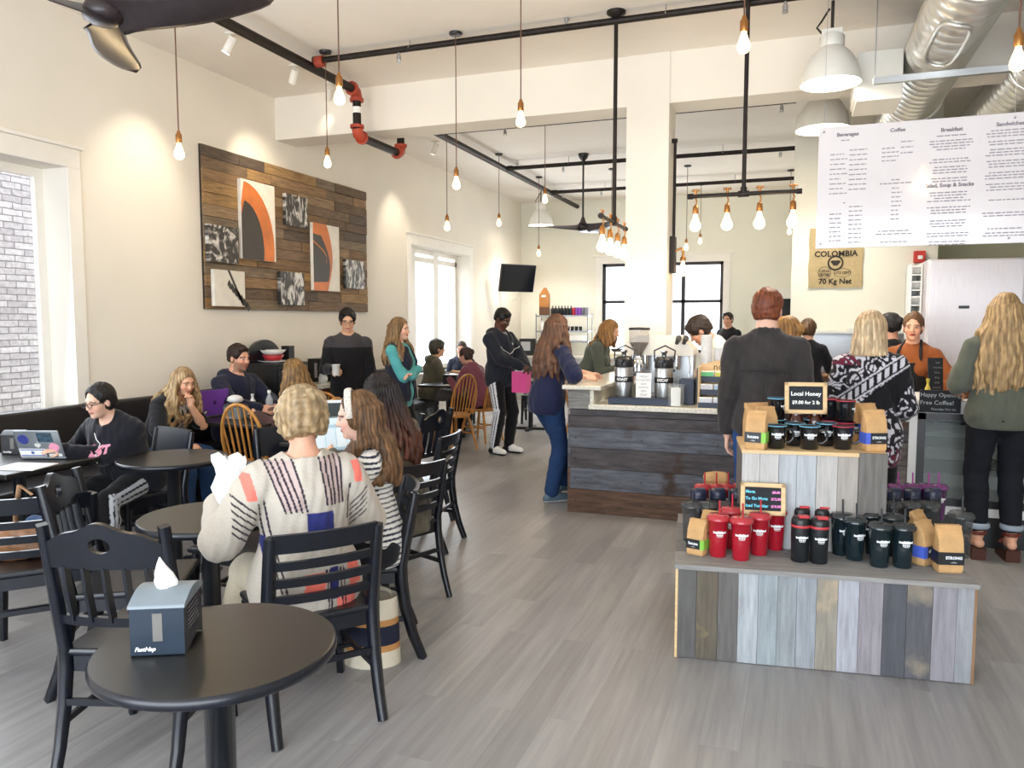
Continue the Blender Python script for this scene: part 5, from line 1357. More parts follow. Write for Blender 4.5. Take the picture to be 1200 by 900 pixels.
for k,(x,y) in enumerate(((-0.1,0),(0,0.04),(0.1,-0.02),(-0.03,-0.06))):
    c = MB(); c.ball((0,0,0),0.04,10); o = c.build('orange_fruit', mat('orange_peel','#e39a2c',0.5), None, (p.x+x,CY+0.35+y,1.036+0.115+0.0*k)); tag(o,'orange in the wooden crate on the pastry case','orange','oranges in the crate')
# items on the counter -------------------------------------------------
ZW = 0.915
def airpot(u, v, label):
    p = wy(u, v, CY+0.16); t = empty('airpot', (p.x,CY+0.16,ZW+0.062), 0.0, label, 'coffee airpot')
    c = MB(); c.lathe([(0.072,0),(0.075,0.01),(0.075,0.235),(0.07,0.245)],28); c.build('steel_body', M['steel'], t)
    c = MB(); c.lathe([(0.0755,0.12),(0.0765,0.122),(0.0765,0.165),(0.0755,0.167)],28,capb=False,capt=False); c.build('label_band', M['blackplastic'], t)
    c = MB(); put_text(c,'DECAF' if u > 760 else 'ROAST',0.03,at(0,0,0.143),0,0.001,wrap=0.0775); c.build('band_lettering', M['whiteplastic'], t)
    c = MB(); c.lathe([(0.076,0.243),(0.078,0.25),(0.076,0.3),(0.06,0.33),(0.03,0.335)],28); c.box(-0.02,0.02,-0.14,-0.05,0.285,0.315,b=0.006); c.tube([(0,-0.13,0.29),(0,-0.135,0.255)],0.011,8); c.build('lid_and_spout', M['blackplastic'], t)
    c = MB(); c.lathe([(0.02,0.333),(0.02,0.36),(0.03,0.365),(0.03,0.38)],14); c.box(-0.016,0.016,-0.06,0.05,0.372,0.384,b=0.004); c.build('pump_lever', M['chrome'], t)
    c = MB(); c.tube([(-0.078,0.0,0.29),(-0.085,0.03,0.38),(0,0.05,0.42),(0.085,0.03,0.38),(0.078,0.0,0.29)],0.007,8); c.build('carry_handle', M['blackplastic'], t)
airpot(731,440,'steel airpot at the left end of the navy drip tray'); airpot(778,440,'steel airpot at the right end of the navy drip tray')
p0 = wy(715,470,CY+0.05); p1 = wy(785,470,CY+0.05)
t = empty('drip_tray', ((p0.x+p1.x)/2,CY+0.16,ZW), 0, 'navy drip tray carrying the two steel airpots', 'tray')
w = (p1.x-p0.x)/2+0.02; c = MB(); c.box(-w,w,-0.11,0.11,0,0.055,b=0.006); c.build('tray_body', M['navyplastic'], t); c = MB(); c.box(-w+0.01,w-0.01,-0.1,0.1,0.055,0.061); c.build('grate', M['blackplastic'], t)
p = wy(754,440,CY+0.08); t = empty('roast_card', (p.x,CY+0.085,ZW+0.062), 0, 'white standing card between the two airpots listing roasts', 'sign')
c = MB(); RX = Matrix.Rotation(math.radians(-6),4,'X'); c.box(-0.062,0.062,0,0.006,0,0.2,M=RX); c.build('card', M['paper'], t)
c = MB()
for k,tx in enumerate(('FRESH','ROASTED','dark','medium','light','decaf')): put_text(c,tx,0.026,RX@at(0,-0.001,0.17-k*0.029))
c.build('card_lettering', M['ink'], t)
c = MB(); c.lathe([(0.047,0),(0.047,0.16),(0.049,0.165)],18); p = wy(795,440,CY+0.02)
# coffee grinder
p = wy(749,400,CY+0.45); t = empty('coffee_grinder', (p.x,CY+0.45,ZW), 0, 'coffee grinder with a clear bean hopper behind the airpots', 'coffee grinder')
c = MB(); c.box(-0.085,0.085,-0.1,0.1,0,0.03,b=0.008); c.lathe([(0.06,0.03),(0.055,0.12),(0.06,0.3),(0.05,0.34),(0.035,0.36),(0.035,0.385)],24); c.box(-0.03,0.03,-0.14,-0.05,0.22,0.26,b=0.006); c.build('body', M['chrome'], t)
c = MB(); c.lathe([(0.03,0.385),(0.036,0.41),(0.085,0.5),(0.088,0.61)],28,capt=False,capb=False); c.build('hopper', glass('smoky_hopper','#b3aca6',0.35,0.05), t)
c = MB(); c.lathe([(0.028,0.388),(0.034,0.415),(0.078,0.495),(0.078,0.5),(0.0005,0.505)],24); c.build('beans', mat('coffee_beans','#3a2016',0.5,var=0.5,scale=120,bump=0.6,bscale=150), t)
c = MB(); c.lathe([(0.091,0.608),(0.093,0.615),(0.09,0.628),(0.0005,0.632)],28); c.build('hopper_lid', M['blackplastic'], t)
# espresso machine
p = wy(777,410,CY+0.62); t = empty('espresso_machine', (p.x,CY+0.62,ZW), 0, 'white and steel espresso machine behind the tea rack', 'espresso machine')
c = MB(); prof = [(-0.30,0.43),(-0.30,0.50),(-0.18,0.56),(0.16,0.56),(0.28,0.44),(0.28,0.39),(-0.26,0.39)]; c.prism(prof,-0.16,0.2); c.build('body_shell', mat('cream_enamel','#dcd5c6',0.3), t, bevel=0.012)
c = MB(); c.box(-0.27,0.26,0.0,0.2,0.06,0.39); c.box(-0.28,0.27,-0.17,0.2,0.0,0.06,b=0.006); c.build('back_panel', M['steel'], t)
for x in (-0.14,0.13):
    c = MB(); c.lathe([(0.036,0.30),(0.036,0.39)],16,c=(x,-0.09,0)); c.tube([(x,-0.09,0.29),(x,-0.24,0.27)],0.014,8); c.lathe([(0.034,0.27),(0.036,0.3)],16,c=(x,-0.09,0)); c.build('group_head', M['chrome'], t)
for x in (-0.25,0.24):
    c = MB(); c.tube([(x,-0.15,0.4),(x+0.02,-0.19,0.3),(x,-0.2,0.14)],0.006,6); c.build('steam_wand', M['chrome'], t)
for k,x in enumerate((0.14,0.2)):
    c = MB(); c.tube([(x,-0.16,0.5+0.0*k),(x+0.02,-0.22,0.53)],0.018,10); c.tube([(x+0.02,-0.22,0.53),(x+0.03,-0.25,0.545)],0.024,10); c.build('steam_knob', M['blackplastic'], t)
# cup of stirrers and the clear jar of lids
p = wy(797,445,CY+0.06); t = empty('lid_jar', (p.x-0.03,CY+0.06,ZW), 0, 'clear acrylic box of white folded packets beside the tea rack', 'jar')
c = MB(); c.lathe([(0.062,0),(0.064,0.01),(0.064,0.175),(0.066,0.18)],24,capt=False); c.build('clear_jar', glass('clear_acrylic','#dfe6e8',0.18,0.03), t)
c = MB()
for k in range(6): c.box(-0.035,0.035,-0.03+k*0.01,-0.024+k*0.01,0.008,0.14+0.006*(k%3),M=Matrix.Rotation(0.1*k,4,'Z'))
c.build('packets', M['paper'], t)
# tea rack
p0 = wy(817,470,CY+0.03); p1 = wy(870,470,CY+0.03); W_ = p1.x-p0.x
t = empty('tea_rack', (p0.x,CY+0.05,ZW), 0, 'pine tea rack with three tiers of tea boxes and a rounded name board', 'tea rack')
c = MB(); c.box(0,0.012,0,0.2,0,0.32); c.box(W_-0.012,W_,0,0.2,0,0.32); c.box(0,W_,0.19,0.2,0,0.34); c.build('frame', M['pine'], t)
c = MB(); arcp = [(0,0.25)]+[(W_/2-W_/2*math.cos(a)*1.0, 0.28+0.09*math.sin(a)) for a in np.linspace(0,PI,20)]+[(W_,0.25)]; c.prism(arcp,0.182,0.196); c.build('name_board', M['pine'], t)
c = MB(); put_text(c,'novus',0.075,at(W_*0.55,0.1805,0.315)); c.build('name_lettering', M['darkink'], t)
for k in range(3):
    c = MB(); z = 0.012+k*0.1; y0 = 0.0+k*0.055; c.box(0.005,W_-0.005,y0,0.19,z-0.012,z); c.box(0.005,W_-0.005,y0-0.012,y0,z-0.012,z+0.03); c.build('shelf', M['navyplastic'], t)
tb = 0
for k in range(3):
    for j in range(3):
        col = [['#e4e6ee','#dfe5ee','#e8eaef'],['#ebecf0','#b7d3ea','#d8dde8'],['#77d292','#e6df6a','#9adcc0']][k][j]
        w = W_/3-0.008; c = MB(); z = 0.013+k*0.1; y0 = 0.004+k*0.055; x0_ = 0.005+j*(W_/3)
        o = MB(); o.box(0,w,0,0.05,0,0.07,b=0.003); o.box(0.004,w-0.004,-0.0012,0.0,0.006,0.064,1); b_ = o.build('tea_box', [M['paper'],mat('tea_label_'+col[1:],col,0.6)], None, (p0.x+x0_,CY+0.05+y0,ZW+z))
        tag(b_, '%s tea box on the %s tier of the pine rack, %s' % (('pale','green','yellow')[0 if k < 2 else min(2,j+1) if j < 2 else 1] if not (k==1 and j==1) else 'light blue',('bottom','middle','top')[k],('left end','middle','right end')[j]),'tea box','tea boxes on the rack')
        l = MB(); l.box(0.012,w-0.012,-0.014+0.0,-0.0125,-0.006,0.018,b=0.004); l2 = l.build('tier_label', M['paper'], t); l2.location = (x0_,y0,z)
# stacks of clear cups
for (u,v,n,D_,lab) in ((828,410,16,0.33,'tall stack of clear plastic cups, taller of two'),(843,420,10,0.36,'shorter stack of clear plastic cups beside the taller')):
    p = wy(u, v, CY+D_); t = empty('cup_stack', (p.x,CY+D_,ZW), 0, lab+' behind the tea rack', 'cups')
    c = MB(); c.box(-0.07,0.07,-0.06,0.06,0,0.3); c.build('holder', M['blackplastic'], t)
    c = MB(); prof = []
    for k in range(n): prof += [(0.044,0.30+k*0.017),(0.047,0.312+k*0.017),(0.043,0.316+k*0.017)]
    c.lathe([(0.032,0.30)]+prof,20); c.build('cups', mat('frosted_cup_plastic','#d8dadc',0.18,var=0.05), t)
# navy box behind jar
p = wy(806,455,CY+0.3); mb_ = MB(); mb_.box(-0.06,0.06,-0.08,0.08,0,0.21,b=0.006); mb_.box(-0.062,0.062,-0.082,0.082,0.15,0.16,0); o = mb_.build('tool_caddy', M['navyplastic'], None, (p.x,CY+0.3,ZW)); tag(o,'navy tool box between the clear jar and the espresso machine','box')
# tall white fridge behind the counter
YFR = 7.55; fx0 = wy(1086,350,YFR).x; zt = wy(1090,304,YFR).z
t = empty('upright_fridge', (fx0,YFR,0), 0, 'big pale steel upright fridge behind the pastry case', 'fridge')
c = MB(); c.box(0,1.45,0.02,0.8,0.08,zt,b=0.008); c.build('cabinet', M['fridge'] if 'fridge' in M else mat('pale_fridge_steel','#cfcbd0',0.38,0.25,var=0.04,stretch=(12,12,1)), t)
for q in range(2):
    c = MB(); c.box(0.01+q*0.72,0.71+q*0.72,-0.03,0.018,0.2,zt-0.01,b=0.01); dr = c.build('door', mat('pale_fridge_steel','#cfcbd0'), t)
    c = MB(); c.box(0.24+q*0.72,0.32+q*0.72,-0.034,-0.029,wy(1117,360,YFR).z-0.012,wy(1117,360,YFR).z+0.012); c.build('badge', M['blackplastic'], dr)
c = MB(); c.box(0.0,1.45,0.0,0.75,0,0.08); c.build('plinth', M['blackplastic'], t)
# slatted ventilation unit left of the fridge
x0_ = wy(1066,350,YFR+0.25).x; z0_ = wy(1070,380,YFR+0.25).z; z1_ = wy(1070,309,YFR+0.25).z
t = empty('louvre_unit', (x0_,YFR+0.25,z0_), 0, 'small white louvred unit on a post beside the fridge', 'vent unit')
c = MB(); w = fx0-x0_-0.005; c.box(0,0.012,0,0.3,0,z1_-z0_); c.box(w-0.012,w,0,0.3,0,z1_-z0_); c.box(0,w,0.28,0.3,0,z1_-z0_); c.box(0,0.03,0.24,0.3,-z0_,0); c.build('case', M['panelwhite'], t)
for k in range(4):
    c = MB(); z = 0.03+k*(z1_-z0_)/4; c.box(0.013,w-0.013,-0.02,0.1,-0.006,0.006,M=at(0,0.02,z+0.07,0,math.radians(-32))); c.box(0.013,w-0.013,0.0,0.27,z,z+0.01); c.build('louvre', M['panelwhite'], t)
c = MB(); c.box(0,0.14,0,0.12,0,0.12,b=0.004); o = c.build('paper_dispenser', M['whiteplastic'], None, (wy(1057,388,9.9).x,9.879,wy(1057,390,9.9).z)); o.scale = (1.4,1,1.2); tag(o,'white paper dispenser on the kitchen wall below the louvred unit','dispenser')
# kitchen back counter with shelf
a = wy(934,470,9.6); 
t = empty('back_counter', (0.22,9.35,0), 0, 'stainless kitchen counter along the pale wall behind the barista', 'counter')
c = MB(); c.box(0,1.25,0,0.6,0.86,0.9,b=0.004); c.build('worktop', M['steel'], t)
for q in range(3):
    c = MB(); c.box(0.01+q*0.41,0.41+q*0.41,0.03,0.06,0.1,0.84,b=0.004); dr = c.build('door', mat('cream_cabinet','#c9c5ae',0.5), t); c = MB(); c.box(0.1+q*0.41,0.3+q*0.41,0.02,0.032,0.74,0.77); c.build('pull_slot', M['blackplastic'], dr)
c = MB(); c.box(0,1.25,0.06,0.6,0.1,0.86); c.box(0.02,1.23,0.08,0.6,0,0.1); c.build('carcass', mat('cream_cabinet','#c9c5ae'), t)
zS = wy(960,388,9.75).z
t = empty('wall_shelf', (0.22,9.65,zS), 0, 'pale wall shelf above the kitchen counter holding stacked trays', 'shelf')
c = MB(); c.box(0,1.3,0,0.34,-0.025,0); c.build('board', M['whiteplastic'], t); c = MB(); c.box(0.0,1.3,0.33,0.345,-0.5,-0.025); c.build('steel_splash', M['steel'], t)
for k,(x,lab) in enumerate(((0.45,'pale stacked trays on the kitchen shelf, lower stack'),(0.65,'pale stacked trays on the kitchen shelf, taller stack'))):
    c = MB()
    for j in range(3+k*2): c.box(-0.1,0.1,-0.1,0.1,0.002+j*0.015,0.012+j*0.015,b=0.003)
    o = c.build('tray_stack', M['whiteplastic'], None, (0.22+x,9.82,zS)); tag(o,lab,'trays')
p = wy(978,398,9.5); f = Field(); f.rc((-0.12,0,0),(0.1,0,0.02),0.05,0.06,0.04); f.rc((0.1,0,0.02),(0.2,0,0.05),0.04,0.015,0.03); vv,qq = f.mesh(0.01,lambda P:0.004*nz(P,50,8)); o = np_obj('bread_bag',vv,qq,mat('brown_bread_bag','#8a5a34',0.4,var=0.3)); o.location = (p.x,9.55,0.955); tag(o,'brown bread bag on the kitchen counter under the shelf','bread bag')
# back wall counter and shelf rack
x0_, x1_ = -5.36, wy(735,415,14.8).x
t = empty('rear_counter', (x0_,14.75,0), 0, 'pale counter along the back wall below the shelf rack', 'counter')
c = MB(); c.box(0,x1_-x0_,0,0.62,0.86,0.9,b=0.004); c.build('worktop', M['granite'], t); c = MB(); c.box(0.02,x1_-x0_-0.02,0.03,0.62,0.0,0.86); c.build('cabinet', mat('pale_grey_cabinet','#bdbdba',0.5), t)
ZR = 0.902
M['rackwire'] = mat('dull_chrome_wire','#8d8f92',0.35,0.9)
rx0, rx1 = wy(630,400,14.95).x, wy(690,400,14.95).x; zt = zv(369,14.6)
t = empty('shelf_rack', (rx0,14.85,ZR), 0, 'chrome wire shelf rack of mugs and airpots on the rear counter', 'shelf rack')
w = rx1-rx0; hgt = zt-ZR
for x in (0,w):
    for y in (0,0.36):
        c = MB(); c.tube([(x,y,0),(x,y,hgt+0.03)],0.012,8); c.build('post', M['rackwire'], t)
SZ = [0.3, hgt*0.62, hgt]
for z in SZ:
    c = MB(); c.box(0,w,0,0.008,z-0.03,z); c.box(0,w,0.352,0.36,z-0.03,z); c.box(0,0.008,0,0.36,z-0.03,z); c.box(w-0.008,w,0,0.36,z-0.03,z)
    for q in range(24): c.box(w*q/24,w*q/24+0.006,0,0.36,z-0.006,z)
    c.build('wire_shelf', M['rackwire'], t)
ztop = ZR+SZ[2]
def mug_small(x, y, z, m, label, group, r=0.038, h=0.1, lid=False):
    c = MB(); c.lathe([(r*0.85,0),(r*0.9,0.006),(r,h*0.9),(r,h)],12); 
    if lid: c.lathe([(r*0.8,h),(r*0.7,h+0.02),(0.012,h+0.03),(0.012,h+0.06),(0.02,h+0.065)],10)
    o = c.build('tumbler', m, None, (x,y,z)); tag(o, label, 'tumbler', group); return o
cols = ['#15161a']*7+['#b02436','#7a3fa0','#8d4cb8','#6d6f7a','#8a8c96']; proto = None
for k in range(12):
    colr = cols[k]; mug_small(rx0+0.28+k*(w-0.3)/12.0+0.03, 14.97, ztop+0.002, mat('tumbler_'+colr[1:],colr,0.35), ('black lidded bottle' if k < 7 else {7:'red tumbler',8:'purple tumbler',9:'purple tumbler',10:'grey tumbler',11:'grey tumbler'}[k])+' in the top row of the shelf rack', 'tumblers on top of the rack', 0.04 if k < 7 else 0.045, 0.15 if k > 6 else 0.12, k < 7)
for k in range(8): mug_small(rx0+0.3+k*0.085, 14.95, ZR+SZ[1]+0.002, mat('tumbler_15161a','#15161a',0.35), 'black mug on the middle shelf of the rack', 'black mugs on the rack middle shelf', 0.036, 0.085)
for k in range(4): mug_small(wy(603+k*4.3,410,14.9).x, 14.9, ZR, mat('tumbler_15161a','#15161a',0.35), 'black mug lined up on the rear counter left of the rack', 'black mugs on the rear counter', 0.04, 0.1)
for k in range(2):
    c = MB(); c.lathe([(0.065,0),(0.065,0.26),(0.06,0.27)],18); t2 = c.build('airpot', M['steel'], None, (rx0+0.1+k*0.19,14.98,ZR)); tag(t2,'steel airpot on the rear counter under the rack, %s' % ('left' if k == 0 else 'right of the pair'),'coffee airpot')
    d = MB(); d.lathe([(0.067,0.25),(0.067,0.3),(0.03,0.345),(0.02,0.36)],18); d.box(-0.015,0.015,-0.1,0,0.29,0.32); d.build('lid', M['blackplastic'], t2)
c = MB(); c.box(-0.11,0.11,-0.1,0.1,0,0.16); c.box(-0.11,0.11,-0.1,0.1,0.17,0.2); o = c.build('paper_stack', M['paper'], None, (rx0+0.2,15.0,ZR+SZ[1]+0.003)); tag(o,'stacked white cartons on the rack middle shelf','cartons')
c = MB(); c.box(-0.16,0.16,-0.12,0.12,0,0.1,b=0.01); o = c.build('paper_stack', M['paper'], None, (rx1-0.25,15.0,ZR+SZ[0]+0.003)); tag(o,'white folded packets on the rack lower shelf','packets')
t = empty('kraft_carton', (rx0+0.13,15.0,ztop+0.002), 0, 'brown gabled carton standing on the rack top', 'carton')
c = MB(); c.box(-0.09,0.09,-0.08,0.08,0,0.16); c.build('lower_body', mat('dark_brown_card','#5d3a22',0.6), t); c = MB(); c.box(-0.09,0.09,-0.08,0.08,0.16,0.42); c.prism([(-0.09,0.42),(0.09,0.42),(0.02,0.55),(-0.0,0.55)],-0.06,0.06); c.build('upper_body', mat('brown_card','#a86f35',0.6), t); c = MB(); c.box(-0.04,0.05,-0.082,-0.08,0.36,0.4); c.build('label', M['paper'], t)
c = MB(); f = Field()
for k in range(9): f.rc((rng.uniform(-0.2,0.2),rng.uniform(-0.08,0.08),0.03),(rng.uniform(-0.2,0.2),rng.uniform(-0.08,0.08),0.1),0.07,0.05,0.03)
f.plane((0,0,0.002),(0,0,-1)); vv,qq = f.mesh(0.012,lambda P:0.008*nz(P,50,9)); o = np_obj('pastry_bag',vv,qq,mat('cream_paper_bag','#d8cdb0',0.7,var=0.1)); o.location = (wy(706,415,14.95).x,14.98,ZR); tag(o,'crumpled cream paper bag on the rear counter beside the rack','bag')
# ================================================================ MERCHANDISE DISPLAY
A_ = fl(790,770); B_ = fl(1141,803); ex = Vector((B_.x-A_.x, B_.y-A_.y, 0)); LW = ex.length; ex.normalize(); ey = Vector((-ex.y, ex.x, 0)); DRZ = math.atan2(ex.y, ex.x)
ZL, ZU, DL = 0.455, 0.90, 1.0
M['paleboards'] = plank_mat('pale_grey_barn_boards', ['#8d9095','#7f7d7c','#a3a8ad','#6d6a68','#989a9e','#85827f','#77757a','#5c5b60','#a8a5a0','#8f8a86'], 0.75, (14,14,1.4), 0.62, 0.25, spots='#8f8168', nscale=3.2)
M['upperboards'] = plank_mat('whitewashed_boards', ['#a6a6a6','#b4b0ac','#9b9da0','#b9b7b4','#a39c95','#aeb2b6'], 0.75, (14,14,1.2), 0.75, 0.2, nscale=3.0)
M['topboards'] = plank_mat('grey_top_boards', ['#807f80','#8c8a88','#757576'], 0.7, (1.4,14,14), 0.7, 0.2, nscale=3.2)
t = empty('display_plinth', A_, DRZ, 'low display box of vertical grey barn boards holding tumblers', 'display stand')
c = MB(); c.box(0.012,LW-0.012,0.02,DL-0.02,0.0,ZL-0.022); c.build('carcass', M['darkpanel'], t)
c = MB(); r = random.Random(12); x = 0.012; ws = [0.075,0.085,0.08,0.078,0.075,0.073,0.075,0.08,0.078,0.088,0.085,0.092,0.085,0.06]; s_ = (LW-0.024)/sum(ws)
bcol = ['#5b5958','#5e564a','#625f5d','#a3a9ae','#8e979c','#8c9296','#90959b','#8d877c','#a0a1aa','#8c878d','#4b4d53','#55555a','#88858c','#8d8f94']
for k,w_ in enumerate(ws): c.box(x+0.0008,x+w_*s_-0.0008,0.0+r.uniform(0,0.003),0.02,0.004,ZL-0.022,k); x += w_*s_
c.build('front_boards', [plank_mat('barn_board', [q], 0.75, (14,14,1.4), 0.68, 0.25, spots={1:'#8f8055',7:'#b3a184',3:'#85807a',11:'#8a7f70',12:'#6f6558'}.get(k), nscale=3.2) for k,q in enumerate(bcol)], t)
c = MB(); c.box(0,0.012,0.004,DL,0,ZL-0.022); c.build('left_edge_board', M['pine'], t, )
c = MB(); c.box(LW-0.012,LW,0.004,DL,0,ZL-0.022); c.build('right_edge_board', mat('warm_edge_board','#8a6a4c',0.6), t)
c = MB()
for k in range(9): c.box(-0.004,LW+0.004,-0.008+k*DL/9+0.001,-0.008+(k+1)*DL/9-0.001,ZL-0.022,ZL)
c.build('top_boards', M['topboards'], t)
U0 = fl(872,645,ZL); ux0 = (U0-A_).dot(ex); 
def onplane(u, v, yy):       # pixel onto vertical plane at local depth yy of the plinth
    d = ray(u,v); P0 = A_+ey*yy; k = (P0-CV).dot(ey)/d.dot(ey); return CV+d*k
UY = 0.37
pL = onplane(870,528,UY); pR = onplane(1041,531,UY); ux0 = (pL-A_).dot(ex); ux1 = (pR-A_).dot(ex); ZU = (pL.z+pR.z)/2
t = empty('display_crate', A_+ex*((ux0+ux1)/2)+ey*UY+Vector((0,0,ZL)), DRZ, 'tall upper display box of whitewashed boards carrying the mugs', 'display stand')
hw = (ux1-ux0)/2; UD = 0.46
c = MB(); c.box(-hw+0.01,hw-0.01,0.018,UD,0,ZU-ZL-0.018); c.build('carcass', M['darkpanel'], t)
c = MB(); x = -hw
for k,w_ in enumerate((0.13,0.14,0.13,0.14,0.15,0.145,0.2)): 
    w2 = w_/1.035*2*hw
    if k < 6: c.box(x+0.001,x+w2-0.001,r.uniform(0,0.003),0.018,0,ZU-ZL-0.018)
    x += w2
c.build('front_boards', M['upperboards'], t)
MDK = mat('dark_grey_board','#6b6763',0.75,var=0.25,stretch=(14,14,1.2),scale=4)
for xa in (hw-0.01,-hw): c = MB(); c.box(xa,xa+0.01,0.018,UD,0,ZU-ZL-0.018); c.build('side_board', MDK, t)
c = MB(); c.box(hw-0.2/1.035*2*hw+0.001,hw,0.0,0.018,0,ZU-ZL); c.build('dark_corner_board', mat('dark_grey_board','#6b6763',0.75,var=0.25,stretch=(14,14,1.2),scale=4), t)
c = MB(); c.box(-hw-0.003,hw-0.2/1.035*2*hw,-0.006,UD,ZU-ZL-0.018,ZU-ZL); c.box(hw-0.2/1.035*2*hw,hw,0.018,UD,ZU-ZL-0.018,ZU-ZL); c.build('top_board', M['pine'], t)
def onlow(u, v): return fl(u, v, ZL)
FACE = DRZ
# ---- logo : white winged mark with two lines, curved around a cup
def logo(mb, rad, z, s, mi=0, a0=0.0):
    pts = [(-1.0,0.36),(-0.7,0.42),(-0.45,0.3),(-0.2,0.44),(0,0.36),(0.2,0.44),(0.45,0.3),(0.7,0.42),(1.0,0.36),(0.85,0.05),(0.55,0.0),(0.5,-0.25),(-0.5,-0.25),(-0.55,0.0),(-0.85,0.05)]
    def W(x, zz): a = a0+x*s/rad; return (rad*math.sin(a), -rad*math.cos(a), z+zz*s)
    # split in columns so that it follows the curve
    n = 16
    def top(x):
        return 0.36+0.07*math.sin(abs(x)*PI*2.2)
    def bot(x): return 0.05 if abs(x) > 0.55 else -0.02
    for i in range(n):
        x0,x1 = -1+2*i/n, -1+2*(i+1)/n
        mb.add([W(x0,bot(x0)),W(x1,bot(x1)),W(x1,top(x1)),W(x0,top(x0))], [(0,1,2,3)], mi)
    for (xa,xb,za,zb) in ((-0.5,-0.28,-0.34,-0.1),(-0.22,-0.02,-0.34,-0.1),(0.04,0.24,-0.34,-0.1),(0.3,0.5,-0.34,-0.1),(-0.4,0.4,-0.5,-0.43)):
        mb.add([W(xa,za),W((xa+xb)/2,za),W(xb,za),W(xb,zb),W((xa+xb)/2,zb),W(xa,zb)], [(0,1,4,5),(1,2,3,4)], mi)
M['logo'] = mat('white_logo_print', '#e6e8ea', 0.5, var=0.02)
def clear(name, col, a): return glass(name, col, a, 0.08)
M['redacr'] = mat('red_acrylic', '#a8182a', 0.16, var=0.12, scale=5, coat=0.4)
M['redlid'] = mat('red_clear_lid', '#b5303a', 0.15, coat=0.4)
M['darkacr'] = mat('dark_smoke_acrylic', '#15242a', 0.14, var=0.15, scale=5, coat=0.4)
M['darklid'] = mat('dark_clear_lid', '#20282c', 0.12, coat=0.4)
M['greyacr'] = glass('clear_grey_acrylic', '#4c4e50', 0.55, 0.06)
M['purpacr'] = mat('purple_acrylic', '#4c1f54', 0.16, coat=0.4); M['purplid'] = mat('purple_clear_lid','#6d2f6c',0.15,coat=0.4)
M['strawred'] = mat('red_straw','#b0202e',0.35); M['strawdark'] = mat('dark_straw','#2a2d30',0.35)
M['travel'] = mat('matt_black_mug', '#1a1d21', 0.42, var=0.08); M['travelblue'] = mat('blue_black_lid','#272c45',0.35); M['redlid2'] = mat('red_flip_lid','#c23a40',0.4)
def tumbler(m, lid, straw, logo_=True):
    t = empty('tumbler', (0,0,0), 0, 'x', 'tumbler')
    c = MB(); c.lathe([(0.036,0),(0.039,0.004),(0.0425,0.09),(0.047,0.168),(0.0505,0.17),(0.0515,0.178)],28); c.build('cup', m, t)
    c = MB(); c.lathe([(0.0535,0.174),(0.054,0.186),(0.047,0.19),(0.045,0.197),(0.012,0.199)],28); c.build('lid', lid, t)
    c = MB(); c.tube([(0.006,0,0.16),(0.004,0.002,0.262)],0.0045,8); c.build('straw', straw, t)
    if logo_: c = MB(); logo(c, 0.0458, 0.115, 0.031); c.build('logo', M['logo'], t)
    return t
def travel_mug(lid2):
    t = empty('travel_mug', (0,0,0), 0, 'x', 'travel mug')
    c = MB(); c.lathe([(0.033,0),(0.037,0.004),(0.04,0.155)],28); c.build('body', M['travel'], t)
    c = MB(); c.lathe([(0.0405,0.155),(0.0415,0.158),(0.0415,0.163),(0.0405,0.166)],28); c.build('band', lid2, t)
    c = MB(); c.lathe([(0.04,0.166),(0.04,0.185),(0.034,0.198),(0.0005,0.2)],28); c.build('lid', M['blackplastic'] if lid2 is M['redlid2'] else M['travelblue'], t)
    c = MB(); c.box(-0.014,0.03,-0.03,0.006,0.196,0.208,b=0.004); c.build('flip_tab', lid2, t)
    c = MB(); logo(c, 0.0407, 0.108, 0.028); c.build('logo', M['logo'], t)
    return t
def coffee_mug(rim):
    t = empty('coffee_mug', (0,0,0), 0, 'x', 'mug')
    c = MB(); c.lathe([(0.034,0),(0.04,0.004),(0.0455,0.09),(0.0475,0.108),(0.049,0.11)],28,capt=False); c.lathe([(0.049,0.11),(0.0455,0.109),(0.042,0.09),(0.034,0.02),(0.0005,0.018)],28,1,capb=False); c.build('cup', [M['mugblack'], M['mugblack']], t)
    c = MB(); c.lathe([(0.0490,0.1075),(0.0499,0.1095),(0.0492,0.1125),(0.0468,0.1118)],28,capb=False,capt=False); c.build('rim', rim, t)
    c = MB(); c.tube([(0.045,0,0.09),(0.07,0,0.092),(0.082,0,0.07),(0.078,0,0.045),(0.06,0,0.028),(0.042,0,0.03)],0.0065,8); c.build('handle', M['mugblack'], t)
    c = MB(); logo(c, 0.0464, 0.066, 0.03); c.build('logo', M['logo'], t)
    return t
M['mugblack'] = mat('black_glazed_mug','#15171b',0.2,var=0.1,coat=0.4); M['bluerim'] = mat('teal_glaze_rim','#6aa9c4',0.25); M['redrim'] = mat('red_glaze_rim','#b2364a',0.25)
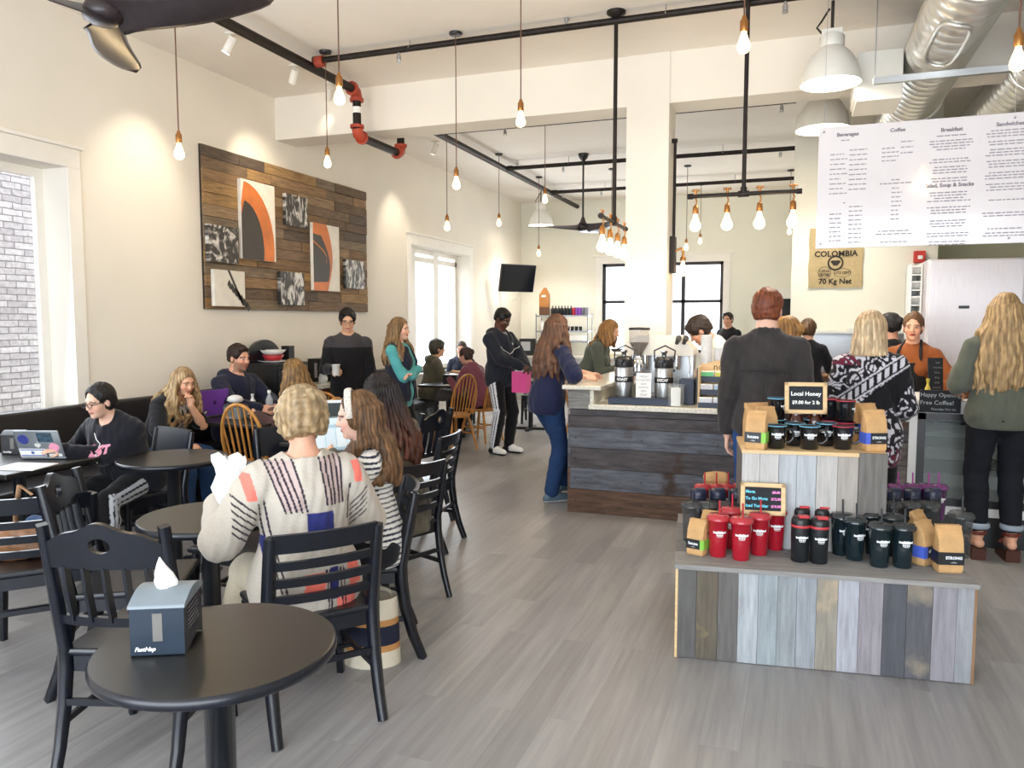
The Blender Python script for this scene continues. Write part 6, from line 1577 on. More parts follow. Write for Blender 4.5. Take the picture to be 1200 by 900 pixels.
def coffee_bag(lab, lab2, text, open_=0.0):
    t = empty('coffee_bag', (0,0,0), 0, 'x', 'coffee bag')
    # gusseted bag: rectangular foot, folded-over top
    def ring(w, d, z, y=0): return [(-w,-d+y,z),(w,-d+y,z),(w+0.004,y,z),(w,d+y,z),(-w,d+y,z),(-w-0.004,y,z)]
    R_ = [ring(0.042,0.03,0.0),ring(0.046,0.033,0.012),ring(0.046,0.034,0.09),ring(0.046,0.026,0.135),ring(0.046,0.012,0.165,0.004),ring(0.046,0.006,0.182,0.014)]
    vs = sum(R_, []); fs = [[5,4,3,2,1,0]]
    for i in range(len(R_)-1): fs += [(i*6+k,i*6+(k+1)%6,(i+1)*6+(k+1)%6,(i+1)*6+k) for k in range(6)]
    fs.append([30,31,32,33,34,35]); c = MB(); c.add(vs, fs); c.build('kraft_body', M['kraft'], t, bevel=0.003)
    c = MB(); c.prism([(0,0)]*0 or [(-0.047,0.158),(0.047,0.158),(0.047,0.186),(-0.047,0.186)], 0.001, 0.022); c.build('rolled_top', M['kraft'], t, bevel=0.006)
    c = MB(); c.box(-0.048,0.048,-0.0355,-0.033,0.035,0.085); c.build('label', M['travel'], t)
    c = MB(); sd = 1 if lab is M['greenlab'] else -1; c.box(sd*0.048,sd*0.0515,-0.034,0.03,0.035,0.085); c.box(sd*0.03,sd*0.0505,-0.0362,-0.0352,0.035,0.085); c.build('colour_band', lab, t)
    c = MB(); put_text(c, text, 0.022 if len(text) < 6 else 0.0155, at(-sd*0.008,-0.037,0.063),0,0.0008); put_text(c,'coffee',0.009,at(-sd*0.008,-0.037,0.045)); c.build('label_lettering', M['logo'], t)
    return t
M['greenlab'] = mat('green_label','#86c24a',0.5); M['bluelab'] = mat('blue_label','#4a63c8',0.5)
PR = {}
def put(key, maker, p, label, group=None, rz=None, scale=None):
    rz = FACE+math.radians(8) if rz is None else rz
    if key not in PR:
        t = PR[key] = maker(); t.location = p; t.rotation_euler = (0,0,rz); t['label'] = label
        if group: t['group'] = group
        if scale: t.scale = scale
        return t
    o = dup(PR[key], p, rz, label, group, scale or (1,1,1))
    if not group and 'group' in o: del o['group']
    return o
RT = lambda: tumbler(M['redacr'], M['redlid'], M['strawred']); DT = lambda: tumbler(M['darkacr'], M['darklid'], M['strawdark'])
GT = lambda: tumbler(M['greyacr'], M['greyacr'], M['strawdark'], False); PT = lambda: tumbler(M['purpacr'], M['purplid'], mat('purple_straw','#a03a8c',0.35))
tv = (1.04,1.04,1.04)
for (u,v,lab) in ((841,651,'red tumbler with straw next to the green-label coffee bag'),(868,655,'red tumbler frontmost of the red cluster'),(889,649,'red tumbler just right of the frontmost red one'),(908,643,'red tumbler at the right end of the red cluster, below the price sign')):
    put('rt', RT, onlow(u,v), lab, None, FACE+rng.uniform(-0.2,0.3), tv)
for (u,v,lab) in ((856,641,'red tumbler half hidden behind the two left front red ones'),(882,637,'red tumbler half hidden behind the middle of the red cluster')): put('rt', RT, onlow(u,v), lab, None, FACE, tv)
for (u,v,lab) in ((937,657,'black travel mug with red lid, front left of the four'),(959,659,'black travel mug with red lid, front right of the four'),(938,643,'black travel mug with red lid, back left of the four'),(961,644,'black travel mug with red lid, back right of the four')):
    put('tm', lambda: travel_mug(M['redlid2']), onlow(u,v), lab, None, FACE+0.1, (1.08,1.08,1.08))
for (u,v,lab) in ((1030,663,'dark smoke tumbler frontmost, left of the blue-label bag'),(1057,664,'dark smoke tumbler touching the blue-label bag'),(1001,655,'dark smoke tumbler second from the travel mugs'),(985,649,'dark smoke tumbler right beside the travel mugs'),(1018,647,'dark smoke tumbler behind the frontmost dark one'),(1044,650,'dark smoke tumbler behind the gap of the front two')):
    put('dt', DT, onlow(u,v), lab, None, FACE+rng.uniform(-0.1,0.5), tv)
put('gt', GT, onlow(1124,652), 'clear grey tumbler behind the front coffee bag at right', None, None, (1.12,1.12,1.12))
# back rows beside the upper box
def row(key, mk, us, v_top, D_, ht, labs, group, sc=None):
    for u, lab in zip(us, labs):
        g = gd(u, D_); put(key, mk, (g.x,g.y,ZL), lab, group, None, sc)
row('gt', GT, (814,834,857), 590, 3.98, 0.2, ['clear dark tumbler at the left rear, nearest row, '+q for q in ('outer','middle','by the upper box')], None, (1.04,)*3)
row('tb', lambda: travel_mug(M['travelblue']), (822,845,868), 572, 4.22, 0.2, ['blue-black lidded travel mug left of the upper box, '+q for q in ('outer','middle','inner')], None, (1.1,)*3)
row('rt', RT, (828,842,856,870), 562, 4.42, 0.2, ['red lidded tumbler in the far row left of the upper box, '+q for q in ('outermost','second','third','innermost')], None, tv)
row('gt', GT, (1052,1074,1097), 590, 3.98, 0.2, ['clear dark tumbler at the right rear, nearest row, '+q for q in ('by the upper box','middle','outer')], None, (1.04,)*3)
row('tb', lambda: travel_mug(M['travelblue']), (1053,1076,1100), 572, 4.22, 0.2, ['blue-black lidded travel mug right of the upper box, '+q for q in ('inner','middle','outer')], None, (1.1,)*3)
row('pt', PT, (1058,1075,1094,1106), 562, 4.42, 0.2, ['purple tumbler in the far row right of the upper box, '+q for q in ('innermost','second','third','outermost')], None, tv)
GB = lambda: coffee_bag(M['greenlab'], None, 'house'); BB = lambda: coffee_bag(M['bluelab'], None, 'STRONG'); DB = lambda: coffee_bag(M['travel'], None, 'STRONG')
put('gb', GB, onlow(817,649), 'green-label coffee bag at the left end of the low box', None, FACE-0.45, (0.93,)*3)
put('gb', GB, onlow(832,640), 'coffee bag tucked behind the low left green-label bag', None, FACE-0.5, (0.98,)*3)
put('db', DB, onlow(1110,669), 'coffee bag with dark front label at the right front of the low box', None, FACE+0.1, (1.15,)*3)
put('bb', BB, onlow(1082,660), 'blue-banded coffee bag beside the front dark-label bag', None, FACE+0.75, (1.1,)*3)
put('bb', BB, onlow(1075,646), 'coffee bag behind the blue-banded bag, only its folded top showing', None, FACE+0.9, (1.1,)*3)
def kraft_puff(u, D_, z, label):
    g = gd(u, D_); f = Field(); f.rc((-0.04,0,0.03),(0.04,0,0.03),0.035,0.035); f.rc((-0.05,0,0.055),(0.045,0,0.06),0.022,0.018); f.plane((0,0,0.001),(0,0,-1)); vv,qq = f.mesh(0.008,lambda P:0.005*nz(P,70,6))
    o = np_obj('coffee_bag', vv, qq, M['kraft']); o.location = (g.x,g.y,z); o.rotation_euler = (0,0,DRZ); tag(o,label,'coffee bag')
kraft_puff(843,4.56,ZL+0.17,'kraft bag lying across the far red tumblers'); 
# ---- upper box goods
def onup(u, v): return fl(u, v, ZU)
put('gb', GB, onup(886,526), 'green-label coffee bag at the left front of the upper box', None, FACE-0.3, (1.05,)*3)
for (u,D_,lab) in ((886,4.2,'plain-topped coffee bag behind the upper green-label bag, left'),(905,4.22,'plain-topped coffee bag behind the upper green-label bag, right'),(900,4.02,'coffee bag squeezed between the green-label bag and the mugs')):
    g = gd(u,D_); put('gb', GB, (g.x,g.y,ZU), lab, None, FACE+0.5, (1.08,)*3)
for (u,D_,lab) in ((1000,4.2,'coffee bag behind the red-rimmed mug, left of two'),(1020,4.18,'coffee bag behind the upper blue-label bag')):
    g = gd(u,D_); put('bb', BB, (g.x,g.y,ZU), lab, None, FACE+0.6, (1.08,)*3)
put('bb', BB, onup(1023,528), 'blue-label coffee bag at the right front of the upper box', None, FACE+0.25, (1.1,)*3)
BM = lambda: coffee_mug(M['bluerim']); RM = lambda: coffee_mug(M['redrim'])
for (u,v,lab) in ((909,525,'black mug with teal rim beside the upper green-label bag'),(948,526,'black mug with teal rim frontmost in the middle of the upper box'),(931,522,'black mug with teal rim under the honey sign, left'),(968,522,'black mug with teal rim under the honey sign, right'),(951,516,'black mug with teal rim behind the middle one')):
    put('bm', BM, onup(u,v), lab, None, FACE+(0.0 if u != 909 else 0.1), (1.06,)*3)
put('rm', RM, onup(987,526), 'black mug with red rim beside the upper blue-label bag', None, FACE+2.9*0, (1.06,)*3)
k_ = 0
for (u,D_,n,lab) in ((975,4.15,2,'stack behind the honey sign'),(993,4.05,2,'stack by the right bags')):
    g = gd(u,D_)
    for j in range(n): put('rm', RM, (g.x,g.y,ZU+0.112*1.06*j*0.97), 'black mug with red rim, %s of the %s' % (('lower','upper')[j],lab), None, FACE+1.2, (1.04,)*3)
for (u,D_,n,lab) in ((912,4.18,2,'stack behind the left bags'),):
    g = gd(u,D_)
    for j in range(n): put('bm', BM, (g.x,g.y,ZU+0.112*1.06*j*0.97), 'black mug with teal rim, %s of the %s' % (('lower','upper')[j],lab), None, FACE+1.0, (1.04,)*3)
M['honey'] = mat('dark_honey','#4a1c0e',0.12,var=0.2,coat=0.5)
for (u,lab) in ((935,'honey jar with white lid under the honey sign, left'),(957,'honey jar with white lid under the honey sign, right')):
    g = gd(u,4.15); t = empty('honey_jar', (g.x,g.y,ZU), 0, lab, 'jar')
    c = MB(); c.lathe([(0.036,0),(0.04,0.006),(0.04,0.12),(0.03,0.14),(0.03,0.15)],20); c.build('jar', M['honey'], t); c = MB(); c.lathe([(0.034,0.15),(0.036,0.153),(0.036,0.172),(0.034,0.175)],20); c.build('lid', M['whiteplastic'], t)
def chalk_frame(name, p, w, h, rz, label, lines):
    t = empty(name, p, rz, label, 'sign'); RX = Matrix.Rotation(math.radians(-9),4,'X'); b = 0.022
    c = MB(); c.box(-w/2,w/2,0,0.016,0,b,M=RX,b=0.004); c.box(-w/2,w/2,0,0.016,h-b,h,M=RX,b=0.004); c.box(-w/2,-w/2+b,0,0.016,0,h,M=RX,b=0.004); c.box(w/2-b,w/2,0,0.016,0,h,M=RX,b=0.004); c.build('frame', M['pine'], t)
    c = MB(); c.box(-w/2+b-0.002,w/2-b+0.002,0.005,0.012,b-0.002,h-b+0.002,M=RX); c.build('board', M['slate'], t)
    c = MB(); c.box(-0.03,0.03,0.016,0.07,0,0.012); c.build('easel_foot', M['pine'], t)
    for m_, its in lines.items():
        c = MB()
        for (tx,sz,x,z,al) in its: put_text(c,tx,sz,RX@at(x,0.0042,z),0,0.0008,al)
        c.build('chalk_writing', m_, t)
    return t
g = gd(947,4.06)
zsign = zv(486,4.06)
chalk_frame('honey_sign', (g.x,g.y+0.03,zsign), 0.215, 0.168, FACE+0.05, 'pine-framed chalkboard reading Local Honey above the mugs', {M['chalk']:[('Local Honey',0.030,0,0.106,'CENTER'),('$9.00 for 2 lb',0.0255,0,0.06,'CENTER')]})
g = onplane(893,598,UY-0.025); g2 = Vector((g.x,g.y,zv(598,3.95)-0.0))
d_ = (Vector((g.x,g.y,0))-A_).dot(ex)
P_ = A_+ex*d_+ey*(UY-0.075); P_.z = ZL+0.185
chalk_frame('price_sign', P_, 0.215, 0.158, FACE, 'pine-framed chalkboard of mug prices above the red tumblers', {M['chalkcyan']:[('Mugs:',0.02,-0.083,0.113,'LEFT'),('To Go Mugs:',0.02,-0.083,0.08,'LEFT'),('Iced Tumbler',0.02,-0.083,0.044,'LEFT')], M['chalkpink']:[('$8.00',0.017,0.062,0.113,'CENTER'),('$12.00',0.017,0.062,0.08,'CENTER'),('$10.00',0.017,0.062,0.044,'CENTER')]})
# the sign's support block
t = empty('sign_riser', (P_.x-0.03,P_.y+0.02,ZL), FACE, 'small plain block under the mug price chalkboard', 'block'); c = MB(); c.box(-0.05,0.05,-0.015,0.03,0.0,0.184,b=0.003); c.build('block', M['pine'], t)
p = gd(1049,4.1); c = MB(); c.tube([(0,0,0),(-0.055,0.02,0.3)],0.0055,8); o = c.build('wooden_stirrer', M['pine'], None, (p.x,p.y-0.0,ZL+0.001)); tag(o,'pale wooden stick leaning among the right rear cups','stick')
# ================================================================ PEOPLE
def FY(dx, dy): return math.atan2(-dx, dy)
def toloc(P, loc, yaw):
    d = Vector((P[0]-loc[0], P[1]-loc[1])); c, s = math.cos(-yaw), math.sin(-yaw)
    return (d.x*c-d.y*s, d.x*s+d.y*c, P[2])
S = lambda h: np.array(srgb(h))
LIGHT, MID, DEEP = '#e3b196', '#d29c7c', '#5c3a2b'
def who(label, loc, fdir, **k):
    yaw = FY(*fdir); loc = (loc[0], loc[1], k.pop('z', 0))
    for q in ('rh','lh','rfoot','lfoot'):
        v = k.get(q)
        if v is not None and len(v) and v[0] == 'w':
            w = toloc(v[1], loc, yaw); k[q] = tuple(w)+((v[2],) if len(v) > 2 else ())
    return person(loc, yaw, label, **k)
def seat_at(root_xy, fdir, back=0.0): return root_xy
# --- woman in the patterned sweater, seen from behind
def sweater(vv, col, c):
    sc = 0.00318; u = 350+vv[:,0]/sc*0.96; v = 376+(1.6-vv[:,2])*909/2.95-6
    bk = vv[:,1] < 0.05; black = S('#2c2230'); navy = S('#2b2f6e'); cor = S('#f27a6b')
    col[:] = S('#c0b7ab')
    def band(u0,v0,u1,v1,w,cl,m=True):
        t = (v-v0)/(v1-v0); ok = bk & (t > 0) & (t < 1) & (np.abs(u-(u0+(u1-u0)*t)) < w) & m; col[ok] = cl
    pk = S('#bba6a1')
    ok = bk & (v > 540) & (v < 600) & (u > 300+(v-540)*0.33) & (u < 332+(v-540)*0.22); col[ok] = pk
    ok = bk & (v > 538) & (v < 596) & (u > 363+(v-540)*0.1) & (u < 391); col[ok] = pk
    for a,b_ in ((300,321),(307,327),(314,333),(321,339),(331,345)): band(a,538,b_,602,1.25,black)
    for a,b_ in ((363,369),(370,375),(377,380),(384,386),(390,391)): band(a,537,b_,597,1.25,black)
    def quad(u0,u1,v0,v1,cl,sk=0.0):
        s_ = sk*(v-v0); ok = bk & (v > v0) & (v < v1) & (u > u0+s_) & (u < u1+s_); col[ok] = cl
    quad(344,377,604,641,navy,0.06); quad(272,284,553,586,cor,0.22); quad(405,416,547,574,cor,0.12)
    quad(338,363,676,705,cor,-0.05); quad(369,379,672,712,navy); quad(391,408,668,700,cor,0.1); quad(376,402,712,740,cor,0.1)
    for a in (364,367.5,382,386): band(a,674,a+3,735,1.0,black)
    band(292,590,312,697,1.0,black); band(298,585,318,700,1.0,black); band(402,575,398,620,1.0,black); quad(294,300,632,680,navy,0.08)
    for k in range(6): 
        vb = 578+9*k; t = (u-262)/30.0; ok = bk & (u > 262) & (u < 291) & (np.abs(v-(vb+t*26)) < 1.4); col[ok] = black
    for k in range(5):
        vb = 606+8*k; t = (u-404)/22.0; ok = bk & (u > 404) & (u < 426) & (np.abs(v-(vb-t*24)) < 1.3); col[ok] = black
    return col
def jeans(vv, col, c): return col*(1+0.25*nz(vv,7,41))[:,None]
who('woman with short curly blonde hair in a beige sweater with stripes and coral patches', (-1.875,2.655), (-0.66,0.6), h=1.66, build=1.16, seat=0.455, lean=1, head=(8,-6,0),
    lh=(-0.30,0.26,0.82), rh=(0.22,0.30,0.80), lfoot=(-0.26,0.36,0), rfoot=(-0.02,0.38,0), lel=(-0.55,-0.35,-1), rel=(0.55,-0.4,-1), res=0.0058, curl=0.9,
    top=dict(name='sweater', col='#c0b7ab', g=0.03, ag=0.042, hem=-0.17, flare=0.01, cf=sweater, fold=0.005, res=0.0046, neck=(0.085,-0.02,0.565)), bottom=dict(col='#c9bda6', name='trousers'),
    shoes=('#b0303c','#eeeeee'), hair=dict(style='curly', col='#846a48', col2='#b19b7a', nape=-0.08, g=0.010), face=False, skin='#dba58a')
# --- girl in the striped top
def stripes(vv, col, c):
    x, y, z = vv[:,0], vv[:,1], vv[:,2]; ph = z+0.01*nz(vv,8,2)
    col[:] = S('#ece9e4'); col[np.mod(ph, 0.0235) < 0.0085] = S('#23243a'); return col
def hairband(c):
    mb = MB(); hl = c['hl']; pts = [Vector(hl((0.094*math.cos(a), 0.028-0.05*math.sin(a)*0.2, 0.03+0.112*math.sin(a)))) for a in np.linspace(-0.25,PI+0.25,24)]
    mb.tube(pts, 0.017, 8, sq=(0.35,1.0)); mb.build('hairband', mat('white_lace','#e6dfd6',0.8,var=0.25,scale=90,bump=0.4,bscale=120), c['root'])
who('girl with long brown hair, white lace hairband and navy striped white top', (-1.835,3.19), (-0.86,-0.50), h=1.60, build=0.92, seat=0.455, lean=7, head=(-4,-8,0), neckfwd=0.0,
    rfoot=(0.24,0.36,0), lfoot=(0.03,0.38,0), rh=(0.17,0.42,0.80), lh=(-0.14,0.42,0.80), res=0.0052, lips='#c06a66', skin='#edc3b0',
    top=dict(col='#ece9e4', g=0.016, ag=0.018, hem=-0.1, cf=stripes, fold=0.004, neck=(0.088,0.03,0.545)), bottom=dict(col='#1c1c22'), shoes='#22242a',
    hair=dict(style='long', col='#443122', col2='#7d5a3a', len=0.37, n=28, wave=0.012, off=0.02, arc=(-172,-8), fz=-0.01, fw=0.072), extra=hairband)
# --- woman in olive, curly dark hair
who('woman in an olive sweater with long dark curly hair, seen from behind', (-2.13,3.93), (-0.86,0.36), h=1.66, build=1.05, seat=0.455, lean=14, head=(20,-8,0), face=False,
    rh=(0.16,0.42,0.8), lh=(-0.16,0.42,0.8), top=dict(name='sweater', col='#5e584c', g=0.026, hem=-0.2, fold=0.006, neck=(0.075,0.02,0.56)), bottom=dict(col='#1b1a1c'), shoes='#1b1b1d',
    hair=dict(style='long', col='#1d1311', col2='#5c2f1a', len=0.46, n=26, wave=0.03, groove=0.008, off=0.05, ends=True))
# --- girl at the grey laptop
def hoodie_text(c):
    mb = MB()
    for (tx,x0) in (('CH',-0.075),('EAST',0.035)):
        vs, fs = text_mb(tx, 0.062, 0.004)
        mb.add([onto(c, -(q.x+x0), 0.37+q.z, 0.003, 0.3) for q in vs], fs)
    mb.build('chest_lettering', mat('pink_print','#d98fa6',0.7), c['root'])
    m2 = MB(); m2.tube([onto(c,x,z,0.004,0.3) for x,z in ((0.03,0.46),(0.0,0.43),(-0.03,0.40),(-0.045,0.36),(-0.04,0.3))], 0.003, 5); m2.build('earphone_cord', M['whiteplastic'], c['root'])
def glasses(c): spectacles(c)
def p1x(c): spectacles(c); hoodie_text(c)
def track(vv, col, c):
    # three white stripes along the outer side of each leg
    for H_, k_, a_, sd in ((c['hipR'],c['kR'],c['aR'],1),(c['hipL'],c['kL'],c['aL'],-1)):
        for (p,q) in ((H_,k_),(k_,a_)):
            d = q-p; L = np.linalg.norm(d); d = d/L; w = vv-p; t = w@d; r = w-t[:,None]*d
            sdv = V3((sd,0,0)); sdv = sdv-(sdv@d)*d; sdv /= np.linalg.norm(sdv); fw_ = np.cross(d, sdv)
            a = np.arctan2(r@fw_, r@sdv); rad = np.linalg.norm(r,axis=1)
            m = (t > -0.05) & (t < L+0.03) & (rad < 0.13) & (np.sign(vv[:,0]-c['pel'][0]) == sd)
            for o_ in (-0.44,0.0,0.44): col[m & (np.abs(a-o_) < 0.15)] = S('#d9dbe2')
    return col
who('girl in black-rimmed glasses and a dark hoodie at the grey stickered laptop', (-4.21,4.02), (0.06,-1.0), h=1.55, build=1.3, seat=0.455, lean=24, head=(-8,-4,0),
    rh=('w',(-4.52,3.62,0.80)), lh=('w',(-4.28,3.56,0.79)), skin='#e0b49c', res=0.0062, lips='#a86a62', rfoot=(0.14,0.36,0), lfoot=(-0.16,0.40,0),
    top=dict(name='hoodie', col='#15161f', g=0.028, hem=-0.1, fold=0.006, neck=(0.07,0.05,0.555)), bottom=dict(col='#0f0f13', cf=track), shoes='#1a1a1c', hair=dict(style='bun', col='#15100f', g=0.006, pz=-0.06, nape=-0.09, fz=-0.018, fw=0.07), extra=p1x)
# --- blonde woman at the purple laptop
who('blonde woman in a black tee leaning her chin on her hand at the purple laptop', (-5.0,5.02), (0.97,0.12), h=1.62, build=1.2, seat=0.455, lean=26, head=(-22,-8,0),
    lh=('head',(-0.015,0.125,-0.185)), lel=(-0.3,0.5,-1), lhdir=(0.1,0.0,1), rh=('w',(-4.52,4.88,0.60)), rel=(0.8,-0.3,-0.5), rfoot=(0.16,0.40,0), lfoot=(-0.1,0.42,0), curl=1.0, res=0.0068,
    top=dict(name='tee', col='#15151a', g=0.024, sleeve=0.42, hem=-0.12, fold=0.005, neck=(0.085,0.05,0.54), cf=lambda v,c_,k: np.where(((v-k['hc'])@k['T'][:,1] > -0.02)[:,None] & (np.abs(v[:,0]) < 0.075)[:,None] & (nz(v,90,3) > -0.1)[:,None], S('#a9a49c'), c_)),
    bottom=dict(col='#2c4a74', denim=True, cf=jeans), shoes='#2a2a2c', hair=dict(style='long', col='#6d4d2c', col2='#b59c73', len=0.42, n=24, wave=0.022, off=0.045, arc=(-200,20), frontlen=0.8, seed=9))
# --- man in navy hoodie
who('man with short dark hair in a navy hoodie sitting on the wall bench', (-5.10,6.10), (0.95,-0.05), h=1.80, fem=False, build=1.1, seat=0.455, lean=6, head=(-2,-6,0), res=0.0068,
    rh=('w',(-4.60,5.86,0.80)), lh=('w',(-4.62,6.12,0.80)), rel=(0.9,-0.3,-0.5), lel=(-0.9,-0.3,-0.5), skin='#dda68a',
    top=dict(name='hoodie', col='#1b2036', g=0.026, hem=-0.1, hood=True, fold=0.006, neck=(0.078,0.03,0.56)), bottom=dict(col='#23252b'), shoes='#222226', hair=dict(style='short', col='#2b1d15', beard=True, nape=-0.06))
# --- wavy brown hair woman opposite
who('woman with long wavy light-brown hair opposite the man in the navy hoodie', (-3.92,5.66), (-0.98,0.05), h=1.63, seat=0.455, lean=14, head=(6,-8,0), res=0.0068,
    rh=('w',(-4.35,5.85,0.79)), lh=('w',(-4.35,5.5,0.79)), skin='#e2b096', top=dict(col='#4a3330', g=0.022, hem=-0.1), bottom=dict(col='#2a2c34'), shoes='#2a2420',
    hair=dict(style='long', col='#4a3220', col2='#93703f', len=0.42, n=26, wave=0.022, off=0.05, arc=(-205,20)), extra=glasses)
# --- standing man with cup
def yoke(vv, col, c): z = (vv-c['pel'])@c['T'][:,2]/c['s']; col[:] = S('#151317'); col[z > 0.375] = S('#403c3f'); return col
def chest_tag(c):
    mb = MB(); p = c['tl'](-0.09,0.145,0.33); mb.box(-0.03,0.03,-0.004,0.012,-0.006,0.006,M=Matrix.Translation(p)@Matrix.Rotation(0.3,4,'Z')); mb.build('chest_mark', M['paper'], c['root'])
def p8x(c): spectacles(c)
g8 = gd(408,8.25)
P8 = who('young man with black hair and glasses in a black sweater holding a white cup', (g8.x,g8.y), (0.5,-0.87), h=1.72, fem=False, build=0.95, head=(4,-14,0), rh=(0.14,0.30,1.10), rel=(0.5,-0.6,-1), lh=(-0.25,0.06,0.80), curl=0.8, skin='#d9a888',
    top=dict(name='sweater', col='#151317', g=0.02, hem=-0.12, cf=yoke, neck=(0.07,0.03,0.565)), bottom=dict(col='#141316'), shoes='#1a1a1c', hair=dict(style='short', col='#0e0c0d', g=0.006, fz=-0.035), extra=p8x)
# --- woman in teal with a vest
g9 = gd(467,7.8)
def legs_blue(vv, col, c):
    m = (vv[:,0] > 0.0) & (np.abs(np.arctan2(vv[:,1]-0.0, vv[:,0]-0.09)+0.1) < 0.35); col[m] = S('#3f9ed0'); return col
who('woman in a teal pullover and navy vest standing with folded arms', (g9.x,g9.y), (0.93,0.12), h=1.63, build=1.08, head=(-4,-4,0), rh=(-0.11,0.165,1.11), lh=(0.11,0.18,1.06), rel=(0.9,-0.1,-0.9), lel=(-0.9,-0.1,-0.9), rhdir=(-1,-0.55,0.3), lhdir=(1,-0.55,0.1), curl=0.7, skin='#e2b197',
    top=[dict(name='pullover', col='#55a6a8', g=0.02, ag=0.022, hem=-0.16, fold=0.005, neck=(0.07,0.03,0.57)), dict(name='vest', col='#1b1f31', g=0.034, sleeve=0, hem=-0.1, fold=0.004, neck=(0.1,0.05,0.55), front=0.05)],
    bottom=dict(col='#141519', cf=legs_blue), shoes='#22242a', hair=dict(style='long', col='#553d27', col2='#96764e', len=0.40, n=26, wave=0.016, arc=(-200,15), frontlen=0.9, sway=(0,0.03,0)))
# --- three at the window table
g = Vector((-5.0,10.2)); who('person in a grey-olive hooded top at the window table, back turned', (g.x,g.y), (0.75,0.65), h=1.7, fem=False, seat=0.455, lean=10, face=False, res=0.009, rh=(0.2,0.4,0.8), lh=(-0.2,0.4,0.8), top=dict(name='hooded_top', col='#5b5749', g=0.028, hem=-0.1, hood=True), bottom=dict(col='#6a6560'), shoes='#3a3a3a', hair=dict(style='short', col='#3a3630', g=0.02, nape=-0.12))
g = Vector((-4.93,11.22)); who('girl in a dark tee facing the room at the window table', (g.x,g.y), (0.4,-0.92), h=1.62, seat=0.455, lean=8, head=(-10,-6,0), res=0.008, rh=(0.15,0.36,0.8), lh=(-0.15,0.36,0.8), top=dict(name='tee', col='#1b2233', g=0.024, sleeve=0.45, hem=-0.1, cf=lambda v,c_,k: np.where(((np.abs(v[:,0]) < 0.09) & (np.abs(v[:,2]-0.80) < 0.03) & (nz(v,70,5) > -0.2))[:,None], S('#c9c6bf'), c_)), bottom=dict(col='#22242c'), shoes='#2a2a2a', hair=dict(style='bun', col='#43372e', pz=0.06), skin='#d8a38c')
g = Vector((-3.88,9.5)); who('woman in a maroon top with her hair in a bun at the window table', (g.x,g.y), (-0.95,0.25), h=1.66, build=1.1, seat=0.455, lean=24, head=(5,-8,0), res=0.008, rh=(0.12,0.42,0.82), lh=(-0.16,0.42,0.82), top=dict(col='#7d4656', g=0.024, hem=-0.1), bottom=dict(col='#17171b'), shoes='#2a2a2a', hair=dict(style='bun', col='#3a2820', pz=0.03), skin='#d8a38c')
# --- man with phone and pink bag
g13 = gd(586,9.35)
def swoosh(c):
    mb = MB(); pts = [onto(c, -0.075+x*1.2, 0.375+z*1.2) for (x,z) in ((0.035,0.012),(0.02,-0.004),(-0.045,0.028),(0.012,-0.02),(0.032,-0.012))]
    mb.add(pts, [(0,4,1),(1,3,2),(1,4,3)]); mb.build('chest_mark', M['paper'], c['root'])
    m2 = MB(); m2.tube([onto(c, x, 0.335-0.09*(1-abs(x)/0.17), 0.004) for x in np.linspace(-0.17,0.17,15)], 0.0045, 5); m2.build('piping', M['paper'], c['root'])
P13 = who('man in a dark hooded rain jacket and striped track pants reading his phone', (g13.x,g13.y), (0.90,-0.30), h=1.74, fem=False, build=1.0, head=(0,-28,0), neckfwd=0.02, rh=(0.05,0.36,1.07), lh=(-0.05,0.36,1.05), rel=(1,-0.4,-0.5), lel=(-1,-0.4,-0.5), curl=0.9, skin=DEEP, lips='#6a3f38', rfoot=(0.12,0.0,0), lfoot=(-0.10,0.05,0),
    top=[dict(name='undershirt', col='#8a8a8c', g=0.014, sleeve=0.3, hem=0.1, neck=(0.068,0.03,0.565)), dict(name='jacket', col='#20242f', g=0.034, ag=0.03, hem=-0.14, hood=True, fold=0.007, neck=(0.078,0.07,0.55))], bottom=dict(col='#121214', cf=track), shoes=('#ececea','#1c1c20','#232327'), hair=dict(style='short', col='#0b0908', nape=-0.06), extra=swoosh)
# --- woman in navy tee at the counter end
who('woman with long auburn hair, navy tee and jeans leaning on the counter end', (-2.02,6.52), (0.62,0.78), h=1.66, build=1.0, lean=9, hipback=-0.03, head=(-8,-8,0), face=False, rh=('w',(-1.71,6.52,1.115)), rel=(0.9,-0.6,-0.4), rhdir=(0.6,1,0), lh=('w',(-1.76,6.90,1.115)), lel=(-0.8,-0.3,-0.5), rfoot=(0.06,-0.02,0), lfoot=(-0.10,0.22,0.04), skin='#e2b197',
    top=dict(name='tee', col='#191f3e', g=0.026, sleeve=0.5, ag=0.03, hem=-0.13, fold=0.006), bottom=dict(col='#22395f', denim=True, flare=1.12, cf=jeans), shoes=('#5a7080','#d8d8d8'), hair=dict(style='long', col='#38231a', col2='#6f4a32', len=0.50, n=30, wave=0.02, off=0.05, arc=(-215,35)))
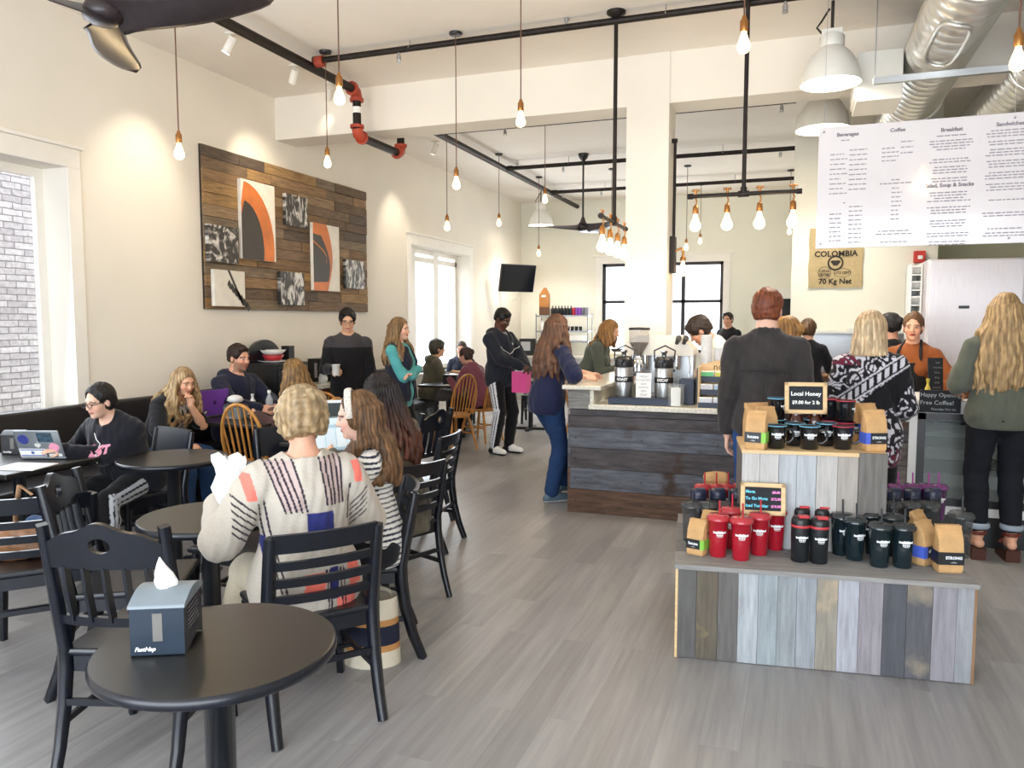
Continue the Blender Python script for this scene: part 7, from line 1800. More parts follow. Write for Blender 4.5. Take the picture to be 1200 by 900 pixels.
# --- people beyond the counter end
g = gd(686,10.3); who('seated person with black hair in a grey-green top beyond the counter end', (g.x,g.y), (0.95,-0.2), h=1.7, fem=False, seat=0.455, lean=12, res=0.009, rh=(0.12,0.34,0.98), lh=(-0.12,0.4,0.8), face=False, top=dict(col='#4d5550', g=0.024, hem=-0.1), bottom=dict(col='#24262c'), shoes='#222222', hair=dict(style='short', col='#131011'), skin=MID)
who('woman in a grey-green top leaning over the bar behind the steel airpots', (-2.12,8.35), (0.97,0.1), h=1.68, lean=26, hipback=-0.08, head=(-5,-10,0), res=0.008, rh=('w',(-1.72,8.2,1.10)), lh=('w',(-1.74,8.5,1.10)), top=dict(col='#54594f', g=0.024, hem=-0.13), bottom=dict(col='#23262e'), shoes='#222222', hair=dict(style='long', col='#6a4626', col2='#a3763f', len=0.2, n=20), skin='#d8a68c', face=False)
# --- baristas and staff
who('barista in a white shirt bent over the espresso machine, dark hair falling forward', (-0.46,7.45), (-0.95,-0.15), h=1.74, fem=False, lean=30, head=(0,-30,0), neckfwd=0.03, rh=('w',(-0.86,7.3,1.12)), lh=('w',(-0.9,7.1,1.12)), top=dict(col='#e7e3da', g=0.026, sleeve=0.7, hem=-0.1, fold=0.006), bottom=dict(col='#1d1d22'), shoes='#1b1b1d', hair=dict(style='short', col='#2a1c15', g=0.014, fz=-0.06), skin='#d9a58b')
g = gd(853,13.6); who('man in a black shirt far back by the rear window', (g.x,g.y), (-0.6,-0.8), h=1.74, fem=False, res=0.01, head=(20,0,0), top=dict(col='#1b1b1e', g=0.02, hem=-0.12), bottom=dict(col='#22242a'), shoes='#222222', hair=dict(style='short', col='#1a1412'), skin='#cf9b80')
def lapel(c):
    mb = MB(); tl = c['tl']
    mb.tube([Vector(tl(x,-0.152+0.3*x*x,0.30)) for x in np.linspace(-0.15,0.15,9)], 0.0035, 5); mb.tube([Vector(tl(0,-0.15-0.005*math.sin(z*8),z)) for z in np.linspace(0.3,-0.08,9)], 0.003, 5); mb.build('jacket_seam', mat('jacket_seam','#262323',0.8), c['root'])
g19 = gd(898,4.85)
who('red-haired man in a dark grey jacket and jeans, back turned, behind the display', (g19.x,g19.y), (0.03,1), h=1.79, fem=False, build=0.88, head=(-6,0,0), face=False, res=0.006, lh=(-0.235,0.05,0.80), rh=(0.24,0.08,0.85), skin='#e6b6a0',
    top=dict(name='jacket', col='#353131', g=0.028, ag=0.024, hem=-0.10, collar=0.016, fold=0.006, neck=(0.07,0.02,0.575), cf=lambda v,c_,k: c_*(1+0.22*nz(v,25,6))[:,None]), bottom=dict(col='#274a80', denim=True, cf=jeans), shoes='#3a2a20', hair=dict(style='short', col='#5b2c17', col2='#874525', nape=-0.075, g=0.004), extra=lapel)
g = gd(922,5.5); who('woman with a loose blonde bun in black, waiting beyond the red-haired man', (g.x,min(g.y,5.78)), (-0.85,0.35), h=1.62, head=(0,-8,0), res=0.0068, top=dict(col='#1a1a1e', g=0.02, hem=-0.1), bottom=dict(col='#20222a'), shoes='#222222', hair=dict(style='bun', col='#6a4526', col2='#b98a4c', pz=0.02, g=0.006), skin='#e2b197')
g = gd(946,8.3); who('staff woman in black with a ponytail working at the kitchen counter', (g.x,g.y), (0.25,0.97), h=1.62, face=False, rh=(0.22,0.36,1.0), lh=(-0.12,0.4,0.96), res=0.0075, top=dict(name='tee', col='#15151a', g=0.022, sleeve=0.45, hem=-0.12), bottom=dict(col='#1a1c24'), shoes='#1b1b1d', hair=dict(style='pony', col='#3a281d', col2='#7a5a3a', len=0.3, pz=0.05), skin='#dca78c')
def paisley(vv, col, c):
    P = vv*V3((1,1,1)); q = np.stack([nz(P,9,51),nz(P,9,52),nz(P,9,53)],1)
    r = np.sin(nz(P,22,54)*9+6*nz(P,40,55)); r2 = np.sin(34*nz(P,8,57)); big = nz(P,6,56)
    col[:] = S('#17161c'); col[(r > 0.15)] = S('#c9c6cf'); col[(r > 0.15) & (r2 > 0.55)] = S('#2a2830'); col[(big > 0.42)] = S('#131318'); 
    d = (vv[:,0]*0.75-vv[:,2]+1.20); bd = np.abs(d) < 0.05; col[bd] = S('#17161c'); col[bd & (np.abs(np.sin(vv[:,0]*75)) > 0.6) & (np.abs(d) < 0.028)] = S('#c9c6cf'); col[(np.abs(np.abs(d)-0.045) < 0.006)] = S('#c9c6cf')
    m = (vv[:,2] > 1.32) & (vv[:,0] < -0.03) & (r < -0.1); col[m] = S('#6a2038'); m = (vv[:,2] < 0.80) & (r < -0.2); col[m] = S('#6a2038'); return col
g22 = gd(1020,4.95)
who('woman with a straight blonde bob in a black and white paisley tunic', (g22.x,g22.y), (0.15,1), h=1.66, build=0.98, head=(-12,0,0), face=False, res=0.006, rh=(0.19,0.24,0.98), lh=(-0.19,0.22,0.96), rel=(0.35,-0.6,-1), lel=(-0.35,-0.6,-1),
    top=dict(name='tunic', col='#1a1a1e', g=0.026, ag=0.026, hem=-0.24, flare=0.02, cf=paisley, res=0.0055, fold=0.006), bottom=dict(col='#17171b'), shoes='#222222', hair=dict(style='bob', col='#a58462', col2='#d8c3a0', len=0.21, n=30, off=0.045, wave=0.004, arc=(-230,50), groove=0.003, seed=3))
g = gd(1047,7.2); who('dark-haired staff member turned away beside the barista in orange', (g.x-0.02,g.y+0.1), (-0.8,0.5), h=1.66, head=(0,-18,0), res=0.0075, top=dict(col='#17171b', g=0.022, hem=-0.1), bottom=dict(col='#1b1b1f'), shoes='#1b1b1d', hair=dict(style='bun', col='#171114', pz=0.02, g=0.006), skin='#cf9a7e')
def apron(c):
    mb = MB(); tl = c['tl']
    n = 10
    vs = []; fs = []
    for j,(z,w) in enumerate(((-0.45,0.19),(-0.1,0.17),(0.1,0.155),(0.25,0.125),(0.36,0.10))):
        for i in range(n+1):
            f = i/n*2-1; vs.append(tuple(tl(f*w, (0.165 if z < 0.2 else 0.185)-0.075*f*f, z)))
    m = n+1; k = len(vs); vs += [tuple(V3(p)-c['T']@V3((0,0.012,0))) for p in vs]
    for j in range(4):
        for i in range(n):
            q = (j*m+i,j*m+i+1,(j+1)*m+i+1,(j+1)*m+i); fs.append(q); fs.append(tuple(a+k for a in q[::-1]))
    mb.add(vs, fs, 0, True)
    for q in (-1,1): mb.tube([Vector(tl(q*0.095,0.125,0.36)),Vector(tl(q*0.085,0.10,0.46)),Vector(tl(q*0.06,0.0,0.545)),Vector(tl(0,-0.06,0.55))], 0.012, 6, sq=(1,0.5))
    mb.build('apron', mat('black_apron','#16161a',0.85,bump=0.1), c['root'])
g24 = gd(1070,6.42)
who('barista with her hair up in a rust-orange top and black apron behind the counter', (g24.x,max(g24.y,7.18)), (-0.38,-0.92), h=1.66, build=1.0, head=(12,-2,0), res=0.0055, rh=('w',(0.75,6.88,0.99)), lh=('w',(1.02,6.9,0.99)), rel=(1,-0.3,-0.5), lel=(-1,-0.3,-0.5), skin='#e2ab8c', lips='#a8483e',
    top=dict(name='pullover', col='#8f4e24', g=0.02, sleeve=0.9, hem=-0.1, neck=(0.062,0.02,0.57)), bottom=dict(col='#1b1b1f'), shoes='#1b1b1d', hair=dict(style='bun', col='#4a2f1c', col2='#7a5530', pz=0.10, fz=-0.03), extra=apron)
def p25x(c):
    for a_, sd in ((c['aR'],1),(c['aL'],-1)):
        mb = MB(); x,y = a_[0],a_[1]; z0 = a_[2]-0.085*c['s']
        mb.prism([(y-0.06,z0-0.078),(y+0.17,z0-0.078),(y+0.18,z0-0.045),(y+0.1,z0-0.03),(y-0.05,z0+0.004),(y-0.065,z0+0.0)], x-0.042, x+0.042, M=Matrix(((0,1,0,0),(1,0,0,0),(0,0,1,0),(0,0,0,1))))
        mb.build('wedge_sole', mat('brown_wedge','#4a2418',0.5), c['root'])
        mb = MB(); mb.tube([(x+0.045*math.cos(q),y+0.045*math.sin(q),z0+0.10) for q in np.linspace(0,2*PI,17)],0.012,6); mb.tube([(x-0.045,y+0.08,z0+0.02),(x,y+0.085,z0+0.065),(x+0.045,y+0.08,z0+0.02)],0.016,6); mb.tube([(x-0.02,y-0.03,z0+0.09),(x-0.03,y+0.08,z0+0.06)],0.011,6); mb.build('sandal_strap', mat('russet_leather','#6b2a1c',0.45), c['root'])
        mb = MB(); mb.tube([(x+0.062*math.cos(q),y+0.0+0.062*math.sin(q),z0+0.15) for q in np.linspace(0,2*PI,19)],0.02,8,sq=(0.5,1)); mb.build('rolled_cuff', mat('pale_denim_cuff','#9aa6b4',0.85), c['root'])
def pocket(vv, col, c):
    col = jeans(vv, col, c); z = vv[:,2]-0.08
    for q in (-1,1):
        x = vv[:,0]-q*0.085; m = (vv[:,1] < -0.02) & (np.abs(np.abs(x)-0.055) < 0.003) & (z > 0.80) & (z < 0.92); col[m] = S('#3a4660'); m = (vv[:,1] < -0.02) & (np.abs(x) < 0.055) & (np.abs(z-0.915) < 0.004); col[m] = S('#3a4660')
    return col
g25 = gd(1176,5.12)
who('woman with very long blonde hair, grey-green tee and wedge sandals at the pastry case', (g25.x,g25.y), (-0.06,1), h=1.70, build=1.06, z=0.078, head=(-2,0,0), face=False, res=0.006, lh=(-0.20,0.24,1.02), rh=(0.16,0.26,1.0), lel=(-0.5,-0.5,-1), rel=(0.5,-0.5,-1), skin='#dfa98c',
    top=dict(name='tee', col='#56594e', g=0.026, ag=0.028, sleeve=0.46, hem=-0.12, fold=0.008), bottom=dict(col='#16181f', denim=True, len=0.84, cf=pocket), shoes=None, hair=dict(style='long', col='#7a5f3f', col2='#b8996b', len=0.56, n=30, wave=0.012, off=0.055, arc=(-215,35), seed=4), extra=p25x)
# ================================================================ SMALL THINGS
# napkin box on the nearest table
q0 = fl(153,770,0.741); q1 = fl(217,767,0.741); q2 = fl(241,738,0.741); wN = (q1-q0).length; dN = (q2-q1).length
def napkin_box(p, rz, w, d, h, label, tissue=True, body='#1d2b3a', lidc='#7f8a92'):
    t = empty('napkin_dispenser', p, rz, label, 'napkin dispenser')
    c = MB(); c.prism([(0,0),(d*0.2,0.0),(d*0.35,0.008),(d*0.7,0.02),(d*0.9,0.012),(d,0),(d,h*0.86),(0,h*0.82)],0,w,M=Matrix(((0,1,0,0),(1,0,0,0),(0,0,1,0),(0,0,0,1)))); c.build('body', mat('dispenser_body_'+body[1:],body,0.25,var=0.15), t, bevel=0.003)
    c = MB(); prof = [(-0.004,h*0.80)]+[(x*d, h*0.86+0.03*h*4*(x if x < 1 else 1)*0.5+0.02*math.sin(x*PI)) for x in np.linspace(-0.01,1.01,12)]+[(d+0.004,h*0.84)]
    c.prism(prof,-0.003,w+0.003,M=Matrix(((0,1,0,0),(1,0,0,0),(0,0,1,0),(0,0,0,1)))); c.build('lid', mat('dispenser_lid_'+lidc[1:],lidc,0.4), t, bevel=0.003)
    c = MB(); c.box(w*0.42,w*0.6,-0.0012,0.002,h*0.25,h*0.72); c.build('window_slot', mat('slot_grey','#6c6a66',0.5), t)
    c = MB(); put_text(c,'FastNap',0.0155,at(w*0.27,-0.0015,h*0.12),0,0.0004,shear=0.3); c.build('front_mark', M['paper'], t)
    c = MB(); 
    for k in range(6): c.add([(w+0.0015,d*0.2,h*(0.72-0.07*k)),(w+0.0015,d*(0.7+0.04*(k%3)),h*(0.75-0.07*k)),(w+0.0015,d*(0.7+0.04*(k%3)),h*(0.735-0.07*k)),(w+0.0015,d*0.2,h*(0.705-0.07*k))],[(0,1,2,3)])
    c.build('side_print', M['ink'], t)
    if tissue:
        c = MB(); zt = h*0.94; rr = [(0.0,0.026,0.02),(0.03,0.03,0.016),(0.06,0.022,0.012),(0.09,0.010,0.006),(0.115,0.001,0.001)]; n = 14; vs = []; fs = []
        for z,a,b_ in rr:
            for k in range(n):
                q = 2*PI*k/n; f = 1+0.25*math.sin(3*q+z*30); vs.append((w*0.5+a*f*math.cos(q)-z*0.12, d*0.5+b_*f*math.sin(q), zt+z*0.78))
        for i in range(len(rr)-1): fs += [(i*n+k,i*n+(k+1)%n,(i+1)*n+(k+1)%n,(i+1)*n+k) for k in range(n)]
        c.add(vs, fs, 0, True); c.build('tissue', M['paper'], t)
    return t
napkin_box(q0, math.atan2(q1.y-q0.y, q1.x-q0.x), wN, max(0.11,dN), 0.155, 'navy napkin dispenser with a grey lid and a white tissue on the nearest table')
def laptop(hinge0, hinge1, lean, base_d, label, lid_m, base_m, screen=None, keyboard_side=1):
    """hinge0 -> hinge1 is the hinge line; the keyboard lies on the left of that direction"""
    a, b_ = Vector(hinge0), Vector(hinge1); w = (b_-a).length; rz = math.atan2(b_.y-a.y, b_.x-a.x)
    t = empty('laptop', a, rz, label, 'laptop'); h = w*0.68
    c = MB(); c.box(0,w,0.0,base_d,0.002,0.016,b=0.004); c.build('base', base_m, t)
    c = MB(); c.box(0.015,w-0.015,0.02,base_d*0.55,0.0161,0.0175); c.build('keyboard', M['blackplastic'], t)
    R_ = Matrix.Translation((0,0.0,0.014)) @ Matrix.Rotation(math.radians(lean),4,'X')
    c = MB(); c.box(0,w,-0.004,0.004,0.0,h,b=0.003,M=R_); lid = c.build('lid', lid_m, t)
    c = MB(); c.box(0.008,w-0.008,0.0042,0.005,0.012,h-0.01,M=R_); c.build('screen', screen or mat('off_screen','#16181c',0.2), t)
    return t, w, h, R_
M['alu'] = mat('grey_aluminium','#9aa1a8',0.35,0.6,var=0.04); M['purple'] = mat('purple_shell','#7d48b4',0.35,var=0.06)
h0, h1 = fl(25,538,0.742), fl(77,538,0.742)
t, w, h, R_ = laptop(h0, h1, 22, 0.21, 'grey laptop covered with stickers on the table by the left window', M['alu'], M['alu'])
def disc(mb, cx, cz, r, M_, mi=0, n=24, asp=1): mb.add([(cx+r*math.cos(2*PI*k/n),0,cz+r*asp*math.sin(2*PI*k/n)) for k in range(n)], [list(range(n))], mi, False, M_)
LM = R_ @ Matrix.Translation((0,-0.0048,0))
c = MB(); disc(c, w*0.18, h*0.68, w*0.12, LM); c.build('sticker', mat('blue_sticker','#3a4490',0.4,var=0.6,scale=40), t)
c = MB(); c.box(w*0.5,w*0.84,-0.0006,0,h*0.58,h*0.93,M=LM,b=0.0002); c.build('sticker', mat('teal_photo_sticker','#2c4656',0.4,var=0.8,scale=30), t)
c = MB(); disc(c, w*0.82, h*0.38, w*0.115, LM); c.build('sticker', mat('pink_sticker','#e39ab2',0.4,var=0.25,scale=50), t)
c = MB(); c.box(w*0.02,w*0.6,-0.0006,0,h*0.03,h*0.33,M=LM); c.box(w*0.04,w*0.58,-0.0009,-0.0003,h*0.055,h*0.09,1,M=LM); c.box(w*0.04,w*0.58,-0.0009,-0.0003,h*0.27,h*0.305,1,M=LM)
for sg in (1,-1): c.add([(w*0.31+0.014*math.cos(a_),-0.001,h*0.18+sg*0.014*math.sin(a_)) for a_ in (PI/2,PI*7/6,PI*11/6)], [(0,1,2)], 1, False, LM)
c.build('sticker', [M['paper'], mat('flag_blue','#3f5fb0',0.5)], t)
c = MB(); c.box(w*0.66,w*0.95,-0.0006,0,h*0.03,h*0.14,M=LM); c.build('sticker', M['paper'], t)
c = MB()
disc(c, w*0.44, h*0.47, w*0.043, LM); disc(c, w*0.49, h*0.47, w*0.043, LM); disc(c, w*0.465, h*0.44, w*0.045, LM); c.add([(w*0.465,-0.0001,h*0.555),(w*0.49,-0.0001,h*0.62),(w*0.505,-0.0001,h*0.6)],[(0,1,2)],0,False,LM); c.build('lid_emblem', M['paper'], t)
# paper beside the laptop
c = MB(); a = fl(92,546,0.741); b_ = fl(150,531,0.741); rz = math.atan2(b_.y-a.y,b_.x-a.x); L = (b_-a).length
for k in range(3): c.box(0.01*k,L*0.62,-0.0+0.004*k,0.22,0.001+0.002*k,0.0025+0.002*k)
o = c.build('paper_sheets', M['paper'], None, (-4.36,3.12,0.741), 0.25); tag(o,'white sheets of paper lying right of the stickered laptop','papers')
napkin_box(fl(2,533,0.741), math.radians(25), 0.13, 0.1, 0.15, 'dark napkin dispenser left of the stickered laptop', False, '#16181f', '#1b1d24')
c = MB(); f = Field(); f.rc((0,-0.05,0.05),(0,0.06,0.05),0.05,0.055); f.rc((0,0.08,0.05),(0,0.15,0.045),0.05,0.04); f.plane((0,0,0.001),(0,0,-1)); vv,qq = f.mesh(0.01,lambda P:0.004*nz(P,50,3)); p = wx(20,500,XL-0.15); o = np_obj('paper_bundle',vv,qq,M['kraft']); o.location = (XL-0.13,p.y,W1[2]); tag(o,'tan paper bundle lying on the near window sill','bundle')
# purple laptop
h0, h1 = fl(233,491,0.742), fl(266,486,0.742)
d_ = (h1-h0).normalized(); h0 = h0; h1 = h0+d_*0.34
t, w, h, R_ = laptop(h0, h1, -6 if False else 6, 0.24, 'purple laptop with a black sticker, open on the table by the wall bench', M['purple'], M['alu'])
LM = R_ @ Matrix.Translation((0,-0.0048,0)); c = MB(); disc(c, w*0.52, h*0.5, w*0.05, LM); c.build('lid_emblem', mat('dark_purple_emblem','#3d2060',0.3), t)
c = MB(); c.add([(w*0.1,-0.0002,h*0.12),(w*0.18,-0.0002,h*0.05),(w*0.3,-0.0002,h*0.16),(w*0.28,-0.0002,h*0.26),(w*0.18,-0.0002,h*0.24)],[(0,1,2,3,4)],0,False,LM); c.add([(w*0.13,-0.0004,h*0.13),(w*0.18,-0.0004,h*0.09),(w*0.27,-0.0004,h*0.17),(w*0.25,-0.0004,h*0.22),(w*0.19,-0.0004,h*0.2)],[(0,1,2,3,4)],1,False,LM); c.build('sticker', [M['blackplastic'],M['paper']], t)
p = fl(262,491,0.741); napkin_box(p, 0.1, 0.17, 0.12, 0.13, 'grey napkin dispenser beside the purple laptop', False, '#8d9397', '#3c3f44')
c = MB(); c.lathe([(0.05,0),(0.07,0.015),(0.06,0.045),(0.03,0.06),(0.0005,0.064)],18); o = c.build('folded_cap', M['whiteplastic'], None, (p.x+0.08,p.y+0.06,0.741+0.147)); tag(o,'white rounded cap lying on the grey napkin dispenser','cap')
p = fl(288,487,0.741); c = MB(); c.lathe([(0.03,0),(0.032,0.01),(0.032,0.11),(0.012,0.15),(0.012,0.17),(0.015,0.172),(0.015,0.19)],16); o = c.build('sauce_bottle', M['whiteplastic'], None, p+Vector((0,0.1,0))); tag(o,'slim white bottle behind the grey napkin dispenser','bottle')
p = fl(316,484,0.741); c = MB(); c.lathe([(0.03,0),(0.033,0.01),(0.033,0.13),(0.014,0.17),(0.014,0.19)],16); c.lathe([(0.016,0.19),(0.016,0.215)],12,1); o = c.build('water_bottle', [glass('clear_bottle','#dfe6ea',0.4),M['whiteplastic']], None, p); tag(o,'clear water bottle at the far right end of the bench table','bottle')
# lit laptop in front of the girl in stripes
p = Vector((T5[0]-0.02,T5[1]+0.02,0.742)); dr = Vector((0.75,0.60,0)).normalized()
scr = None
def screen_mat():
    m, nt, b = new_mat('lit_web_page'); tc = N(nt,'ShaderNodeTexCoord'); br = N(nt,'ShaderNodeTexBrick', i_Scale=7.0, i_Mortar_Size=0.02); br.inputs['Color1'].default_value = srgb('#dfeaef')+(1,); br.inputs['Color2'].default_value = srgb('#cfe1ea')+(1,); br.inputs['Mortar'].default_value = srgb('#a9c3cf')+(1,)
    nt.links.new(tc.outputs['Object'], br.inputs['Vector']); nt.links.new(br.outputs[0], b.inputs['Base Color']); nt.links.new(br.outputs[0], b.inputs['Emission Color']); b.inputs['Emission Strength'].default_value = 0.4; return m
a = p+Vector((0.05,0.17,0)); hd = Vector((-0.62,-0.78,0)).normalized()
t, w, h, R_ = laptop(a+Vector((0.10,0.02,0)), a+Vector((0.10,0.02,0))+hd*0.34, 14, 0.22, 'open laptop with a lit pale blue page in front of the girl in stripes', M['alu'], M['alu'], screen_mat())
g = gd(384,5.45); t = empty('menu_tent', (g.x,g.y,0.742), 0.5, 'dark standing card with a white top edge behind the lit laptop', 'card')
c = MB(); c.box(-0.14,0.14,0,0.01,0,0.28); c.box(-0.06,0.06,-0.03,0.05,0,0.008); c.build('card', mat('dark_green_card','#27302e',0.5), t); c = MB(); c.box(-0.142,0.142,-0.002,0.012,0.28,0.3); c.build('top_edge', M['paper'], t)
rect_table(-3.12, 4.86, 0.0, 0.6, 0.6, 'dark table behind the lit laptop holding the standing card')
# crumpled sheet in the patterned sweater woman's hand
c = MB(); n = 9; vs = []; fs = []
for i in range(n+1):
    for j in range(n+1): vs.append((0.125*(i/n-0.5)+0.012*math.sin(j*1.3+i), 0.022*math.sin(i*1.1+j*0.7)+0.02*math.cos(j*0.9), 0.24*(j/n-0.5)+0.01*math.sin(i*2.1)))
k = len(vs); vs += [(x,y+0.002,z) for x,y,z in vs]
for i in range(n):
    for j in range(n): q = (i*(n+1)+j,(i+1)*(n+1)+j,(i+1)*(n+1)+j+1,i*(n+1)+j+1); fs.append(q); fs.append(tuple(a_+k for a_ in q[::-1]))
c.add(vs, fs, 0, True); g = gd(264,3.12); o = c.build('crumpled_paper', M['paper'], None, (g.x,g.y,zv(569,3.12)), 0.3); tag(o,'crumpled white sheet held up left of the woman in the patterned sweater','paper')
# striped basket tote on the floor
g = fl(437,778); t = empty('basket_tote', (g.x-0.02,g.y+0.03,0), 0.3, 'cream basket bag with navy and tan bands on the floor by the ladder-back chair', 'basket bag')
bands = [(0.0,0.075,'#d8cdb8'),(0.075,0.105,'#c08a52'),(0.105,0.195,'#1b2136'),(0.195,0.225,'#c08a52'),(0.225,0.32,'#d8cdb8')]
rad = lambda z: 0.135-0.1*z*0.35
c = MB(); ms = []; M['cream'] = mat('cream_canvas','#d8cdb8',0.85,var=0.06,bump=0.3,bscale=160)
for k,(z0,z1,cl) in enumerate(bands):
    ms.append(mat('basket_band_'+cl[1:],cl,0.85,var=0.08,bump=0.3,bscale=160)); c.lathe([(rad(z0),z0),(rad((z0+z1)/2),(z0+z1)/2),(rad(z1),z1)],28,k,Matrix.Diagonal((1,0.72,1,1)),capb=(k==0),capt=False)
c.lathe([(rad(0.32),0.32),(rad(0.32)-0.008,0.32),(0.11,0.02),(0.0005,0.02)],28,0,Matrix.Diagonal((1,0.72,1,1)),capb=False); c.build('basket', ms, t)
for q in (-1,1):
    c = MB(); c.tube([(0.07*math.cos(a_)+0.02*q, q*0.075*0.9, 0.28+0.05*math.sin(a_)*1.0) for a_ in np.linspace(0,PI,12)],0.011,8); c.build('handle', M['cream'], t)
c = MB(); c.tube([(0.03,0.09,0.285),(0.03,0.105,0.285)],0.02,10); c.tube([(-0.06,-0.105,0.275),(-0.06,-0.09,0.275)],0.02,10); c.build('brass_eyelet', M['brass'], t)
c = MB(); c.tube([(0.02,-0.02,0.25),(0.0,-0.01,0.33),(-0.03,0.0,0.37)],[0.02,0.018,0.008],8,sq=(1,0.4)); c.build('inner_scarf', M['cream'], t)
# tan leather bag and denim jacket on the left chair
f = Field(); f.rc((-0.13,0,0.07),(0.12,0.02,0.07),0.075,0.07,0.04); f.rc((-0.1,0.02,0.12),(0.08,0.02,0.12),0.05,0.05,0.04); f.plane((0,0,0.002),(0,0,-1)); vv,qq = f.mesh(0.008,lambda P:0.012*nz(P,38,5)+0.006*nz(P,80,6))
t = np_obj('leather_bag', vv, qq, mat('tan_leather','#8a5f3e',0.5,var=0.3,scale=14,bump=0.3,bscale=40)); t.location = (-3.42,2.68,0.456); t.rotation_euler = (0,0,0.5); tag(t,'slouchy tan leather bag on the chair seat at the left edge','handbag')
c = MB(); c.tube([(-0.1,0,0.14),(-0.02,-0.16,0.28),(0.05,-0.27,0.41),(0.09,-0.25,0.36)],0.011,8,sq=(1,0.35)); c.build('strap', mat('pale_strap','#b08a68',0.6), t)
f = Field(); f.rc((-0.2,0.05,0.05),(0.1,0.1,0.06),0.055,0.06,0.05); f.rc((-0.15,0.0,0.1),(0.1,0.0,0.1),0.05,0.045,0.05); f.plane((0,0,0.002),(0,0,-1)); vv,qq = f.mesh(0.01,lambda P:0.01*nz(P,30,15))
o = np_obj('denim_jacket', vv, qq, mat('blue_denim','#2b4468',0.9,var=0.25,scale=10)); o.location = (-3.50,2.84,0.456); tag(o,'bundled blue denim jacket behind the tan leather bag','jacket')
# turquoise box on a low stool
g = gd(178,5.9); t = empty('low_stool', (g.x,g.y,0), 0.2, 'low black stool under the turquoise box beyond the empty table', 'stool'); c = MB(); c.box(-0.16,0.16,-0.14,0.14,0.39,0.42,b=0.006); c.build('seat', M['black'], t)
for sx in (-1,1):
    for sy in (-1,1): c = MB(); c.tube([(sx*0.13,sy*0.11,0.39),(sx*0.15,sy*0.13,0)],0.014,8); c.build('leg', M['black'], t)
t = empty('turquoise_box', (g.x,g.y,0.4205), 0.15, 'turquoise box on the low stool beyond the empty round table', 'box'); c = MB(); c.box(-0.12,0.12,-0.07,0.07,0,0.055,b=0.004); c.build('box', mat('turquoise_card','#3fb5b0',0.5), t); c = MB(); c.box(-0.123,0.123,-0.073,0.073,0.05,0.065,b=0.003); c.build('lid', mat('turquoise_lid','#4cc4bd',0.5), t)
# arched black cabinet with dishes
y0, y1 = 6.62, 7.18; t = empty('arched_cabinet', (XL+0.22,(y0+y1)/2,0), PI/2, 'black arched-back cabinet with red and white dishes by the left wall', 'cabinet')
hw = (y1-y0)/2; c = MB(); c.box(-hw,hw,-0.2,0.18,0.06,1.16,b=0.006); c.box(-hw+0.02,hw-0.02,-0.17,0.18,0,0.06); c.build('body', M['black'], t)
c = MB(); c.prism([(-hw,1.16)]+[(-hw*math.cos(a_),1.16+0.24*math.sin(a_)) for a_ in np.linspace(0,PI,24)]+[(hw,1.16)],0.14,0.18); c.build('arched_back', M['black'], t)
for q in (-1,1):
    c = MB(); c.box(q*0.005,q*(hw-0.02),-0.212,-0.2,0.1,1.12,b=0.003); dr = c.build('door', M['black'], t); c = MB(); c.ball((q*0.04,-0.222,0.62),0.012,8); c.build('knob', M['iron'], dr)
cx_, cy_ = XL+0.2, (y0+y1)/2
for k,(r_,z_,h_,ml,lab) in enumerate(((0.16,1.161,0.02,'whiteplastic','white serving plate at the bottom of the dish stack'),(0.115,1.182,0.06,'reddish','red bowl in the dish stack on the arched cabinet'),(0.135,1.243,0.05,'whiteplastic','white bowl on top of the dish stack'))):
    if ml == 'reddish': M['reddish'] = mat('red_enamel','#b5303a',0.35)
    c = MB(); c.lathe([(r_*0.6,0),(r_*0.7,0.004),(r_,h_),(r_*0.95,h_+0.001),(r_*0.6,0.008),(0.0005,0.008)],28); o = c.build('dish', M[ml], None, (cx_,cy_-0.03,z_)); tag(o,lab,'dish')
c = MB(); c.box(-0.05,0.05,-0.05,0.05,0,0.17,b=0.004); o = c.build('dark_carton', M['blackplastic'], None, (cx_+0.02,cy_+0.2,1.161)); tag(o,'black carton right of the dish stack on the arched cabinet','carton')
# condiment counter with jars and binders
y0, y1 = 7.3, 8.45; t = empty('condiment_counter', (XL+0.02,y0,0), 0, 'narrow counter of jars and binders along the left wall', 'counter')
c = MB(); c.box(0,0.5,0,y1-y0,0.85,0.89,b=0.004); c.build('worktop', M['granite'], t); c = MB(); c.box(0.0,0.46,0.0,0.05,0,0.85); c.box(0,0.46,y1-y0-0.05,y1-y0,0,0.85); c.box(0.02,0.05,0,y1-y0,0.1,0.85); c.build('frame', mat('warm_wood_frame','#8a6a4a',0.6), t); c = MB(); c.box(0.02,0.46,0.05,y1-y0-0.05,0.35,0.38); c.build('lower_shelf', mat('warm_wood_frame','#8a6a4a'), t)
for k in range(4):
    c = MB(); c.box(-0.11,0.11,-0.03,0.03,0,0.27,b=0.003); c.box(-0.02,0.02,-0.031,-0.029,0.05,0.22,1) ; o = c.build('binder', [M['blackplastic'],M['ink']], None, (XL+0.17,7.72+k*0.068,0.891)); tag(o,'black binder in the row on the jar counter, %s from the cabinet' % ('first','second','third','fourth')[k],'binder','binders on the jar counter')
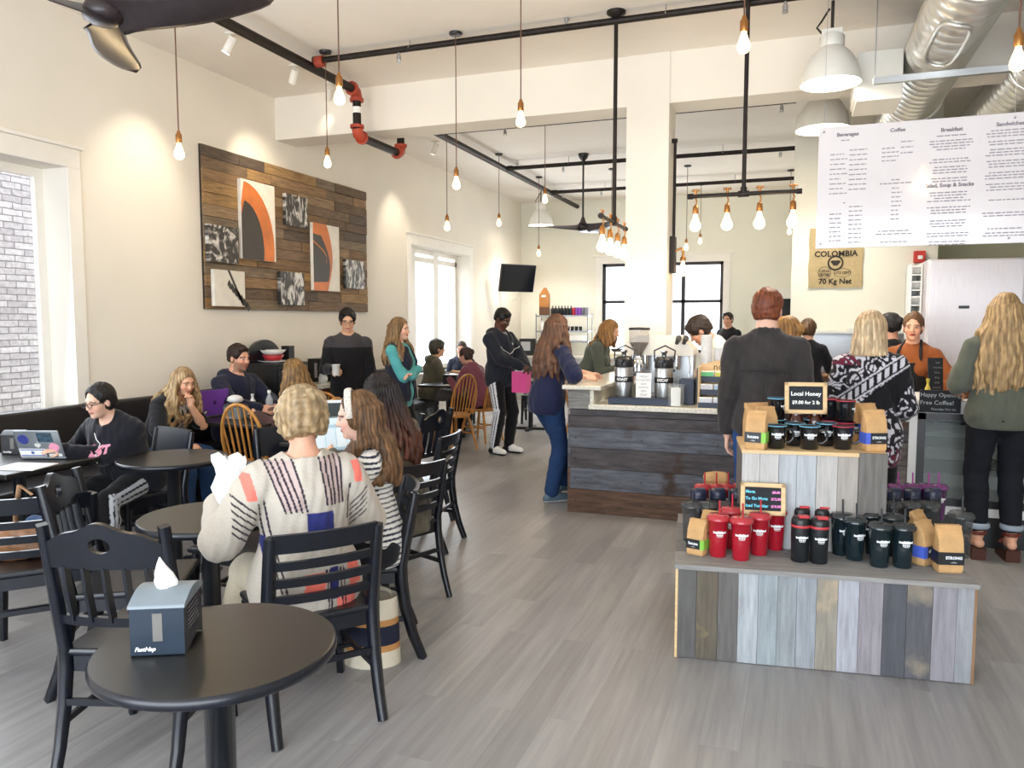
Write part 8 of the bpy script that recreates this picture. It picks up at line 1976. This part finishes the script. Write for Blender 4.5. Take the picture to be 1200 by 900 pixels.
for k,(y,x,r_,h_,cl,lab) in enumerate(((7.45,0.15,0.06,0.12,'#e6e2da','round white pot nearest the arched cabinet on the jar counter'),(7.55,0.36,0.05,0.09,'#cfd3d2','pale tub at the front of the jar counter'),(7.75,0.38,0.045,0.1,'#3b2a24','brown jar at the front of the jar counter'),(7.92,0.38,0.05,0.13,'#b9bbbd','steel creamer at the front of the jar counter'),(8.08,0.37,0.05,0.13,'#a8aaac','second steel creamer right of the first'),(8.25,0.3,0.06,0.15,'#8a6a4a','amber jar at the right end of the jar counter'))):
    c = MB(); c.lathe([(r_*0.9,0),(r_,0.006),(r_,h_*0.8),(r_*0.8,h_*0.9),(r_*0.82,h_)],18); m_ = mat('jar_'+cl[1:],cl,0.3,1.0 if 'steel' in lab else 0.0); o = c.build('jar', m_, None, (XL+x,y,0.891)); tag(o,lab,'jar')
    d = MB(); d.lathe([(r_*0.84,h_),(r_*0.84,h_+0.014),(0.012,h_+0.02),(0.012,h_+0.035)],14); d.build('lid', M['blackplastic'] if k in (2,5) else m_, o)
# cup and phone and bag held by people
def held(c, which, off=(0,0,0)):
    h_ = c[which]; e_ = c['eR' if which == 'rh' else 'eL']; d = (h_-e_)/np.linalg.norm(h_-e_); p = h_+d*0.085; M_ = c['root'].matrix_basis
    return Matrix.Translation(c['root'].location) @ Matrix.Rotation(c['root'].rotation_euler.z,4,'Z') @ Vector(p+V3(off))
p = held(P8,'rh',(0.0,0.035,-0.05)); t = empty('paper_cup', p, 0, 'white paper cup in the right hand of the man in the black sweater', 'cup'); c = MB(); c.lathe([(0.03,0),(0.031,0.003),(0.041,0.105),(0.043,0.106),(0.043,0.111),(0.039,0.111),(0.028,0.006),(0.0005,0.006)],20); c.build('cup', M['whiteplastic'], t)
pr_, pl_ = held(P13,'rh'), held(P13,'lh'); p = (pr_+pl_)/2
t = empty('smartphone', p+Vector((0.03,-0.01,0.02)), P13['root'].rotation_euler.z, 'dark smartphone in the hands of the man in the rain jacket', 'phone'); R2 = Matrix.Rotation(math.radians(-35),4,'X') 
c = MB(); c.box(-0.036,0.036,-0.075,0.075,-0.004,0.004,M=Matrix.Rotation(math.radians(25),4,'X'),b=0.003); c.build('case', M['blackplastic'], t); c = MB(); c.box(-0.032,0.032,-0.068,0.068,0.0041,0.0046,M=Matrix.Rotation(math.radians(25),4,'X')); c.build('screen', emit('phone_screen','#8fb6d0',0.5), t)
g = gd(611,9.15); zt = zv(435,9.15); t = empty('gift_bag', (g.x,g.y,zt-0.25), -0.2, 'bright pink paper gift bag with white tissue hanging from the man in the rain jacket', 'gift bag')
c = MB(); c.box(-0.10,0.10,-0.055,0.055,0,0.25); c.build('bag', mat('hot_pink_paper','#e8589f',0.5,var=0.04), t)
c = MB(); f = Field(); f.rc((-0.05,0,0.25),(0.03,0,0.27),0.035,0.03); f.rc((0.0,0,0.26),(-0.04,0.0,0.31),0.03,0.01); vv,qq = f.mesh(0.009,lambda P:0.008*nz(P,90,4)); np_obj('tissue', vv, qq, M['paper'], t)
pw = pl_; loc_ = Vector((0,0,0))
c = MB()
inv = (Matrix.Translation(t.location) @ Matrix.Rotation(-0.2,4,'Z')).inverted()
q = inv @ (p+Vector((0,0,-0.02)))
for y in (-0.05,0.05): c.tube([(-0.05,y,0.245),(q.x*0.6,y*0.4,0.25+(q.z-0.25)*0.8),(q.x,q.y,q.z),(q.x*0.6+0.03,y*0.4,0.25+(q.z-0.25)*0.8),(0.05,y,0.245)],0.003,6)
c.build('rope_handle', M['paper'], t)
g = gd(604,9.4)
# things on the far window table
tx, ty = -4.45, 10.1
for k,(dx,dy,lab) in enumerate(((0.22,-0.15,'white paper cup at the near edge of the window table'),(0.2,0.28,'white paper cup among the paper bags on the window table'),(0.05,0.45,'white paper cup at the far end of the window table'),(0.26,0.42,'white paper cup beside the woman in maroon'))):
    c = MB(); c.lathe([(0.03,0),(0.042,0.11),(0.043,0.115),(0.038,0.115),(0.028,0.01),(0.0005,0.01)],14); o = c.build('paper_cup', M['whiteplastic'], None, (tx+dx,ty+dy,0.741)); tag(o,lab,'cup')
for k,(dx,dy,h_,lab) in enumerate(((0.1,-0.05,0.22,'brown paper bag standing on the window table'),(-0.12,0.05,0.15,'crumpled lower brown paper bag on the window table'))):
    f = Field(); f.rc((0,0,0.05),(0,0,h_*0.8),0.07,0.06,0.02); f.rc((-0.05,0,0.05),(0.05,0,h_*0.85),0.05,0.04,0.02); f.plane((0,0,0.002),(0,0,-1)); f.plane((0,0,h_),(0.2,0,1)); vv,qq = f.mesh(0.01,lambda P:0.006*nz(P,60,k)); o = np_obj('paper_bag',vv,qq,M['kraft']); o.location = (tx+dx,ty+dy,0.741); tag(o,lab,'paper bag')
for k,(dx,dy) in enumerate(((0.02,-0.42),(0.02,-0.58))):
    c = MB(); c.box(-0.1,0.1,-0.07,0.07,0,0.14,b=0.004); c.box(-0.02,0.02,-0.071,-0.069,0.03,0.11,1); o = c.build('napkin_dispenser', [M['blackplastic'],M['ink']], None, (tx+dx+0.1,ty+dy,0.741)); tag(o,'black napkin dispenser at the near end of the window table, %s' % ('right one','left one')[k],'napkin dispenser')
c = MB(); c.box(-0.15,0.15,-0.11,0.11,0,0.008); c.box(-0.12,0.1,-0.08,0.09,0.008,0.014); o = c.build('paper_sheets', M['paper'], None, (tx+0.18,ty-0.62,0.741), 0.3) ; tag(o,'loose papers at the near corner of the window table','papers')
g = gd(575,13.6); c = MB(); c.box(-0.14,0.14,-0.14,0.14,0,0.34,b=0.01); c.box(-0.1,0.1,-0.142,-0.138,0.1,0.28,1); o = c.build('coffee_brewer', [M['blackplastic'],M['steel']], None, (-5.1,14.95,0.902)); tag(o,'black coffee brewer on the rear counter behind the man with the phone','coffee brewer')
